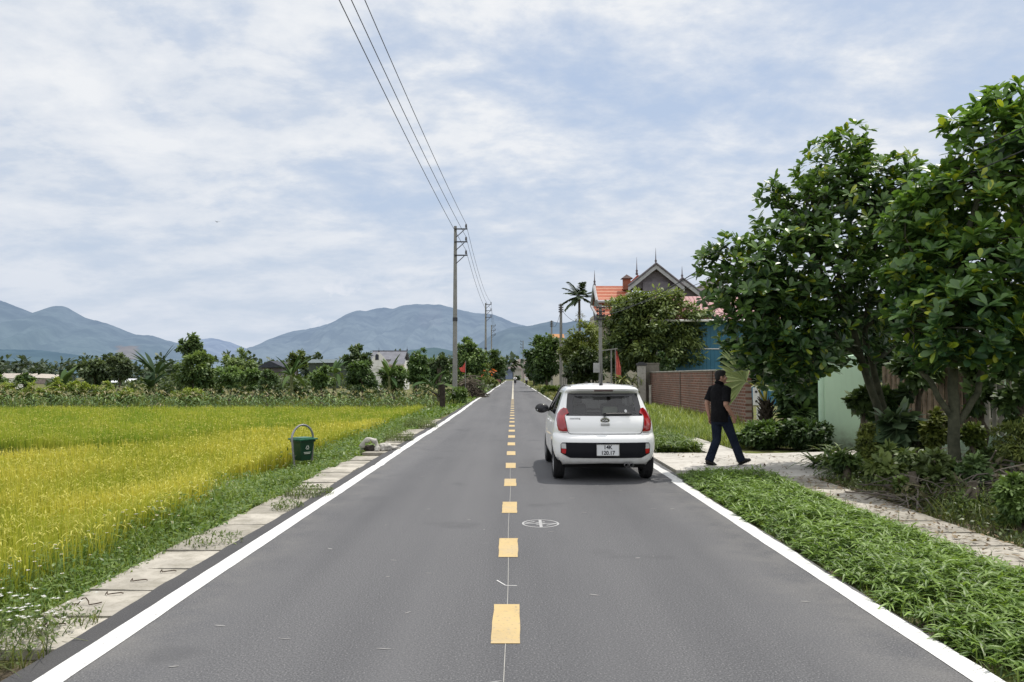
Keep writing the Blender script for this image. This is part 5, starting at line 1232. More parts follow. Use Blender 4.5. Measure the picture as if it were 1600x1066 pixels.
mb = MB(); mb.add([tp + Vector((sx * .5, sy * .5, -.28)) for sx, sy in ((-1, -1), (1, -1), (1, 1), (-1, 1))] + [tp + Vector((0, 0, .12))], [(0, 1, 4), (1, 2, 4), (2, 3, 4), (3, 0, 4), (3, 2, 1, 0)]); mb.build('chimney_cap', mat('dark_tile', (.10, .07, .065), .8, .2), ch)
# orange roof peeping behind the poles
p = at(870, 524, 120); th = thing('orange_roof_house', 'house with orange roof edge peeping out behind the concrete poles', 'house', (p.x, 120, 0)); mb = MB(); mb.box((0, 2, (p.z - .4) / 2), (2.0, 4, p.z - .4)); mb.build('wall', M_CREAM, th); mb = MB(); mb.add([(-1.2, -.4, p.z - .4), (1.2, -.4, p.z - .4), (1.2, 2, p.z + .3), (-1.2, 2, p.z + .3), (1.2, 4.4, p.z - .4), (-1.2, 4.4, p.z - .4)], [(0, 1, 2, 3), (3, 2, 4, 5)]); mb.build('roof', mat('orange_tile', (.42, .21, .09), .8, .2), th, recalc=False)
# dark iron gate and pale wall bits right of the far roadside
p = at(906, 600, 60); th = thing('iron_fence', 'dark iron fence on a low grey wall beneath the yellow-green tree', 'fence', (p.x, 60, 0)); mb = MB(); mb.box((0, 0, .35), (2.6, .2, .9)); mb.build('base_wall', mat('grey_render', (.20, .185, .155), .9), th); mb = MB()
for i in range(18): mb.box((-1.25 + i * .147, 0, 1.25), (.035, .035, .95))
mb.box((0, 0, 1.6), (2.6, .04, .04)); mb.build('railing', M_DARKMETAL, th)
p = at(877, 590, 70); th = thing('grey_gate_post', 'pale grey gate post under the dark-green roadside tree', 'post', (p.x + .3, 70, 0)); mb = MB(); mb.box((0, 0, .9), (.4, .4, 1.8)); mb.box((0, 0, 1.84), (.5, .5, .08)); mb.build('post_body', M_CONC, th, bevel=.01)
# red flag by the pole and T-shaped bracket
p = at(963, 565, 43.2); th = thing('hanging_flag', 'faded red flag hanging limp beside the round tree', 'flag', (p.x, 43.2, 0)); mb = MB(); mb.tube([(-.05, 0, 0), (-.05, 0, 3.2)], .02, 6); mb.build('staff', M_POLE, th); mb = MB(); vs = []; nq = 7
for i in range(12):
    s = i / 11; wv = .08 + .26 * min(1, s * 1.6)
    for j in range(nq): vs.append((wv * (j / (nq - 1)) * (1 - .2 * s) - .02, .07 * math.sin(j * 2.1 + s * 3), 3.1 - 1.5 * s - .12 * (j / 6)))
mb.add(vs, [(i * nq + j, i * nq + j + 1, (i + 1) * nq + j + 1, (i + 1) * nq + j) for i in range(11) for j in range(nq - 1)]); mb.build('cloth', mat('faded_red_cloth', (.62, .16, .13), .8, .2, var=.15), th, smooth=True)
p = at(955, 547, 43.6); th = thing('bracket_post', 'grey T-shaped bracket post between the concrete pole and the flag', 'post', (p.x, 43.6, 0)); mb = MB(); mb.box((0, 0, p.z / 2), (.07, .07, p.z)); mb.box((-.12, -.04, p.z + .02), (.95, .07, .06), Matrix.Rotation(-.12, 3, 'Y')); mb.build('bracket', M_POLE, th)
# green gate wall, plank gate, picket fence, urn
m, t, b = new_mat('pale_green_plaster'); c = t.coord('Object')
stk = t.noise(9, 5, .6, t.coord('Object', (1.0, 1.0, .06))); s3 = t.add('ShaderNodeSeparateXYZ'); t.link(c, s3.inputs[0])
o = t.mixc(t.ramp(t.noise(.9, 5, .6, c), [(.35, 0.0), (.7, 1.0)]), (.56, .75, .55), (.49, .67, .49))
o = t.mixc(t.math('MULTIPLY', t.ramp(stk, [(.56, 0.0), (.80, .14)]), t.ramp(s3.outputs[2], [(.2, .35), (1.0, 1.0)])), o, (.25, .34, .24))
o = t.mixc(t.math('MULTIPLY', t.ramp(s3.outputs[2], [(.08, 1.0), (.55, 0.0)]), t.ramp(t.noise(5, 6, .7, c), [(.35, .2), (.65, .9)])), o, (.20, .22, .16))
t.link(o, b.inputs['Base Color']); b.inputs['Roughness'].default_value = .88; t.link(t.bump(t.noise(60, 4, .6, c), .2, .01), b.inputs['Normal']); M_GREEN = m
gA = Vector((7.03, 17.4, 0)); th = thing('green_gate_wall', 'pale green plastered gate wall with curved top beside the driveway', 'wall', gA)
mb = MB(); poly = [(0, 0), (0, 2.0)] + [(x, 2.02 + .12 * (x / .85) ** 1.7) for x in (.15, .3, .45, .6, .72, .85)] + [(.85, 0)]
mb.prism(poly, lambda a, b_: (a * .94, -.32 * a, b_), lambda a, b_: (a * .94, -.32 * a + .22, b_)); mb.build('wing_wall', M_GREEN, th, bevel=.012)
mb = MB(); mb.lathe([(.075, 0), (.075, 2.03), (.05, 2.06)], (-.03, .08, 0), 12); mb.build('rounded_edge', mat('pale_green_light', (.46, .63, .46), .85, .2, var=.05), th, smooth=True)
p = at(1274, 640, 20.5); th = thing('plank_gate', 'brown plank panel over a white base left of the green gate wall', 'gate', (p.x, 20.5, 0)); mb = MB(); 
for i in range(9): mb.box((-.44 + i * .11, 0, 1.0), (.095, .03, .62 + .02 * (i % 2)))
mb.build('plank_panel', mat('brown_planks', (.30, .20, .12), .8, .2, var=.25, scale=5), th); mb = MB(); mb.box((0, .03, .33), (1.05, .12, .62)); mb.build('white_base', M_WHITE, th, bevel=.01)
fa, fb_ = Vector((8.15, 17.0, 0)), Vector((8.45, 10.6, 0))
th = thing('picket_fence', 'tall picket fence of brown and white slats on a green base behind the fruit trees', 'fence', fa); d_ = fb_ - fa; Lf = d_.length; u_ = d_.normalized()
mb = MB(); ang = math.atan2(u_.y, u_.x); rt = Matrix.Rotation(ang, 3, 'Z'); mb.box(u_ * Lf / 2 + Vector((0, 0, .3)), (Lf, .2, .6), rt); mb.build('base_wall', M_GREEN, th)
for nm, rng_, mt in (('brown_pickets', (0, .55), mat('brown_pickets', (.20, .15, .105), .8, .2, var=.3, scale=4)), ('white_pickets', (.55, 1), mat('white_pickets', (.42, .40, .35), .8, .2, var=.2, scale=4))):
    mb = MB(); n_ = 34
    for i in range(int(n_ * rng_[0]), int(n_ * rng_[1])):
        c_ = u_ * (Lf * (i + .5) / n_); mb.box(c_ + Vector((0, 0, 1.22)), (.11, .035, 1.24 + .04 * math.sin(i * 2)), rt)
    mb.build(nm, mt, th)
mb = MB(); [mb.box(u_ * Lf / 2 + Vector((.05, 0, z)), (Lf, .04, .07), rt) for z in (.85, 1.6)]; mb.build('rail', MATS['white_pickets'], th)
p = at(1590, 530, 14.5); th = thing('garden_urn', 'white plaster urn on a green pillar at the right edge', 'urn', (p.x, 14.5, 0)); mb = MB(); mb.box((0, 0, p.z / 2), (.5, .5, p.z)); mb.build('pillar', M_GREEN, th, bevel=.015)
mb = MB(); mb.box((0, 0, p.z + .04), (.62, .62, .08)); mb.lathe([(.27, .08), (.28, .14), (.2, .18), (.22, .25), (.24, .33), (.2, .42), (.10, .47), (.05, .52)], (0, 0, p.z), 16); mb.build('urn_body', M_WHITE, th, smooth=40)
# left far buildings
M_GROOF = mat('grey_roof_tile', (.17, .175, .20), .8, .2, var=.12, scale=1.2); M_DROOF = mat('dark_roof', (.045, .05, .065), .8, .2)
hb = at(604, 590, 120); hb.z = -.5; th = thing('white_gable_house', 'white house with arched gable window and grey tiled roof behind the gardens', 'house', hb)
def HL(px, py, dy=0.0): p = at(px, py, 120 + dy); return Vector((p.x - hb.x, dy, p.z + .5))
x0, x1 = HL(577, 548).x, HL(632, 548).x; zr, ze2 = HL(600, 549, 3).z, HL(600, 562).z
mb = MB(); mb.box(((x0 + x1) / 2 + .1, 3.2, (ze2 - .1) / 2), (x1 - x0 - .3, 6, ze2 - .1)); mb.build('wall', M_WHITE, th)
mb = MB(); mb.add([(x0, -.3, ze2), (x1, -.3, ze2), (x1, 3, zr), (x0, 3, zr), (x1, 6.4, ze2), (x0, 6.4, ze2)], [(0, 1, 2, 3), (3, 2, 4, 5)]); mb.box(((x0 + x1) / 2, 3, zr + .05), (x1 - x0 + .1, .2, .16)); rf = mb.build('roof', M_GROOF, th, recalc=False)
for q in (HL(592, 548, -.4).x, x1): mb = MB(); mb.lathe([(.06, 0), (.12, .2), (.03, .4), (.01, .8)], (q, 3 if q == x1 else -.4, zr - (0 if q == x1 else .3)), 6); mb.build('finial', M_DROOF, rf)
g0, g1, ga = HL(578, 575, -.6), HL(607, 575, -.6), HL(592, 550, -.6)
mb = MB(); mb.add([(g0.x, -.6, 0), (g1.x, -.6, 0), (g1.x, -.6, ze2 - .6), (ga.x + .9, -.6, ga.z - .9), (ga.x, -.6, ga.z), (ga.x - .9, -.6, ga.z - .9), (g0.x, -.6, ze2 - .6)], [tuple(range(7))]); mb.add([(g1.x, -.6, 0), (g1.x, 1, 0), (g1.x, 1, ze2 - .6), (g1.x, -.6, ze2 - .6)], [(0, 1, 2, 3)]); mb.build('gable_front', M_WHITE, th, recalc=False)
mb = MB(); wc = HL(589, 558, -.63); mb.prism([(-.26, -.45), (.26, -.45), (.26, .2)] + [(.26 * math.cos(a), .2 + .26 * math.sin(a)) for a in (.6, 1.1, 1.57, 2.0, 2.5)] + [(-.26, .2)], lambda a, b_: (wc.x + a, -.66, wc.z + b_), lambda a, b_: (wc.x + a, -.62, wc.z + b_)); mb.build('window', M_DROOF, th)
mb = MB(); a0 = HL(612, 561, -1.2); a1 = HL(634, 561, -1.2); b0 = HL(608, 569, -2.4); mb.add([a0, a1, (a1.x, -2.6, b0.z), (a0.x - .3, -2.6, b0.z)], [(0, 1, 2, 3)]); mb.build('lower_roof', M_GROOF, th, recalc=False)
mb = MB(); a0 = HL(600, 571, -1.5); a1 = HL(632, 571, -1.5); b0 = HL(600, 577, -3); mb.add([a0, a1, (a1.x, -3, b0.z), (a0.x, -3, b0.z)], [(0, 1, 2, 3)]); mb.build('porch_roof', mat('brown_roof', (.24, .17, .13), .8, .2), th, recalc=False)
p = at(422, 590, 100); th = thing('dark_roof_shed', 'low shed with dark gable roof among the trees', 'shed', (p.x, 100, -.5)); zt = at(420, 564, 100).z + .5; zl = at(406, 573, 100).z + .5; hw = 18 * 100 / 1200
mb = MB(); mb.prism([(-hw, zl), (0, zt), (hw * 1.1, zl), (hw * 1.1, zl - .12), (-hw, zl - .12)], lambda a, b_: (a, -.3, b_), lambda a, b_: (a, 8, b_)); mb.build('roof', M_DROOF, th); mb = MB(); mb.box((0, 4, zl / 2 - .08), (hw * 1.8, 7, zl - .16)); mb.build('wall', M_GABLE, th)
p = at(540, 590, 140); th = thing('long_grey_roof_shed', 'long low building with grey-green roof line left of the white house', 'shed', (p.x, 140, -.5)); zt = at(540, 561, 140).z + .5; zl = at(540, 567, 140).z + .5
mb = MB(); mb.add([(-7, -.4, zl), (6.5, -.4, zl), (6.5, 3, zt), (-7, 3, zt), (6.5, 6.4, zl), (-7, 6.4, zl)], [(0, 1, 2, 3), (3, 2, 4, 5)]); mb.build('roof', mat('grey_green_roof', (.13, .16, .17), .8, .2), th, recalc=False); mb = MB(); mb.box((-.2, 3, zl / 2 - .05), (13, 6, zl - .1)); mb.build('wall', mat('mossy_wall', (.07, .085, .07), .9, .1), th)
p = at(188, 598, 85); th = thing('white_roof_shelter', 'open shelter with bright white sheet roof beyond the corn', 'shelter', (p.x, 85, -.5)); zt = at(188, 595, 85).z + .5
mb = MB(); mb.box((0, 0, zt), (2.5, 2.4, .06), Matrix.Rotation(R(9), 3, 'X')); mb.build('roof', mat('white_sheet', (.72, .74, .78), .5, .4), th); mb = MB(); [mb.box((sx * 1.1, sy * 1.0, zt / 2 - .08), (.08, .08, zt - .1)) for sx in (-1, 1) for sy in (-1, 1)]; mb.build('posts', M_DARKMETAL, th)
for i, (p0, p1, pt, pm, Y, lab) in enumerate(((4, 52, 582, 587, 230, 'long pale roofed hall at far left, nearer the picture edge'), (50, 82, 584, 590, 215, 'pale roofed hall with white gable right of the first far hall'), (-60, 8, 584, 589, 240, 'pale hall cut by the left picture edge'))):
    a = at(p0, pt, Y); b_ = at(p1, pm, Y); th = thing('farm_hall', lab, 'building', ((a.x + b_.x) / 2, Y, -.5)); hw = (b_.x - a.x) / 2
    mb = MB(); mb.add([(-hw, 0, b_.z + .5), (hw, 0, b_.z + .2), (hw, 4, a.z + .2), (-hw, 4, a.z + .5)], [(0, 1, 2, 3)]); mb.build('roof', mat('pale_hall_roof', (.44, .40, .35), .8, .2, var=.15), th, recalc=False); mb = MB(); mb.box((0, 4, (b_.z + .2) / 2), (hw * 1.96, 7.6, b_.z + .2)); mb.build('wall', mat('hall_wall', (.32, .27, .25), .9, .1, var=.2), th)
p = at(12, 600, 130); th = thing('white_cottage', 'small white building half hidden by trees at the left edge', 'house', (p.x, 130, -.5)); mb = MB(); mb.box((0, 1, .9), (2.6, 3, 1.8)); mb.build('wall', M_WHITE, th); mb = MB(); mb.add([(-1.5, -.7, 1.8), (1.5, -.7, 1.8), (1.5, 1, 2.6), (-1.5, 1, 2.6), (1.5, 2.7, 1.8), (-1.5, 2.7, 1.8)], [(0, 1, 2, 3), (3, 2, 4, 5)]); mb.build('roof', mat('pale_hall_roof', (.44, .40, .35)), th, recalc=False)
# village roofs under the quarry
for i, (px, py, w_, col, lab) in enumerate(((795, 581, 3.0, (.20, .24, .34), 'far blue-grey gable house beyond the road end'), (808, 578, 2.6, (.42, .40, .38), 'far pale house beyond the road end'), (784, 583, 2.2, (.14, .15, .17), 'far dark shed beyond the road end at left'))):
    Y = 380; p = at(px, py, Y); th = thing('village_house', lab, 'house', (p.x, Y, 0)); mb = MB(); mb.box((0, 2, p.z / 2), (w_ * 1.7, 4, p.z)); mb.build('wall', mat('far_wall_%s' % 'abc'[i], col, .9, .1), th); mb = MB(); mb.prism([(-w_, p.z), (0, p.z + 1.7), (w_, p.z)], lambda a, b_: (a, -.5, b_), lambda a, b_: (a, 4.5, b_)); mb.build('roof', mat('far_roof_%s' % 'abc'[i], tuple(x * .7 for x in col), .9, .1), th)

# ------------------------------------------------------------------ small things along the left road edge
p = at(691, 602, 40.0); th = thing('dark_post', 'stubby dark wooden post standing at the end of the corn row', 'post', (p.x, 40, -.15)); H = p.z + .15
mb = MB(); mb.tube([(0, 0, -.1), (.02, 0, H * .5), (0, .02, H)], [.15, .145, .15], 10); mb.tube([(0, 0, H), (-.02, 0, H + .05)], [.19, .17], 10); mb.tube([(-.1, 0, .7), (-.55, -.05, .98)], [.05, .03], 6); mb.build('post_body', mat('charred_wood', (.05, .042, .035), .95, .1, var=.3, scale=6, bump=.5), th, smooth=50)
bp = at(736, 612, 60); th, g = brush('brushwood_heap', 'big dark heap of stacked firewood branches beside the left road edge', (bp.x - .15, 60.0, -.1), 1.0, 1.1, 1.75, 420, 700, mat('firewood', (.135, .115, .09), .95, .1, var=.4, scale=1.0, col2=(.05, .042, .032)), .03, (.9, 1.9), flat=.15)
p = at(727, 566, 56); th = thing('red_flag', 'small pointed red flag beside the tall utility pole', 'flag', (p.x, 56, -.1)); mb = MB(); mb.tube([(0, 0, 0), (.02, 0, p.z + .2)], .018, 6); mb.build('staff', M_POLE, th)
mb = MB(); z = p.z + .1; mb.add([(.02, 0, z + .05), (.0, .02, z - .75), (-.30, -.1, z - .70), (-.45, .0, z - .42), (-.2, -.08, z - .35)], [(0, 1, 2), (0, 2, 4), (4, 2, 3)]); mb.build('cloth', mat('red_cloth', (.62, .10, .08), .8, .2, var=.1), th, recalc=False)
# green bin in a pipe hoop
bx = at(473, 700, 16.6); bz = -.22; th = thing('litter_bin', 'green wheeled-style litter bin with lid hung in a grey pipe hoop among the verge grass', 'litter bin', (bx.x, 16.6, bz), R(-38))
th.scale = (.9, .9, .9)
M_BIN = mat('green_plastic', (.004, .045, .024), .42, .45, var=.12, scale=3, dirt=((.10, .11, .08), .25)); M_LID = mat('green_lid_plastic', (.016, .125, .062), .4, .45, var=.1)
mb = MB(); mb.box((0, 0, .27), (.31, .33, .52), taper=1.0)
vs = [(sx * (.135 if z == 0 else .19), sy * (.14 if z == 0 else .20), .04 + z) for z in (0, .48) for sx, sy in ((-1, -1), (1, -1), (1, 1), (-1, 1))]
mb = MB(); mb.add(vs, [(3, 2, 1, 0), (4, 5, 6, 7), (0, 1, 5, 4), (1, 2, 6, 5), (2, 3, 7, 6), (3, 0, 4, 7)]); body = mb.build('bin_body', M_BIN, th, bevel=.018)
mb = MB(); mb.box((0, 0, .50), (.42, .44, .045)); mb.build('rim', M_BIN, body, bevel=.01)
mb = MB(); mb.box((0, 0, .548), (.50, .50, .04)); mb.box((0, 0, .578), (.36, .36, .02)); mb.box((0, -.245, .54), (.18, .03, .03)); mb.build('lid', M_LID, th, bevel=.012)
M_LOGO = mat('white_print', (.62, .66, .60), .6, .3, var=.1)
mb = MB(); tri = [(0, .075), (.07, -.05), (-.07, -.05)]
def facex(a, b_): z = .36 + b_; return Vector((.178 + .012 * (z - .3) / .2, a, z))
for i in range(3):
    a, b_ = Vector((*tri[i], 0)), Vector((*tri[(i + 1) % 3], 0)); c_ = Vector((0, -.01, 0)); q = [a.lerp(b_, .12), a.lerp(b_, .80), a.lerp(b_, .80).lerp(c_, .5), a.lerp(b_, .12).lerp(c_, .5)]
    mb.add([facex(v_.x, v_.y) for v_ in q], [(0, 1, 2, 3)])
for dz, w_ in ((-.12, .10), (-.15, .085)): mb.add([facex(-w_, dz + .008), facex(w_, dz + .008), facex(w_, dz - .008), facex(-w_, dz - .008)], [(0, 1, 2, 3)])
mb.build('recycling_mark', M_LOGO, body, recalc=False)
ca, sa = math.cos(R(38)), math.sin(R(38)); vw = lambda x, y, z: (x * ca - y * sa, x * sa + y * ca, z)      # hoop stands square to the road, the bin is turned in it
mb = MB(); pts = [vw(-.11, -.30, -.06), vw(-.15, -.30, .3), vw(-.185, -.28, .58)]
for i in range(11):
    a = math.pi * (1 - i / 10); pts.append(vw(-.01 + .175 * math.cos(a), -.27 * (1 - i / 5), .62 + .26 * math.sin(a)))
pts += [vw(.17, .28, .5), vw(.15, .28, .0)]
mb.tube(pts, .026, 10); mb.build('pipe_hoop', mat('grey_pipe', (.26, .26, .27), .45, .4, .3, var=.2, scale=4), th, smooth=True)
# discarded rags and bag
def crumple(name, label, loc, sz, seed, mt, cat, amp=.35):
    bm = bmesh.new(); bmesh.ops.create_icosphere(bm, subdivisions=4, radius=1)
    for v_ in bm.verts:
        n_ = mnoise.fractal(v_.co * 1.7 + Vector((seed, 0, 0)), .9, 2.2, 4); v_.co *= 1 + amp * n_ + .12 * abs(mnoise.noise(v_.co * 5 + Vector((seed, 3, 1))))
        v_.co = Vector((v_.co.x * sz[0], v_.co.y * sz[1], max(v_.co.z, -.75) * sz[2]))
    me = bpy.data.meshes.new(name); bm.to_mesh(me); bm.free(); me.polygons.foreach_set('use_smooth', [True] * len(me.polygons))
    o = link_mesh(name, me, mt); o.location = loc; tag(o, label, cat); return o
M_RAG = mat('dirty_white_cloth', (.52, .50, .46), .9, .1, var=.2, scale=5, dirt=((.16, .13, .1), .7))
crumple('crumpled_sack', 'crumpled dirty white sack at left road edge, right piece of the rubbish', (-2.82, 16.9, .06), (.16, .12, .09), 3.3, M_RAG, 'sack')
crumple('crumpled_cloth', 'small scrap of white cloth beside the crumpled sack, nearest the white line', (-2.62, 17.15, .02), (.11, .08, .05), 8.8, M_RAG, 'cloth')
mb = MB(); pts = []
for i in range(15):
    a = math.pi * 1.15 * i / 14 - .1; pts.append((-3.12 + .17 * math.cos(a), 16.75 + .05 * math.sin(a * 2), .02 + .23 * math.sin(a) + .01 * math.sin(i * 2.3)))
mb.tube(pts, [.05 + .018 * math.sin(i * 1.9) for i in range(15)], 9); o = mb.build('rolled_cloth', M_RAG, None, smooth=True); tag(o, 'arched roll of dirty cloth lying on the slabs beside the crumpled sack', 'cloth')
crumple('dark_rag', 'dark rag inside the arched cloth roll', (-3.12, 16.82, .05), (.13, .08, .07), 5.1, mat('dark_rag', (.06, .05, .045), .9, .1), 'cloth')
# ------------------------------------------------------------------ the white hatchback
CAR = thing('parked_car', 'small white five-door hatchback with red boomerang tail lights stopped at right road edge', 'car', (1.415, 11.75, .004), R(.4))
def prof(keys, sm=.012):
    zs = np.arange(.1, 1.6, .004); v = np.interp(zs, [k[0] for k in keys], [k[1] for k in keys]); n = max(1, int(sm / .004)); ker = np.ones(2 * n + 1) / (2 * n + 1)
    v = np.convolve(np.pad(v, n, mode='edge'), ker, 'valid'); v = np.convolve(np.pad(v, n, mode='edge'), ker, 'valid')
    return lambda z: float(np.interp(z, zs, v))
cw = prof([(.18, .70), (.25, .745), (.35, .785), (.5, .797), (.62, .80), (.70, .795), (.80, .782), (.90, .765), (1.0, .735), (1.1, .695), (1.2, .66), (1.3, .622), (1.36, .598), (1.40, .582), (1.435, .55), (1.457, .50), (1.475, .42), (1.488, .31), (1.498, .17), (1.503, .06)])
cr = prof([(.18, .16), (.26, .11), (.30, .07), (.36, .03), (.45, .0), (.6, -.005), (.66, .005), (.695, .03), (.725, .10), (.74, .115), (.80, .10), (.88, .11), (.96, .145), (1.0, .175), (1.1, .245), (1.2, .315), (1.3, .385), (1.345, .41), (1.365, .36), (1.385, .29), (1.42, .275), (1.437, .30), (1.457, .40), (1.475, .58), (1.488, .8), (1.498, 1.05), (1.503, 1.25)], .008)
cf = prof([(.18, 3.3), (.25, 3.48), (.4, 3.58), (.55, 3.595), (.7, 3.55), (.78, 3.45), (.85, 3.25), (.92, 2.98), (.97, 2.82), (1.0, 2.74), (1.1, 2.53), (1.2, 2.33), (1.3, 2.12), (1.36, 2.0), (1.40, 1.92), (1.435, 1.84), (1.457, 1.76), (1.475, 1.66), (1.488, 1.55), (1.498, 1.42), (1.503, 1.33)])
crad = lambda z: float(np.interp(z, [.2, .6, .75, 1.0, 1.35, 1.42, 1.48], [.26, .26, .24, .20, .15, .20, .2]))
BOW = lambda z: float(np.interp(z, [.2, .7, .76, 1.0, 1.4, 1.5], [.10, .10, .07, .07, .06, .02]))
def rear_y(x, z):
    W = cw(z); r = min(crad(z), W * .6); a = min(abs(x), W * .9995)
    y = cr(z) + BOW(z) * (a / W) ** 2
    if a > W - r: q = (a - (W - r)) / r; y += r * (1 - math.sqrt(max(0, 1 - q * q)))
    return y
def side_x(y, z): return cw(z) * (1 - .065 * (max(0, y - 2.3) / 1.2) ** 2)
xw = lambda z: float(np.interp(z, [.2, .95, 1.0, 1.2, 1.36, 1.45], [.60, .60, .592, .575, .548, .53])) * min(1, cw(z) / .6)
yC = lambda z: float(np.interp(z, [.2, 1.0, 1.35, 1.5], [.74, .74, .98, 1.0])); yB1, yB2 = 1.50, 1.58
yA = lambda z: min(float(np.interp(z, [.2, .9, 1.0, 1.35, 1.5], [2.66, 2.62, 2.52, 1.86, 1.8])), cf(z) - .25)
ZS = [.19, .235, .28, .32, .37, .42, .47, .53, .59, .65, .68, .705, .725, .74, .77, .82, .88, .94, 1.0, 1.03, 1.09, 1.16, 1.23, 1.30, 1.345, 1.36, 1.378, 1.40, 1.42, 1.435, 1.447, 1.458, 1.468, 1.477, 1.484, 1.49, 1.496, 1.5]
FR = [0, .2, .4, .6, .74, .83, 1.0]; NP = 8
def arch(y):
    z = 0
    for yc in (.585, 2.97):
        d2 = .335 ** 2 - (y - yc) ** 2
        if d2 > 0: z = max(z, .285 + math.sqrt(d2))
    return z
def half_ring(z):
    pts = []; W = cw(z); X = xw(z)
    for f in FR: pts.append((f * X, rear_y(f * X, z), max(z, .285 - .03 * f)))
    for j in range(1, NP + 1):
        x = X + (W - X) * math.sin(math.pi / 2 * j / NP); y = rear_y(x, z); pts.append((x, y, max(z, .255 - .05 * (j / NP), arch(y) if x > .66 else 0)))
    ys = pts[-1][1]; ye = cf(z) - .32
    keys = [(ys, 0), (max(yC(z), ys + .02), 9), (max(yB1, ys + .04) if z < 1.45 else ys + (ye - ys) * .5, 9), (max(yB2, ys + .05) if z < 1.45 else ys + (ye - ys) * .55, 1), (max(yA(z), ys + .06) if z < 1.45 else ys + (ye - ys) * .9, 12), (ye, 16)]
    for (a, _), (b, n) in zip(keys[:-1], keys[1:]):
        for q in range(1, n + 1):
            y = a + (b - a) * q / n; pts.append((side_x(y, z), y, max(z, arch(y), .19)))
    x1 = side_x(ye, z)
    for j in range(1, 9):
        a = math.pi / 2 * j / 8; pts.append((x1 * math.cos(a) ** .6 if j < 8 else 0, ye + .32 * math.sin(a), max(z, .2)))
    return pts
RG = [half_ring(z) for z in ZS]; NC = len(RG[0]); NR = len(ZS)
jw = len(FR) - 1; jc = jw + NP; jC = jc + 9; jB1 = jC + 9; jB2 = jB1 + 1; jA = jB2 + 12; jF = jA + 16
iw0, iw1 = ZS.index(1.0), ZS.index(1.345)
def grid_mesh(name, rows, sel, material, parent, off=0.0, cap=False, both=True, smooth=55):
    """faces (i,j) where sel(i,j); both halves; off moves along the outward normal"""
    mb = MB(); idx = {}
    def vid(i, j, s):
        if j in (0, NC - 1): s = 1
        k = (i, j, s)
        if k not in idx:
            p = Vector(RG[i][j])
            if off:
                a = Vector(RG[i][min(j + 1, NC - 1)]) - Vector(RG[i][max(j - 1, 0)]); b = Vector(RG[min(i + 1, NR - 1)][j]) - Vector(RG[max(i - 1, 0)][j]); n = a.cross(b)
                if j == 0: n.x = 0
                if n.length > 1e-9: p = p + n.normalized() * off
            mb.v.append((p.x * s, p.y, p.z)); idx[k] = len(mb.v) - 1
        return idx[k]
    for i in rows:
        for j in range(NC - 1):
            for s in (1, -1):
                if not sel(i, j): continue
                f = [vid(i, j, s), vid(i, j + 1, s), vid(i + 1, j + 1, s), vid(i + 1, j, s)]
                if s < 0: f.reverse()
                P = [Vector(mb.v[q]) for q in f]
                if (P[2] - P[0]).cross(P[3] - P[1]).length < 1e-7: continue
                mb.f.append(f); mb.m.append(0)
    if cap:
        i = NR - 1; f = [vid(i, j, 1) for j in range(NC)] + [vid(i, j, -1) for j in range(NC - 2, 0, -1)]; mb.f.append(f); mb.m.append(0)
    return mb.build(name, material, parent, smooth=smooth, recalc=False)
def win(i, j):
    if not (iw0 <= i < iw1): return None
    if j < jw: return 'rear'
    if jC <= j < jB1: return 'rdoor'
    if jB1 <= j < jB2: return 'pillar'
    if jB2 <= j < jA: return 'fdoor'
    if j >= jF - 1: return 'front'
    return None
m, t, b = new_mat('white_car_paint'); c = t.coord('Object')
b.inputs['Base Color'].default_value = (.83, .835, .83, 1); b.inputs['Roughness'].default_value = .32; b.inputs['Coat Weight'].default_value = .7; b.inputs['Coat Roughness'].default_value = .03
s_ = t.add('ShaderNodeSeparateXYZ'); t.link(c, s_.inputs[0])
dz = t.math('MULTIPLY', t.ramp(s_.outputs[2], [(.2, .75), (.48, .0)]), t.ramp(t.noise(6, 6, .7, c), [(.35, .1), (.7, 1.0)])); t.link(t.mixc(dz, (.83, .835, .83), (.42, .39, .34)), b.inputs['Base Color'])
M_CAR = m
m, t, b = new_mat('car_glass'); fr = t.add('ShaderNodeFresnel'); fr.inputs[0].default_value = 1.5; tr = t.add('ShaderNodeBsdfTransparent'); tr.inputs[0].default_value = (.74, .78, .77, 1); gl = t.add('ShaderNodeBsdfGlossy'); gl.inputs['Roughness'].default_value = .02
mx = t.add('ShaderNodeMixShader'); t.link(t.math('ADD', t.math('MULTIPLY', fr.outputs[0], 1.0), .03), mx.inputs[0]); t.link(tr.outputs[0], mx.inputs[1]); t.link(gl.outputs[0], mx.inputs[2]); t.link(mx.outputs[0], t.n['Material Output'].inputs['Surface'])
M_GLASS = m
M_GLOSSBLACK = mat('gloss_black', (.012, .012, .014), .15, .5, var=.02, coat=.3)
M_LINING = mat('cabin_lining', (.10, .10, .10), .9, .2, var=.1)
M_RUB = mat('tyre_rubber', (.016, .016, .017), .85, .3, var=.15, scale=20)
M_CHROME = mat('chrome', (.62, .62, .63), .15, .5, .95, var=.03)
body = grid_mesh('body', range(NR - 1), lambda i, j: win(i, j) is None, M_CAR, CAR, cap=True)
grid_mesh('cabin_lining', range(ZS.index(.82), NR - 1), lambda i, j: win(i, j) is None, M_LINING, CAR, off=-.022)
rw_ = grid_mesh('rear_window', range(iw0, iw1), lambda i, j: win(i, j) == 'rear', M_GLASS, CAR, off=-.006)
grid_mesh('black_border', range(iw0, iw1), lambda i, j: win(i, j) == 'rear' and (j >= jw - 1 or i == iw0 or i == iw1 - 1), M_GLOSSBLACK, rw_, off=-.003)
ws_ = grid_mesh('windscreen', range(iw0, iw1), lambda i, j: win(i, j) == 'front', M_GLASS, CAR, off=-.006)
for nm in ('rdoor', 'fdoor'): grid_mesh('side_window', range(iw0, iw1), lambda i, j, nm=nm: win(i, j) == nm, M_GLASS, CAR, off=-.006)
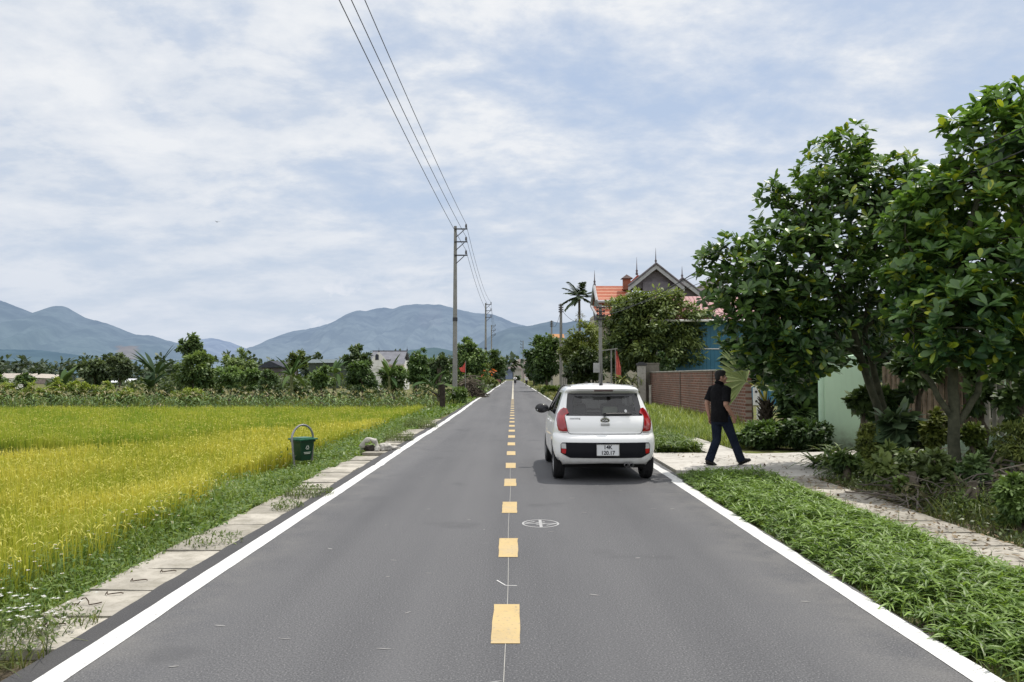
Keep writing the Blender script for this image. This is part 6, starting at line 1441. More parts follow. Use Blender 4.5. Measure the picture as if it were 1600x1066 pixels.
grid_mesh('door_pillar', range(iw0, iw1), lambda i, j: win(i, j) == 'pillar', M_BLACKPL, CAR, off=-.002)
def rear_patch(name, poly, material, off=.006, thick=.0, parent=None, step=.035, smooth=True, mirror=0):
    bm = bmesh.new(); vs = [bm.verts.new((x, 0, z)) for x, z in poly]; f = bm.faces.new(vs)
    xs = [p[0] for p in poly]; zs = [p[1] for p in poly]
    for (ax, lo, hi) in (((1, 0, 0), min(xs), max(xs)), ((0, 0, 1), min(zs), max(zs))):
        n = int((hi - lo) / step)
        for q in range(1, n + 1):
            cc = lo + (hi - lo) * q / (n + 1); co = (cc, 0, 0) if ax[0] else (0, 0, cc)
            bmesh.ops.bisect_plane(bm, geom=bm.verts[:] + bm.edges[:] + bm.faces[:], plane_co=co, plane_no=ax)
    if thick:
        bd = [e for e in bm.edges if len(e.link_faces) == 1]; ret = bmesh.ops.extrude_edge_only(bm, edges=bd)
        rim = {v_ for v_ in ret['geom'] if isinstance(v_, bmesh.types.BMVert)}
    else: rim = set()
    for v_ in bm.verts: v_.co.y = rear_y(v_.co.x, v_.co.z) - off + (thick if v_ in rim else 0)
    bmesh.ops.recalc_face_normals(bm, faces=bm.faces)
    bm.faces.ensure_lookup_table()
    big = max(bm.faces, key=lambda f_: f_.calc_area())
    if big.normal.y > 0: bmesh.ops.reverse_faces(bm, faces=bm.faces)
    me = bpy.data.meshes.new(name); bm.to_mesh(me); bm.free()
    o = link_mesh(name, me, material, parent or CAR)
    if smooth: me.polygons.foreach_set('use_smooth', [True] * len(me.polygons)); me.set_sharp_from_angle(angle=R(45))
    return o
def rear_line(name, pts, w_, material, parent=None, off=.004):
    mb = MB()
    fine = []
    for (a, b_) in zip(pts[:-1], pts[1:]):
        n = max(1, int(math.dist(a, b_) / .03)); fine += [(a[0] + (b_[0] - a[0]) * q / n, a[1] + (b_[1] - a[1]) * q / n) for q in range(n)]
    fine.append(pts[-1]); vs = []
    for i, p in enumerate(fine):
        q0, q1 = fine[max(0, i - 1)], fine[min(len(fine) - 1, i + 1)]; dx, dz_ = q1[0] - q0[0], q1[1] - q0[1]; L = math.hypot(dx, dz_) or 1; nx, nz = -dz_ / L * w_ / 2, dx / L * w_ / 2
        for s in (-1, 1): x, z = p[0] + s * nx, p[1] + s * nz; vs.append((x, rear_y(x, z) - off, z))
    mb.add(vs, [(2 * i, 2 * i + 1, 2 * i + 3, 2 * i + 2) for i in range(len(fine) - 1)]); return mb.build(name, material, parent or CAR, recalc=False)
M_GAP = mat('panel_gap', (.03, .03, .032), .8, .1)
rear_line('tailgate_seam', [(-.615, .99), (-.60, .90), (-.585, .80), (-.565, .745), (-.53, .728), (.53, .728), (.565, .745), (.585, .80), (.60, .90), (.615, .99)], .009, M_GAP)
rear_line('bumper_seam', [(-.69, .752), (-.585, .748)], .007, M_GAP); rear_line('bumper_seam', [(.585, .748), (.69, .752)], .007, M_GAP)
ins_ = rear_patch('bumper_insert', [(-.60, .605), (.60, .605), (.665, .60), (.688, .57), (.685, .44), (.64, .415), (.545, .368), (-.545, .368), (-.64, .415), (-.685, .44), (-.688, .57), (-.665, .60)], mat('textured_black_plastic', (.006, .0065, .010), .6, .22, var=.06), .010, .02)
rear_patch('plate_recess', [(-.27, .585), (.29, .585), (.33, .40), (.31, .385), (-.31, .385), (-.33, .40)], MATS['textured_black_plastic'], .0135, .0, ins_)
M_TRED = mat('tail_lamp_red', (.30, .009, .013), .12, .5, var=.10, coat=.8); M_TDEEP = mat('tail_lamp_deep', (.20, .008, .012), .12, .5, var=.1, coat=.8); M_TPINK = mat('tail_lamp_pink', (.40, .085, .08), .12, .5, var=.12, coat=.8)
M_CLEAR = mat('clear_lens', (.55, .55, .55), .1, .6, var=.15, scale=30, coat=.8); M_ROUT = mat('reflector_red', (.45, .01, .015), .15, .5, coat=.6)
for s in (-1, 1):
    P = lambda pts: [(s * x, z) for x, z in (pts if s > 0 else pts)]
    lamp = rear_patch('tail_light', P([(.550, 1.045), (.575, 1.115), (.625, 1.125), (.675, 1.09), (.722, 1.025), (.740, .95), (.732, .85), (.712, .775), (.645, .765), (.578, .765), (.592, .84), (.612, .93), (.618, .985), (.603, 1.02)]), M_TRED, .014, .03)
    rear_patch('lens_inner', P([(.622, .79), (.66, .79), (.695, .80), (.70, .90), (.69, .96), (.655, .975), (.645, .92)]), M_TPINK if s > 0 else M_TRED, .0155, 0, lamp)  # inner lens patch, pink on the right lamp only
    rear_patch('lens_top', P([(.585, 1.05), (.60, 1.10), (.63, 1.105), (.668, 1.07), (.69, 1.02), (.65, 1.005), (.625, 1.03)]), M_TDEEP, .0155, 0, lamp)
    fl = rear_patch('fog_lamp', P([(.612, .588), (.668, .588), (.68, .57), (.677, .512), (.606, .512)]), M_CLEAR, .0145, .012)
    rear_patch('reflector', P([(.606, .508), (.677, .508), (.674, .445), (.655, .435), (.612, .435)]), M_ROUT, .0145, .012, fl)
# spoiler lamp, wiper, badge, handle, plate
rear_patch('stop_lamp', [(-.15, 1.398), (.15, 1.398), (.143, 1.378), (-.143, 1.378)], mat('stop_lamp_red', (.13, .008, .012), .2, .5), .008, .012)
mb = MB(); wy = lambda x, z: rear_y(x, z) - .028
mb.tube([(.02, wy(.02, 1.03), 1.03), (.2, wy(.2, 1.035), 1.035), (.40, wy(.4, 1.04), 1.04)], [.016, .012, .008], 6); mb.tube([(.0, wy(0, 1.02) + .02, 1.02), (.0, wy(0, 1.02) - .015, 1.02)], .028, 10); mb.box((.22, wy(.2, 1.025) + .006, 1.022), (.40, .012, .018)); mb.build('rear_wiper', M_BLACKPL, CAR)
mb = MB(); n = 24; yb = rear_y(0, .935) - .012
for (a_, b_, dy) in ((.072, .042, 0),): mb.add([(a_ * math.cos(2 * math.pi * i / n), yb, .935 + b_ * math.sin(2 * math.pi * i / n)) for i in range(n)] + [(a_ * 1.08 * math.cos(2 * math.pi * i / n), yb + .02, .935 + b_ * 1.1 * math.sin(2 * math.pi * i / n)) for i in range(n)], [tuple(range(n))] + [(i, i + n, (i + 1) % n + n, (i + 1) % n) for i in range(n)])
bdg = mb.build('badge', M_CHROME, CAR)
mb = MB(); mb.add([(.060 * math.cos(2 * math.pi * i / n), yb - .002, .935 + .031 * math.sin(2 * math.pi * i / n)) for i in range(n)], [tuple(range(n))]); mb.build('badge_field', M_GLOSSBLACK, bdg)
def text(name, body_, size, loc, material, parent, sx=1.0, ext=.0012):
    cu = bpy.data.curves.new(name, 'FONT'); cu.body = body_; cu.size = size; cu.align_x = 'CENTER'; cu.align_y = 'CENTER'; cu.extrude = ext; cu.offset = size * .028
    o = bpy.data.objects.new(name + '_tmp', cu); COL.objects.link(o); dg = bpy.context.evaluated_depsgraph_get(); me = bpy.data.meshes.new_from_object(o.evaluated_get(dg)); me.name = name
    bpy.data.objects.remove(o); bpy.data.curves.remove(cu); me.materials.clear()
    o2 = link_mesh(name, me, material, parent); o2.location = loc; o2.rotation_euler = (R(90), 0, 0); o2.scale = (sx, 1, 1); return o2
M_SILV = mat('silver_letters', (.70, .70, .71), .25, .5, .6)
text('badge_letters', 'KIA', .044, (0, yb - .0035, .934), M_SILV, bdg, 1.25)
mb = MB(); hy = rear_y(0, .877); mb.box((0, hy - .004, .876), (.135, .03, .042)); mb.build('boot_handle', mat('satin_chrome', (.45, .45, .45), .3, .5, .8), CAR, bevel=.008)
o = text('model_script', 'morning', .042, (-.46, rear_y(-.46, .965) - .006, .965), mat('grey_chrome', (.33, .33, .33), .3, .5, .6), CAR, 1.15); o.rotation_euler = (R(90 - 18), 0, R(-5)); 
py_ = rear_y(0, .49) - .036
mb = MB(); mb.box((.02, py_, .495), (.335, .010, .165)); plate = mb.build('number_plate', mat('plate_white', (.66, .67, .68), .45, .4, var=.04), CAR, bevel=.004)
mb = MB()
for (a, b_, c_, d_) in ((.02, .578, .343, .006), (.02, .412, .343, .006), (-.15, .495, .006, .165), (.19, .495, .006, .165)): mb.box((a, py_ - .001, b_), (c_, .014, d_))
mb.build('plate_frame', M_CHROME, plate)
M_INK = mat('plate_ink', (.02, .022, .03), .6, .2)
text('plate_line', '14K', .082, (.02, py_ - .0062, .537), M_INK, plate, .95); text('plate_line', '120.17', .082, (.02, py_ - .0062, .452), M_INK, plate, .95)
mb = MB()
for x in (.315, .39): mb.lathe([(.026, .05), (.036, .045), (.038, 0), (.031, -.004), (.029, .05), (.028, .14)], (x, .035, .262), 14, 'y', cap=False)
mb.build('exhaust_pipe', mat('exhaust_steel', (.20, .20, .20), .35, .5, .9), CAR, smooth=50)
rear_patch('window_sticker', [(.335 + .022 * math.cos(a * .6283), 1.075 + .024 * math.sin(a * .6283)) for a in range(10)], mat('sticker_white', (.7, .7, .7), .5, .3), .004)
mb = MB(); mb.tube([(0, .62, 1.475), (0, .58, 1.525), (0, .50, 1.66)], [.02, .012, .004], 6); mb.box((0, .64, 1.485), (.05, .09, .035)); mb.build('aerial', M_BLACKPL, CAR)
mb = MB()
for s in (-1, 1): mb.tube([(s * .50, .50, 1.462), (s * .505, 1.1, 1.466), (s * .50, 1.7, 1.462)], .008, 5)
mb.build('roof_strip', mat('roof_strip_grey', (.22, .22, .22), .6, .2), CAR)
# side details
def side_line(name, pts, w_, s, material):
    mb = MB(); fine = []
    for (a, b_) in zip(pts[:-1], pts[1:]):
        n = max(1, int(math.dist(a, b_) / .05)); fine += [(a[0] + (b_[0] - a[0]) * q / n, a[1] + (b_[1] - a[1]) * q / n) for q in range(n)]
    fine.append(pts[-1]); vs = []
    for i, p in enumerate(fine):
        q0, q1 = fine[max(0, i - 1)], fine[min(len(fine) - 1, i + 1)]; dy, dz_ = q1[0] - q0[0], q1[1] - q0[1]; L = math.hypot(dy, dz_) or 1
        for k in (-1, 1): y, z = p[0] - k * dz_ / L * w_ / 2, p[1] + k * dy / L * w_ / 2; vs.append((s * (side_x(y, z) + .003), y, z))
    mb.add(vs, [(2 * i, 2 * i + 1, 2 * i + 3, 2 * i + 2) for i in range(len(fine) - 1)]); return mb.build(name, material, CAR, recalc=False)
for s in (-1, 1):
    side_line('door_seam', [(.98, .99), (.92, .8), (.95, .68), (1.02, .42), (1.06, .30), (2.5, .28), (2.62, .5), (2.62, .95)], .010, s, M_GAP); side_line('door_seam', [(1.54, 1.0), (1.55, .29)], .010, s, M_GAP)
    for yy in (1.08, 1.68): mb = MB(); x = side_x(yy, .86); mb.box((s * (x + .018), yy + .08, .865), (.025, .17, .032)); mb.build('door_handle', M_CAR, CAR, bevel=.009)
    mr = MB(); mr.ball((s * .875, 2.34, 1.035), (.125, .06, .088), 14, 9); mr.tube([(s * .70, 2.40, 1.0), (s * .80, 2.37, 1.005)], [.03, .025], 8); mo = mr.build('wing_mirror', M_BLACKPL, CAR, smooth=True)
    mr = MB(); mr.ball((s * .875, 2.30, 1.035), (.09, .02, .06), 14, 7); mr.build('mirror_glass', mat('mirror_dark', (.03, .03, .035), .1, .3), mo, smooth=True)
    mr = MB(); mr.ball((s * .96, 2.305, 1.005), (.012, .02, .015), 8, 5); mr.build('indicator', M_CLEAR, mo, smooth=True)
# wheels
def wheel(x, y):
    W = MB(); w2 = .088
    e = bpy.data.objects.new('wheel', None); COL.objects.link(e); e.parent = CAR; e.location = (x, y, .283); e.empty_display_size = .1
    W.lathe([(.20, -w2 + .006), (.245, -w2), (.272, -w2 + .012), (.283, -w2 + .035)] + [q for k in range(4) for q in ((.283, -.045 + k * .026), (.277, -.041 + k * .026), (.277, -.034 + k * .026), (.283, -.030 + k * .026))] + [(.283, w2 - .035), (.272, w2 - .012), (.245, w2), (.20, w2 - .006)], (0, 0, 0), 36, 'x', cap=False); W.build('tyre', M_RUB, e, smooth=40)
    s = 1 if x > 0 else -1; rm = MB(); rm.lathe([(.202, -w2 + .01), (.202, w2 - .01), (.185, w2 - .012), (.18, .02 * s), (.03, .03 * s), (.0, .03 * s)] if s > 0 else [(.202, w2 - .01), (.202, -w2 + .01), (.185, -w2 + .012), (.18, -.02), (.03, -.03), (.0, -.03)], (0, 0, 0), 30, 'x', cap=False)
    for k in range(5): a = 2 * math.pi * k / 5; rm.box((s * .055, .105 * math.sin(a), .105 * math.cos(a)), (.03, .05, .17), Matrix.Rotation(-a, 3, 'X'))
    rm.build('rim', mat('alloy', (.42, .42, .43), .35, .5, .8), e, smooth=40)
for x in (-.695, .695):
    for y in (.585, 2.97): wheel(x, y)
# underside and cabin
mb = MB(); mb.box((0, 1.8, .245), (1.22, 3.1, .09)); mb.box((0, 1.75, .42), (1.05, 2.6, .3)); mb.tube([(.3, .15, .27), (.1, 1.0, .25), (.1, 2.6, .25)], .03, 8); mb.box((0, .58, .27), (1.1, .08, .08)); mb.build('underbody', mat('underbody_black', (.012, .012, .012), .9, .1), CAR)
mb = MB(); mb.box((0, .80, .60), (1.30, .9, .26)); mb.box((0, 1.9, .57), (1.30, 1.6, .12)); mb.box((0, 2.62, .86), (1.25, .45, .22)); mb.box((0, .52, .90), (1.24, .42, .03)); mb.build('cabin_floor', mat('cabin_carpet', (.04, .04, .043), .9, .2), CAR)
M_SEAT = mat('seat_fabric', (.075, .077, .08), .9, .2, var=.1); M_SEATL = mat('seat_cover_pale', (.30, .32, .25), .9, .2, var=.1)
for x in (-.35, .35):
    mb = MB(); mb.box((x, 1.72, .86), (.46, .15, .58), Matrix.Rotation(R(-12), 3, 'X')); fs = mb.build('front_seat', M_SEAT, CAR, bevel=.06); mb = MB(); mb.box((x, 1.60, 1.235), (.26, .10, .17)); mb.tube([(x - .06, 1.63, 1.1), (x - .06, 1.61, 1.2)], .01, 6); mb.tube([(x + .06, 1.63, 1.1), (x + .06, 1.61, 1.2)], .01, 6); mb.build('head_restraint', M_SEAT, fs, bevel=.035)
mb = MB(); mb.box((0, .86, .80), (1.16, .16, .42), Matrix.Rotation(R(-14), 3, 'X')); rs = mb.build('rear_seat', M_SEAT, CAR, bevel=.05)
for x, mt in ((-.34, M_SEAT), (.16, M_SEATL), (.40, M_SEAT)): mb = MB(); mb.box((x, .76, 1.06), (.24, .10, .13)); mb.build('head_restraint', mt, rs, bevel=.03)
mb = MB(); n = 20; mb.tube([(-.35 + .18 * math.cos(2 * math.pi * i / n), 2.28 - .08 * math.sin(2 * math.pi * i / n), .99 + .16 * math.sin(2 * math.pi * i / n)) for i in range(n + 1)], .016, 6, cap=False); mb.build('steering_wheel', M_BLACKPL, CAR, smooth=True)
mb = MB(); mb.box((0, 2.02, 1.29), (.22, .03, .06)); mb.build('inner_mirror', M_BLACKPL, CAR, bevel=.012)
# ------------------------------------------------------------------ people
M_SKIN = mat('skin', (.36, .20, .14), .55, .35, var=.08, scale=12)
def fused(name, mb, material, parent, voxel=.007, smooth_n=6, fac=.5):
    o = mb.build(name + '_src', None, None); md = o.modifiers.new('r', 'REMESH'); md.mode = 'VOXEL'; md.voxel_size = voxel
    s = o.modifiers.new('s', 'SMOOTH'); s.iterations = smooth_n; s.factor = fac
    bpy.context.view_layer.update(); dg = bpy.context.evaluated_depsgraph_get(); me = bpy.data.meshes.new_from_object(o.evaluated_get(dg)); me.name = name
    old = o.data; bpy.data.objects.remove(o); bpy.data.meshes.remove(old)
    me.materials.clear(); me.polygons.foreach_set('use_smooth', [True] * len(me.polygons))
    return link_mesh(name, me, material, parent)
mp = gnd(1131, 731); mx_, my_ = 3.70, 13.8
MAN = thing('person', 'man in black short-sleeved polo shirt and dark jeans striding right across the driveway', 'person', (mx_, my_, .03), R(-68))
H = Vector
def arm(mb, sh, el, wr, r=(.058, .044, .030), grow=0.0, upto=None):
    sh, el, wr = H(sh), H(el), H(wr)
    pts = [sh, sh.lerp(el, .35), el, el.lerp(wr, .35), wr]; rr = [r[0], r[0] * .92, r[1], r[1] * 1.0, r[2]]
    mb.tube(pts, [q + grow for q in rr], 12)
def hand(mb, wr, d, palm_n, side):
    """wr wrist, d pointing direction of the hand, palm_n palm normal, side: thumb side direction"""
    d = H(d).normalized(); pn = H(palm_n); pn = (pn - d * pn.dot(d)).normalized(); sd = d.cross(pn) * (1 if d.cross(pn).dot(H(side)) > 0 else -1); wr = H(wr)
    mb.tube([wr - d * .02, wr + d * .03, wr + d * .07, wr + d * .092], [.026, .036, .040, .034], 10, rb=[.022, .017, .016, .013], ref=sd)
    for k, (o_, L) in enumerate(((.028, .062), (.0095, .072), (-.009, .068), (-.027, .052))):
        b0 = wr + d * .088 + sd * o_; cur = .35 + .12 * k
        p1 = b0 + d * L * .42; d2 = (d * math.cos(cur) + pn * math.sin(cur)).normalized(); p2 = p1 + d2 * L * .33; d3 = (d * math.cos(cur * 2) + pn * math.sin(cur * 2)).normalized(); p3 = p2 + d3 * L * .28
        mb.tube([b0 - d * .012, p1, p2, p3], [.0095, .0088, .0078, .006], 8)
    t0 = wr + d * .028 + sd * .026; t1 = t0 + (d * .6 + sd * .7 + pn * .2).normalized() * .036; t2 = t1 + (d * .9 + sd * .15 + pn * .35).normalized() * .03; mb.tube([t0 - sd * .01, t1, t2], [.013, .011, .007], 8)
def head(mb, c, yaw, s=1.0):
    rt = Matrix.Rotation(yaw, 3, 'Z'); c = H(c); q = lambda x, y, z: c + rt @ H((x * s, y * s, z * s))
    mb.ball(q(0, -.012, .035), (.076 * s, .093 * s, .088 * s), 20, 14, rt); mb.ball(q(0, .022, -.035), (.060 * s, .066 * s, .080 * s), 18, 12, rt); mb.ball(q(0, .055, -.088), (.030 * s, .028 * s, .026 * s), 12, 8, rt)
    mb.ball(q(0, .078, .022), (.052 * s, .014 * s, .012 * s), 12, 6, rt)
    mb.tube([q(0, .082, .015), q(0, .098, -.012), q(0, .108, -.03), q(0, .085, -.040)], [.009 * s, .012 * s, .0155 * s, .012 * s], 8)
    mb.ball(q(0, .084, -.062), (.024 * s, .010 * s, .008 * s), 10, 6, rt); mb.ball(q(0, .083, -.072), (.020 * s, .010 * s, .007 * s), 10, 6, rt)
    for k in (-1, 1):
        mb.ball(q(k * .078, -.008, -.012), (.010 * s, .022 * s, .033 * s), 10, 8, rt); mb.ball(q(k * .045, .060, -.025), (.022 * s, .022 * s, .022 * s), 10, 6, rt)
    return q
hip, kneeF, ankF = (.085, .03, .86), (.085, .215, .465), (.085, .37, .11)
hipB, kneeB, ankB = (-.085, -.01, .86), (-.09, -.01, .45), (-.09, -.17, .10)
shR, elR, wrR = (.205, .0, 1.365), (.235, -.05, 1.09), (.215, .115, .89)
shL, elL, wrL = (-.205, .0, 1.365), (-.245, -.10, 1.10), (-.225, -.06, .86)
mb = MB()
mb.tube([(0, 0, .80), (0, 0, .92), (0, -.005, 1.05), (0, .0, 1.2), (0, -.005, 1.32), (0, -.01, 1.40), (0, -.005, 1.445)], [.15, .165, .15, .17, .185, .14, .07], 20, rb=[.11, .118, .118, .12, .112, .085, .065], ref=(1, 0, 0))
mb.tube([(0, -.005, 1.40), (0, .012, 1.47), (0, .022, 1.53)], [.066, .056, .056], 14)
HY = R(-24); qh = head(mb, (0, .032, 1.572), HY)
for a in ((shR, elR, wrR), (shL, elL, wrL)): arm(mb, *a)
hand(mb, wrR, (-.05, .30, -1), (-1, .1, -.1), (0, 1, .3)); hand(mb, wrL, (.02, .12, -1), (1, .1, 0), (0, 1, .3))
for a in ((hip, kneeF, ankF), (hipB, kneeB, ankB)):
    h_, k_, n_ = map(H, a); mb.tube([h_, h_.lerp(k_, .5), k_, k_.lerp(n_, .35), n_], [.088, .075, .055, .055, .038], 12)
bodyo = fused('body', mb, M_SKIN, MAN, .0052, 4)
M_EYE = mat('eye_white', (.6, .58, .55), .3, .5); M_IRIS = mat('eye_dark', (.02, .014, .01), .2, .5); M_HAIR = mat('black_hair', (.012, .011, .011), .65, .35, var=.3, scale=40, bump=.8, bscale=160)
mb = MB()
for k in (-1, 1):
    mb = MB(); mb.ball(qh(k * .030, .072, .004), .0115, 10, 8); ey = mb.build('eye', M_EYE, bodyo, smooth=True); mb = MB(); mb.ball(qh(k * .030, .080, .004), .0055, 8, 6); mb.build('iris', M_IRIS, ey, smooth=True)
rtH = Matrix.Rotation(HY, 3, 'Z'); mb = MB(); mb.ball(qh(0, -.018, .050), (.082, .098, .085), 22, 14, rtH); mb.ball(qh(0, -.055, -.005), (.072, .055, .062), 18, 10, rtH); mb.ball(qh(0, .012, .088), (.068, .078, .042), 18, 10, rtH)
for k in (-1, 1): mb.ball(qh(k * .068, .0, .02), (.014, .03, .04), 10, 8, rtH)
hair = fused('hair', mb, M_HAIR, MAN, .006, 2)
mb = MB()
for k in (-1, 1): mb.tube([qh(k * .014, .083, .026), qh(k * .032, .082, .031), qh(k * .05, .070, .026)], [.0035, .0045, .003], 6)
mb.build('eyebrows', M_HAIR, bodyo, smooth=True)
def clothmat(name, col, wr=26, st=.6):
    m, t, b = new_mat(name); c = t.coord('Object'); n = t.noise(5, 6, .6, c); n2 = t.noise(120, 2, .6, c)
    o = t.mixc(t.ramp(n, [(.35, 0.0), (.7, 1.0)]), col, tuple(x * 1.7 + .002 for x in col)); t.link(o, b.inputs['Base Color']); b.inputs['Roughness'].default_value = .85; b.inputs['Specular IOR Level'].default_value = .08
    w1 = t.add('ShaderNodeTexNoise'); w1.inputs['Scale'].default_value = wr * .5; w1.inputs['Detail'].default_value = 3; w1.inputs['Distortion'].default_value = 1.2; t.link(c, w1.inputs['Vector']); t.link(t.bump(w1.outputs[0], st, .03), b.inputs['Normal']); return m
M_SHIRT = clothmat('black_cotton', (.005, .005, .006)); M_JEAN = clothmat('dark_denim', (.009, .013, .024), 30, .8)
mb = MB()
mb.tube([(0, -.005, .775), (0, -.002, .86), (0, -.005, .97), (0, .0, 1.1), (0, .0, 1.22), (0, -.008, 1.33), (0, -.012, 1.405), (0, -.01, 1.45)], [.195, .19, .178, .186, .20, .198, .15, .080], 26, rb=[.145, .14, .137, .138, .137, .128, .10, .078], ref=(1, 0, 0))
for (s_, e_) in ((shR, elR), (shL, elL)):
    s_, e_ = H(s_), H(e_); mb.tube([s_ * .78 + H((0, 0, .30)), s_ + H((0, 0, -.005)), s_.lerp(e_, .4), s_.lerp(e_, .82)], [.070, .080, .074, .078], 14)
shirt = fused('polo_shirt', mb, M_SHIRT, MAN, .008, 5)
mb = MB(); mb.tube([(0, -.008, 1.425), (0, .0, 1.462), (0, .006, 1.485)], [.078, .072, .073], 16, cap=False); mb.tube([(0, .006, 1.487), (0, -.012, 1.45)], [.076, .086], 16, cap=False); mb.build('collar', M_SHIRT, shirt, smooth=True)
mb = MB()
mb.tube([(0, 0, .97), (0, 0, .90), (0, .0, .82), (0, .005, .74)], [.168, .178, .178, .14], 22, rb=[.122, .132, .134, .11], ref=(1, 0, 0))
for (h_, k_, n_), fl in (((hip, kneeF, ankF), 1), ((hipB, kneeB, ankB), 0)):
    h_, k_, n_ = map(H, (h_, k_, n_)); mb.tube([h_, h_.lerp(k_, .35), h_.lerp(k_, .7), k_, k_.lerp(n_, .4), k_.lerp(n_, .8), n_ + (n_ - k_).normalized() * .03], [.103, .098, .085, .078, .076, .076, .080], 16)
trs = fused('jeans', mb, M_JEAN, MAN, .008, 5)
M_SHOE = mat('black_leather', (.014, .013, .013), .4, .45, var=.1); M_SOLE = mat('shoe_sole', (.05, .048, .045), .8, .2)
for (n_, k_, pit) in ((ankF, kneeF, R(18)), (ankB, kneeB, R(-14))):
    n_ = H(n_); rt = Matrix.Rotation(pit, 3, 'X'); f = lambda x, y, z: n_ + rt @ H((x, y, z))
    mb = MB(); mb.tube([f(0, -.065, -.045), f(0, -.02, -.035), f(0, .06, -.045), f(0, .14, -.066), f(0, .19, -.076)], [.030, .042, .044, .046, .026], 14, rb=[.038, .050, .040, .026, .016], ref=(1, 0, 0)); sh_ = fused('shoe', mb, M_SHOE, MAN, .006, 3)
    mb = MB(); out = [(0, -.095), (.03, -.085), (.038, -.03), (.040, .04), (.050, .12), (.040, .18), (.012, .208), (-.02, .20), (-.046, .15), (-.046, .09), (-.036, .02), (-.036, -.05), (-.025, -.088)]
    mb.prism(out, lambda a, b_: f(a, b_, -.082), lambda a, b_: f(a, b_, -.098)); mb.build('sole', M_SOLE, sh_, bevel=.004)

# ---- far rider on a motorbike, coming along the road
def small_person(name, label, loc, rz, pose, shirt, trousers, hat=None, s=1.0):
    th = thing(name, label, 'person', loc, rz); mb = MB(); P = {k: H(v) * s for k, v in pose.items()}
    mb.tube([P['hip'], P['hip'].lerp(P['neck'], .5), P['neck'] - H((0, 0, .06)), P['neck']], [.14, .15, .16, .06], 12, rb=[.11, .11, .10, .06], ref=(1, 0, 0)); head(mb, P['head'], 0)
    mb.tube([P['neck'], P['head']], .05, 8)
    for k in ('L', 'R'):
        arm(mb, P['sh' + k], P['el' + k], P['wr' + k]); d_ = (P['wr' + k] - P['el' + k]); hand(mb, P['wr' + k], d_, (0, .2, -1), (1 if k == 'L' else -1, 0, .2))
        mb.tube([P['hip' + k], P['kn' + k], P['an' + k]], [.085, .06, .04], 10); mb.tube([P['an' + k] + H((0, -.04, -.03)), P['an' + k] + H((0, .14, -.06))], [.045, .03], 8)
    bo = fused('body', mb, M_SKIN, th, .012, 3)
    mb = MB(); mb.tube([P['hip'] - H((0, 0, .05)), P['hip'].lerp(P['neck'], .5), P['neck'] - H((0, 0, .06)), P['neck']], [.17, .175, .185, .08], 14, rb=[.135, .135, .125, .08], ref=(1, 0, 0))
    for k in ('L', 'R'): mb.tube([P['sh' + k], P['el' + k], P['el' + k].lerp(P['wr' + k], .8)], [.08, .065, .05], 10)
    fused('shirt', mb, shirt, th, .014, 3)
    mb = MB()
    mb.tube([P['hip'] + H((0, 0, .05)), P['hip'] - H((0, 0, .1))], [.16, .15], 12)
    for k in ('L', 'R'): mb.tube([P['hip' + k], P['kn' + k], P['an' + k]], [.105, .08, .07], 10)
    fused('trousers', mb, trousers, th, .014, 3)
    mb = MB()
    if hat: mb.lathe([(.20, -.02), (.19, .0), (.11, .06), (.09, .10), (.03, .14), (.0, .145)], P['head'] + H((0, 0, .06)), 16, cap=False); mb.build('hat', hat, th, smooth=True)
    else: mb.ball(P['head'] + H((0, -.01, .05)), (.085, .10, .085), 14, 8); mb.build('hair', M_HAIR, th, smooth=True)
    return th
M_WSHIRT = mat('white_cotton', (.70, .70, .70), .85, .2); M_DKTR = mat('dark_cotton', (.02, .02, .025), .9, .2); M_HELM = mat('pale_helmet', (.55, .56, .58), .3, .5)
rp = gnd(805, 601)
BIKE = thing('motorbike', 'dark scooter far down the road carrying the rider in white', 'motorbike', (rp.x, rp.y, .004), R(180))
M_BIKE = mat('bike_dark_paint', (.02, .02, .024), .3, .5, coat=.5)
for y in (-.62, .62): mb = MB(); mb.lathe([(.21, -.04), (.27, -.045), (.29, 0), (.27, .045), (.21, .04)], (0, y, .29), 20, 'x', cap=False); mb.lathe([(.2, -.01), (.2, .01)], (0, y, .29), 14, 'x'); mb.build('wheel', M_RUB, BIKE, smooth=40)
mb = MB(); mb.tube([(0, -.75, .62), (0, -.4, .60), (0, -.05, .52), (0, .1, .35), (0, .38, .45), (0, .5, .85), (0, .48, 1.0)], [.08, .14, .13, .12, .13, .12, .06], 12); mb.box((0, .56, .75), (.34, .06, .5)); bfr = mb.build('fairing', M_BIKE, BIKE, smooth=50)
mb = MB(); mb.box((0, -.35, .78), (.26, .75, .10)); mb.build('saddle', M_BLACKPL, BIKE, bevel=.04)
mb = MB(); mb.tube([(-.34, .36, 1.03), (0, .48, 1.0), (.34, .36, 1.03)], .018, 8); mb.tube([(0, .5, .9), (0, .64, .3)], .03, 8); mb.build('handlebar', M_DARKMETAL, BIKE)
mb = MB(); mb.ball((0, .60, .92), (.10, .05, .07), 12, 8); mb.build('headlight', M_CLEAR, BIKE, smooth=True)
sit = dict(hip=(0, -.25, .90), neck=(0, -.12, 1.40), head=(0, -.08, 1.56), shL=(.19, -.14, 1.36), elL=(.27, .08, 1.16), wrL=(.30, .28, 1.05), shR=(-.19, -.14, 1.36), elR=(-.27, .08, 1.16), wrR=(-.30, .28, 1.05), hipL=(.1, -.22, .85), knL=(.17, .20, .72), anL=(.15, .16, .36), hipR=(-.1, -.22, .85), knR=(-.17, .20, .72), anR=(-.15, .16, .36))
small_person('person', 'far rider in white top sitting on the scooter in the road', (rp.x, rp.y, .004), R(180), sit, M_WSHIRT, M_DKTR)
wp = gnd(820, 603)
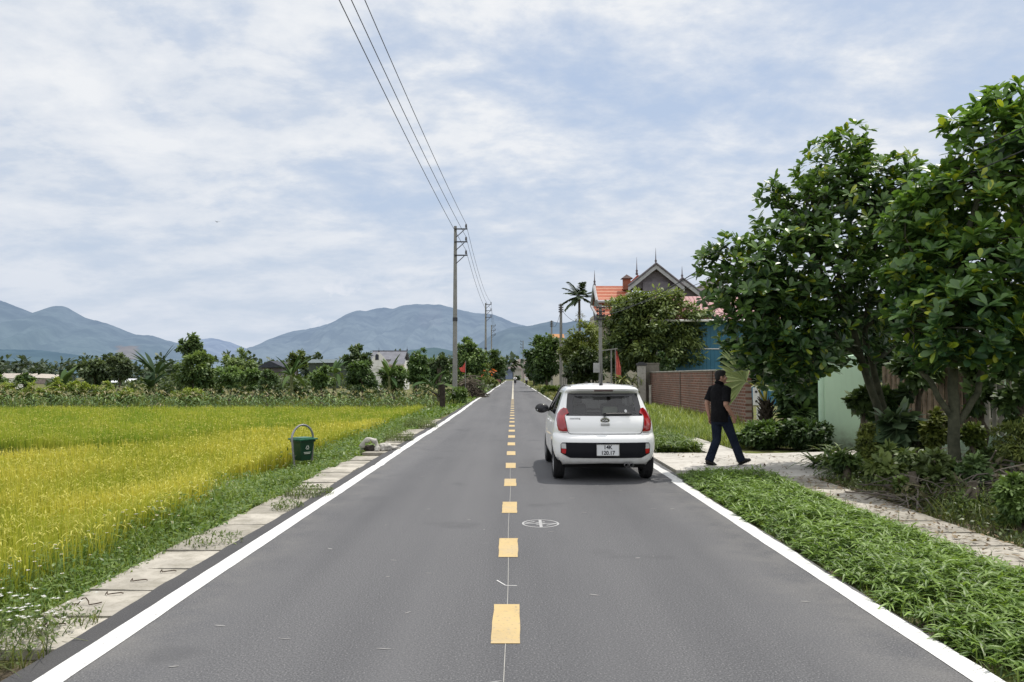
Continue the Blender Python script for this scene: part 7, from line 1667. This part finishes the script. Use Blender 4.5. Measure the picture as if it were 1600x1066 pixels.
walk = dict(hip=(0, 0, .90), neck=(0, .03, 1.42), head=(0, .05, 1.57), shL=(.19, .02, 1.37), elL=(.24, -.06, 1.12), wrL=(.23, .08, .92), shR=(-.19, .02, 1.37), elR=(-.24, .06, 1.12), wrR=(-.23, .2, .95), hipL=(.09, 0, .86), knL=(.1, .16, .48), anL=(.1, .20, .09), hipR=(-.09, 0, .86), knR=(-.1, .02, .47), anR=(-.1, -.2, .12))
small_person('person', 'far walker in white hat and white shirt at right road edge', (2.2, 128, .004), R(180), walk, M_WSHIRT, M_DKTR, M_HELM)
# far parked farm vehicle at the left edge
vp = gnd(779, 600); FV = thing('farm_vehicle', 'small dark farm vehicle with pale canopy at far left road edge', 'vehicle', (-2.95, 150, 0))
mb = MB(); mb.box((0, 0, .62), (1.0, 1.5, .38)); mb.box((0, -.5, .9), (.7, .5, .3)); mb.build('body', mat('faded_red_paint', (.20, .09, .08), .6, .3, var=.2), FV, bevel=.05)
mb = MB(); mb.box((0, 0, 1.62), (1.05, 1.3, .07)); mb.build('canopy', M_WHITE, FV, bevel=.02); mb = MB(); [mb.tube([(sx * .45, sy * .55, .8), (sx * .45, sy * .55, 1.6)], .025, 6) for sx in (-1, 1) for sy in (-1, 1)]; mb.build('canopy_frame', M_DARKMETAL, FV)
for sx in (-1, 1):
    for y in (-.55, .55): mb = MB(); mb.lathe([(.2, -.07), (.3, -.08), (.32, 0), (.3, .08), (.2, .07)], (sx * .5, y, .32), 18, 'x'); mb.build('wheel', M_RUB, FV, smooth=40)

# ---- a lone bird over the mountains
bp_ = at(339, 347, 70); BIRD = thing('bird', 'tiny dark bird flying high above the left mountains', 'bird', bp_, R(40)); M_BIRD = mat('dark_feathers', (.03, .028, .028), .8, .2)
mb = MB(); mb.tube([(0, -.14, 0), (0, -.06, .01), (0, .05, .01), (0, .11, .02), (0, .15, .01)], [.012, .032, .036, .024, .004], 8); mb.add([(-.03, -.13, 0), (.03, -.13, 0), (.045, -.24, 0), (-.045, -.24, 0)], [(0, 1, 2, 3)]); mb.build('body', M_BIRD, BIRD, smooth=True)
for s in (-1, 1): mb = MB(); mb.add([(s * .02, .06, .02), (s * .02, -.05, .02), (s * .16, -.03, .08), (s * .17, .06, .08), (s * .30, -.05, .04)], [(0, 1, 2, 3), (3, 2, 4)]); mb.build('wing', M_BIRD, BIRD, recalc=False)
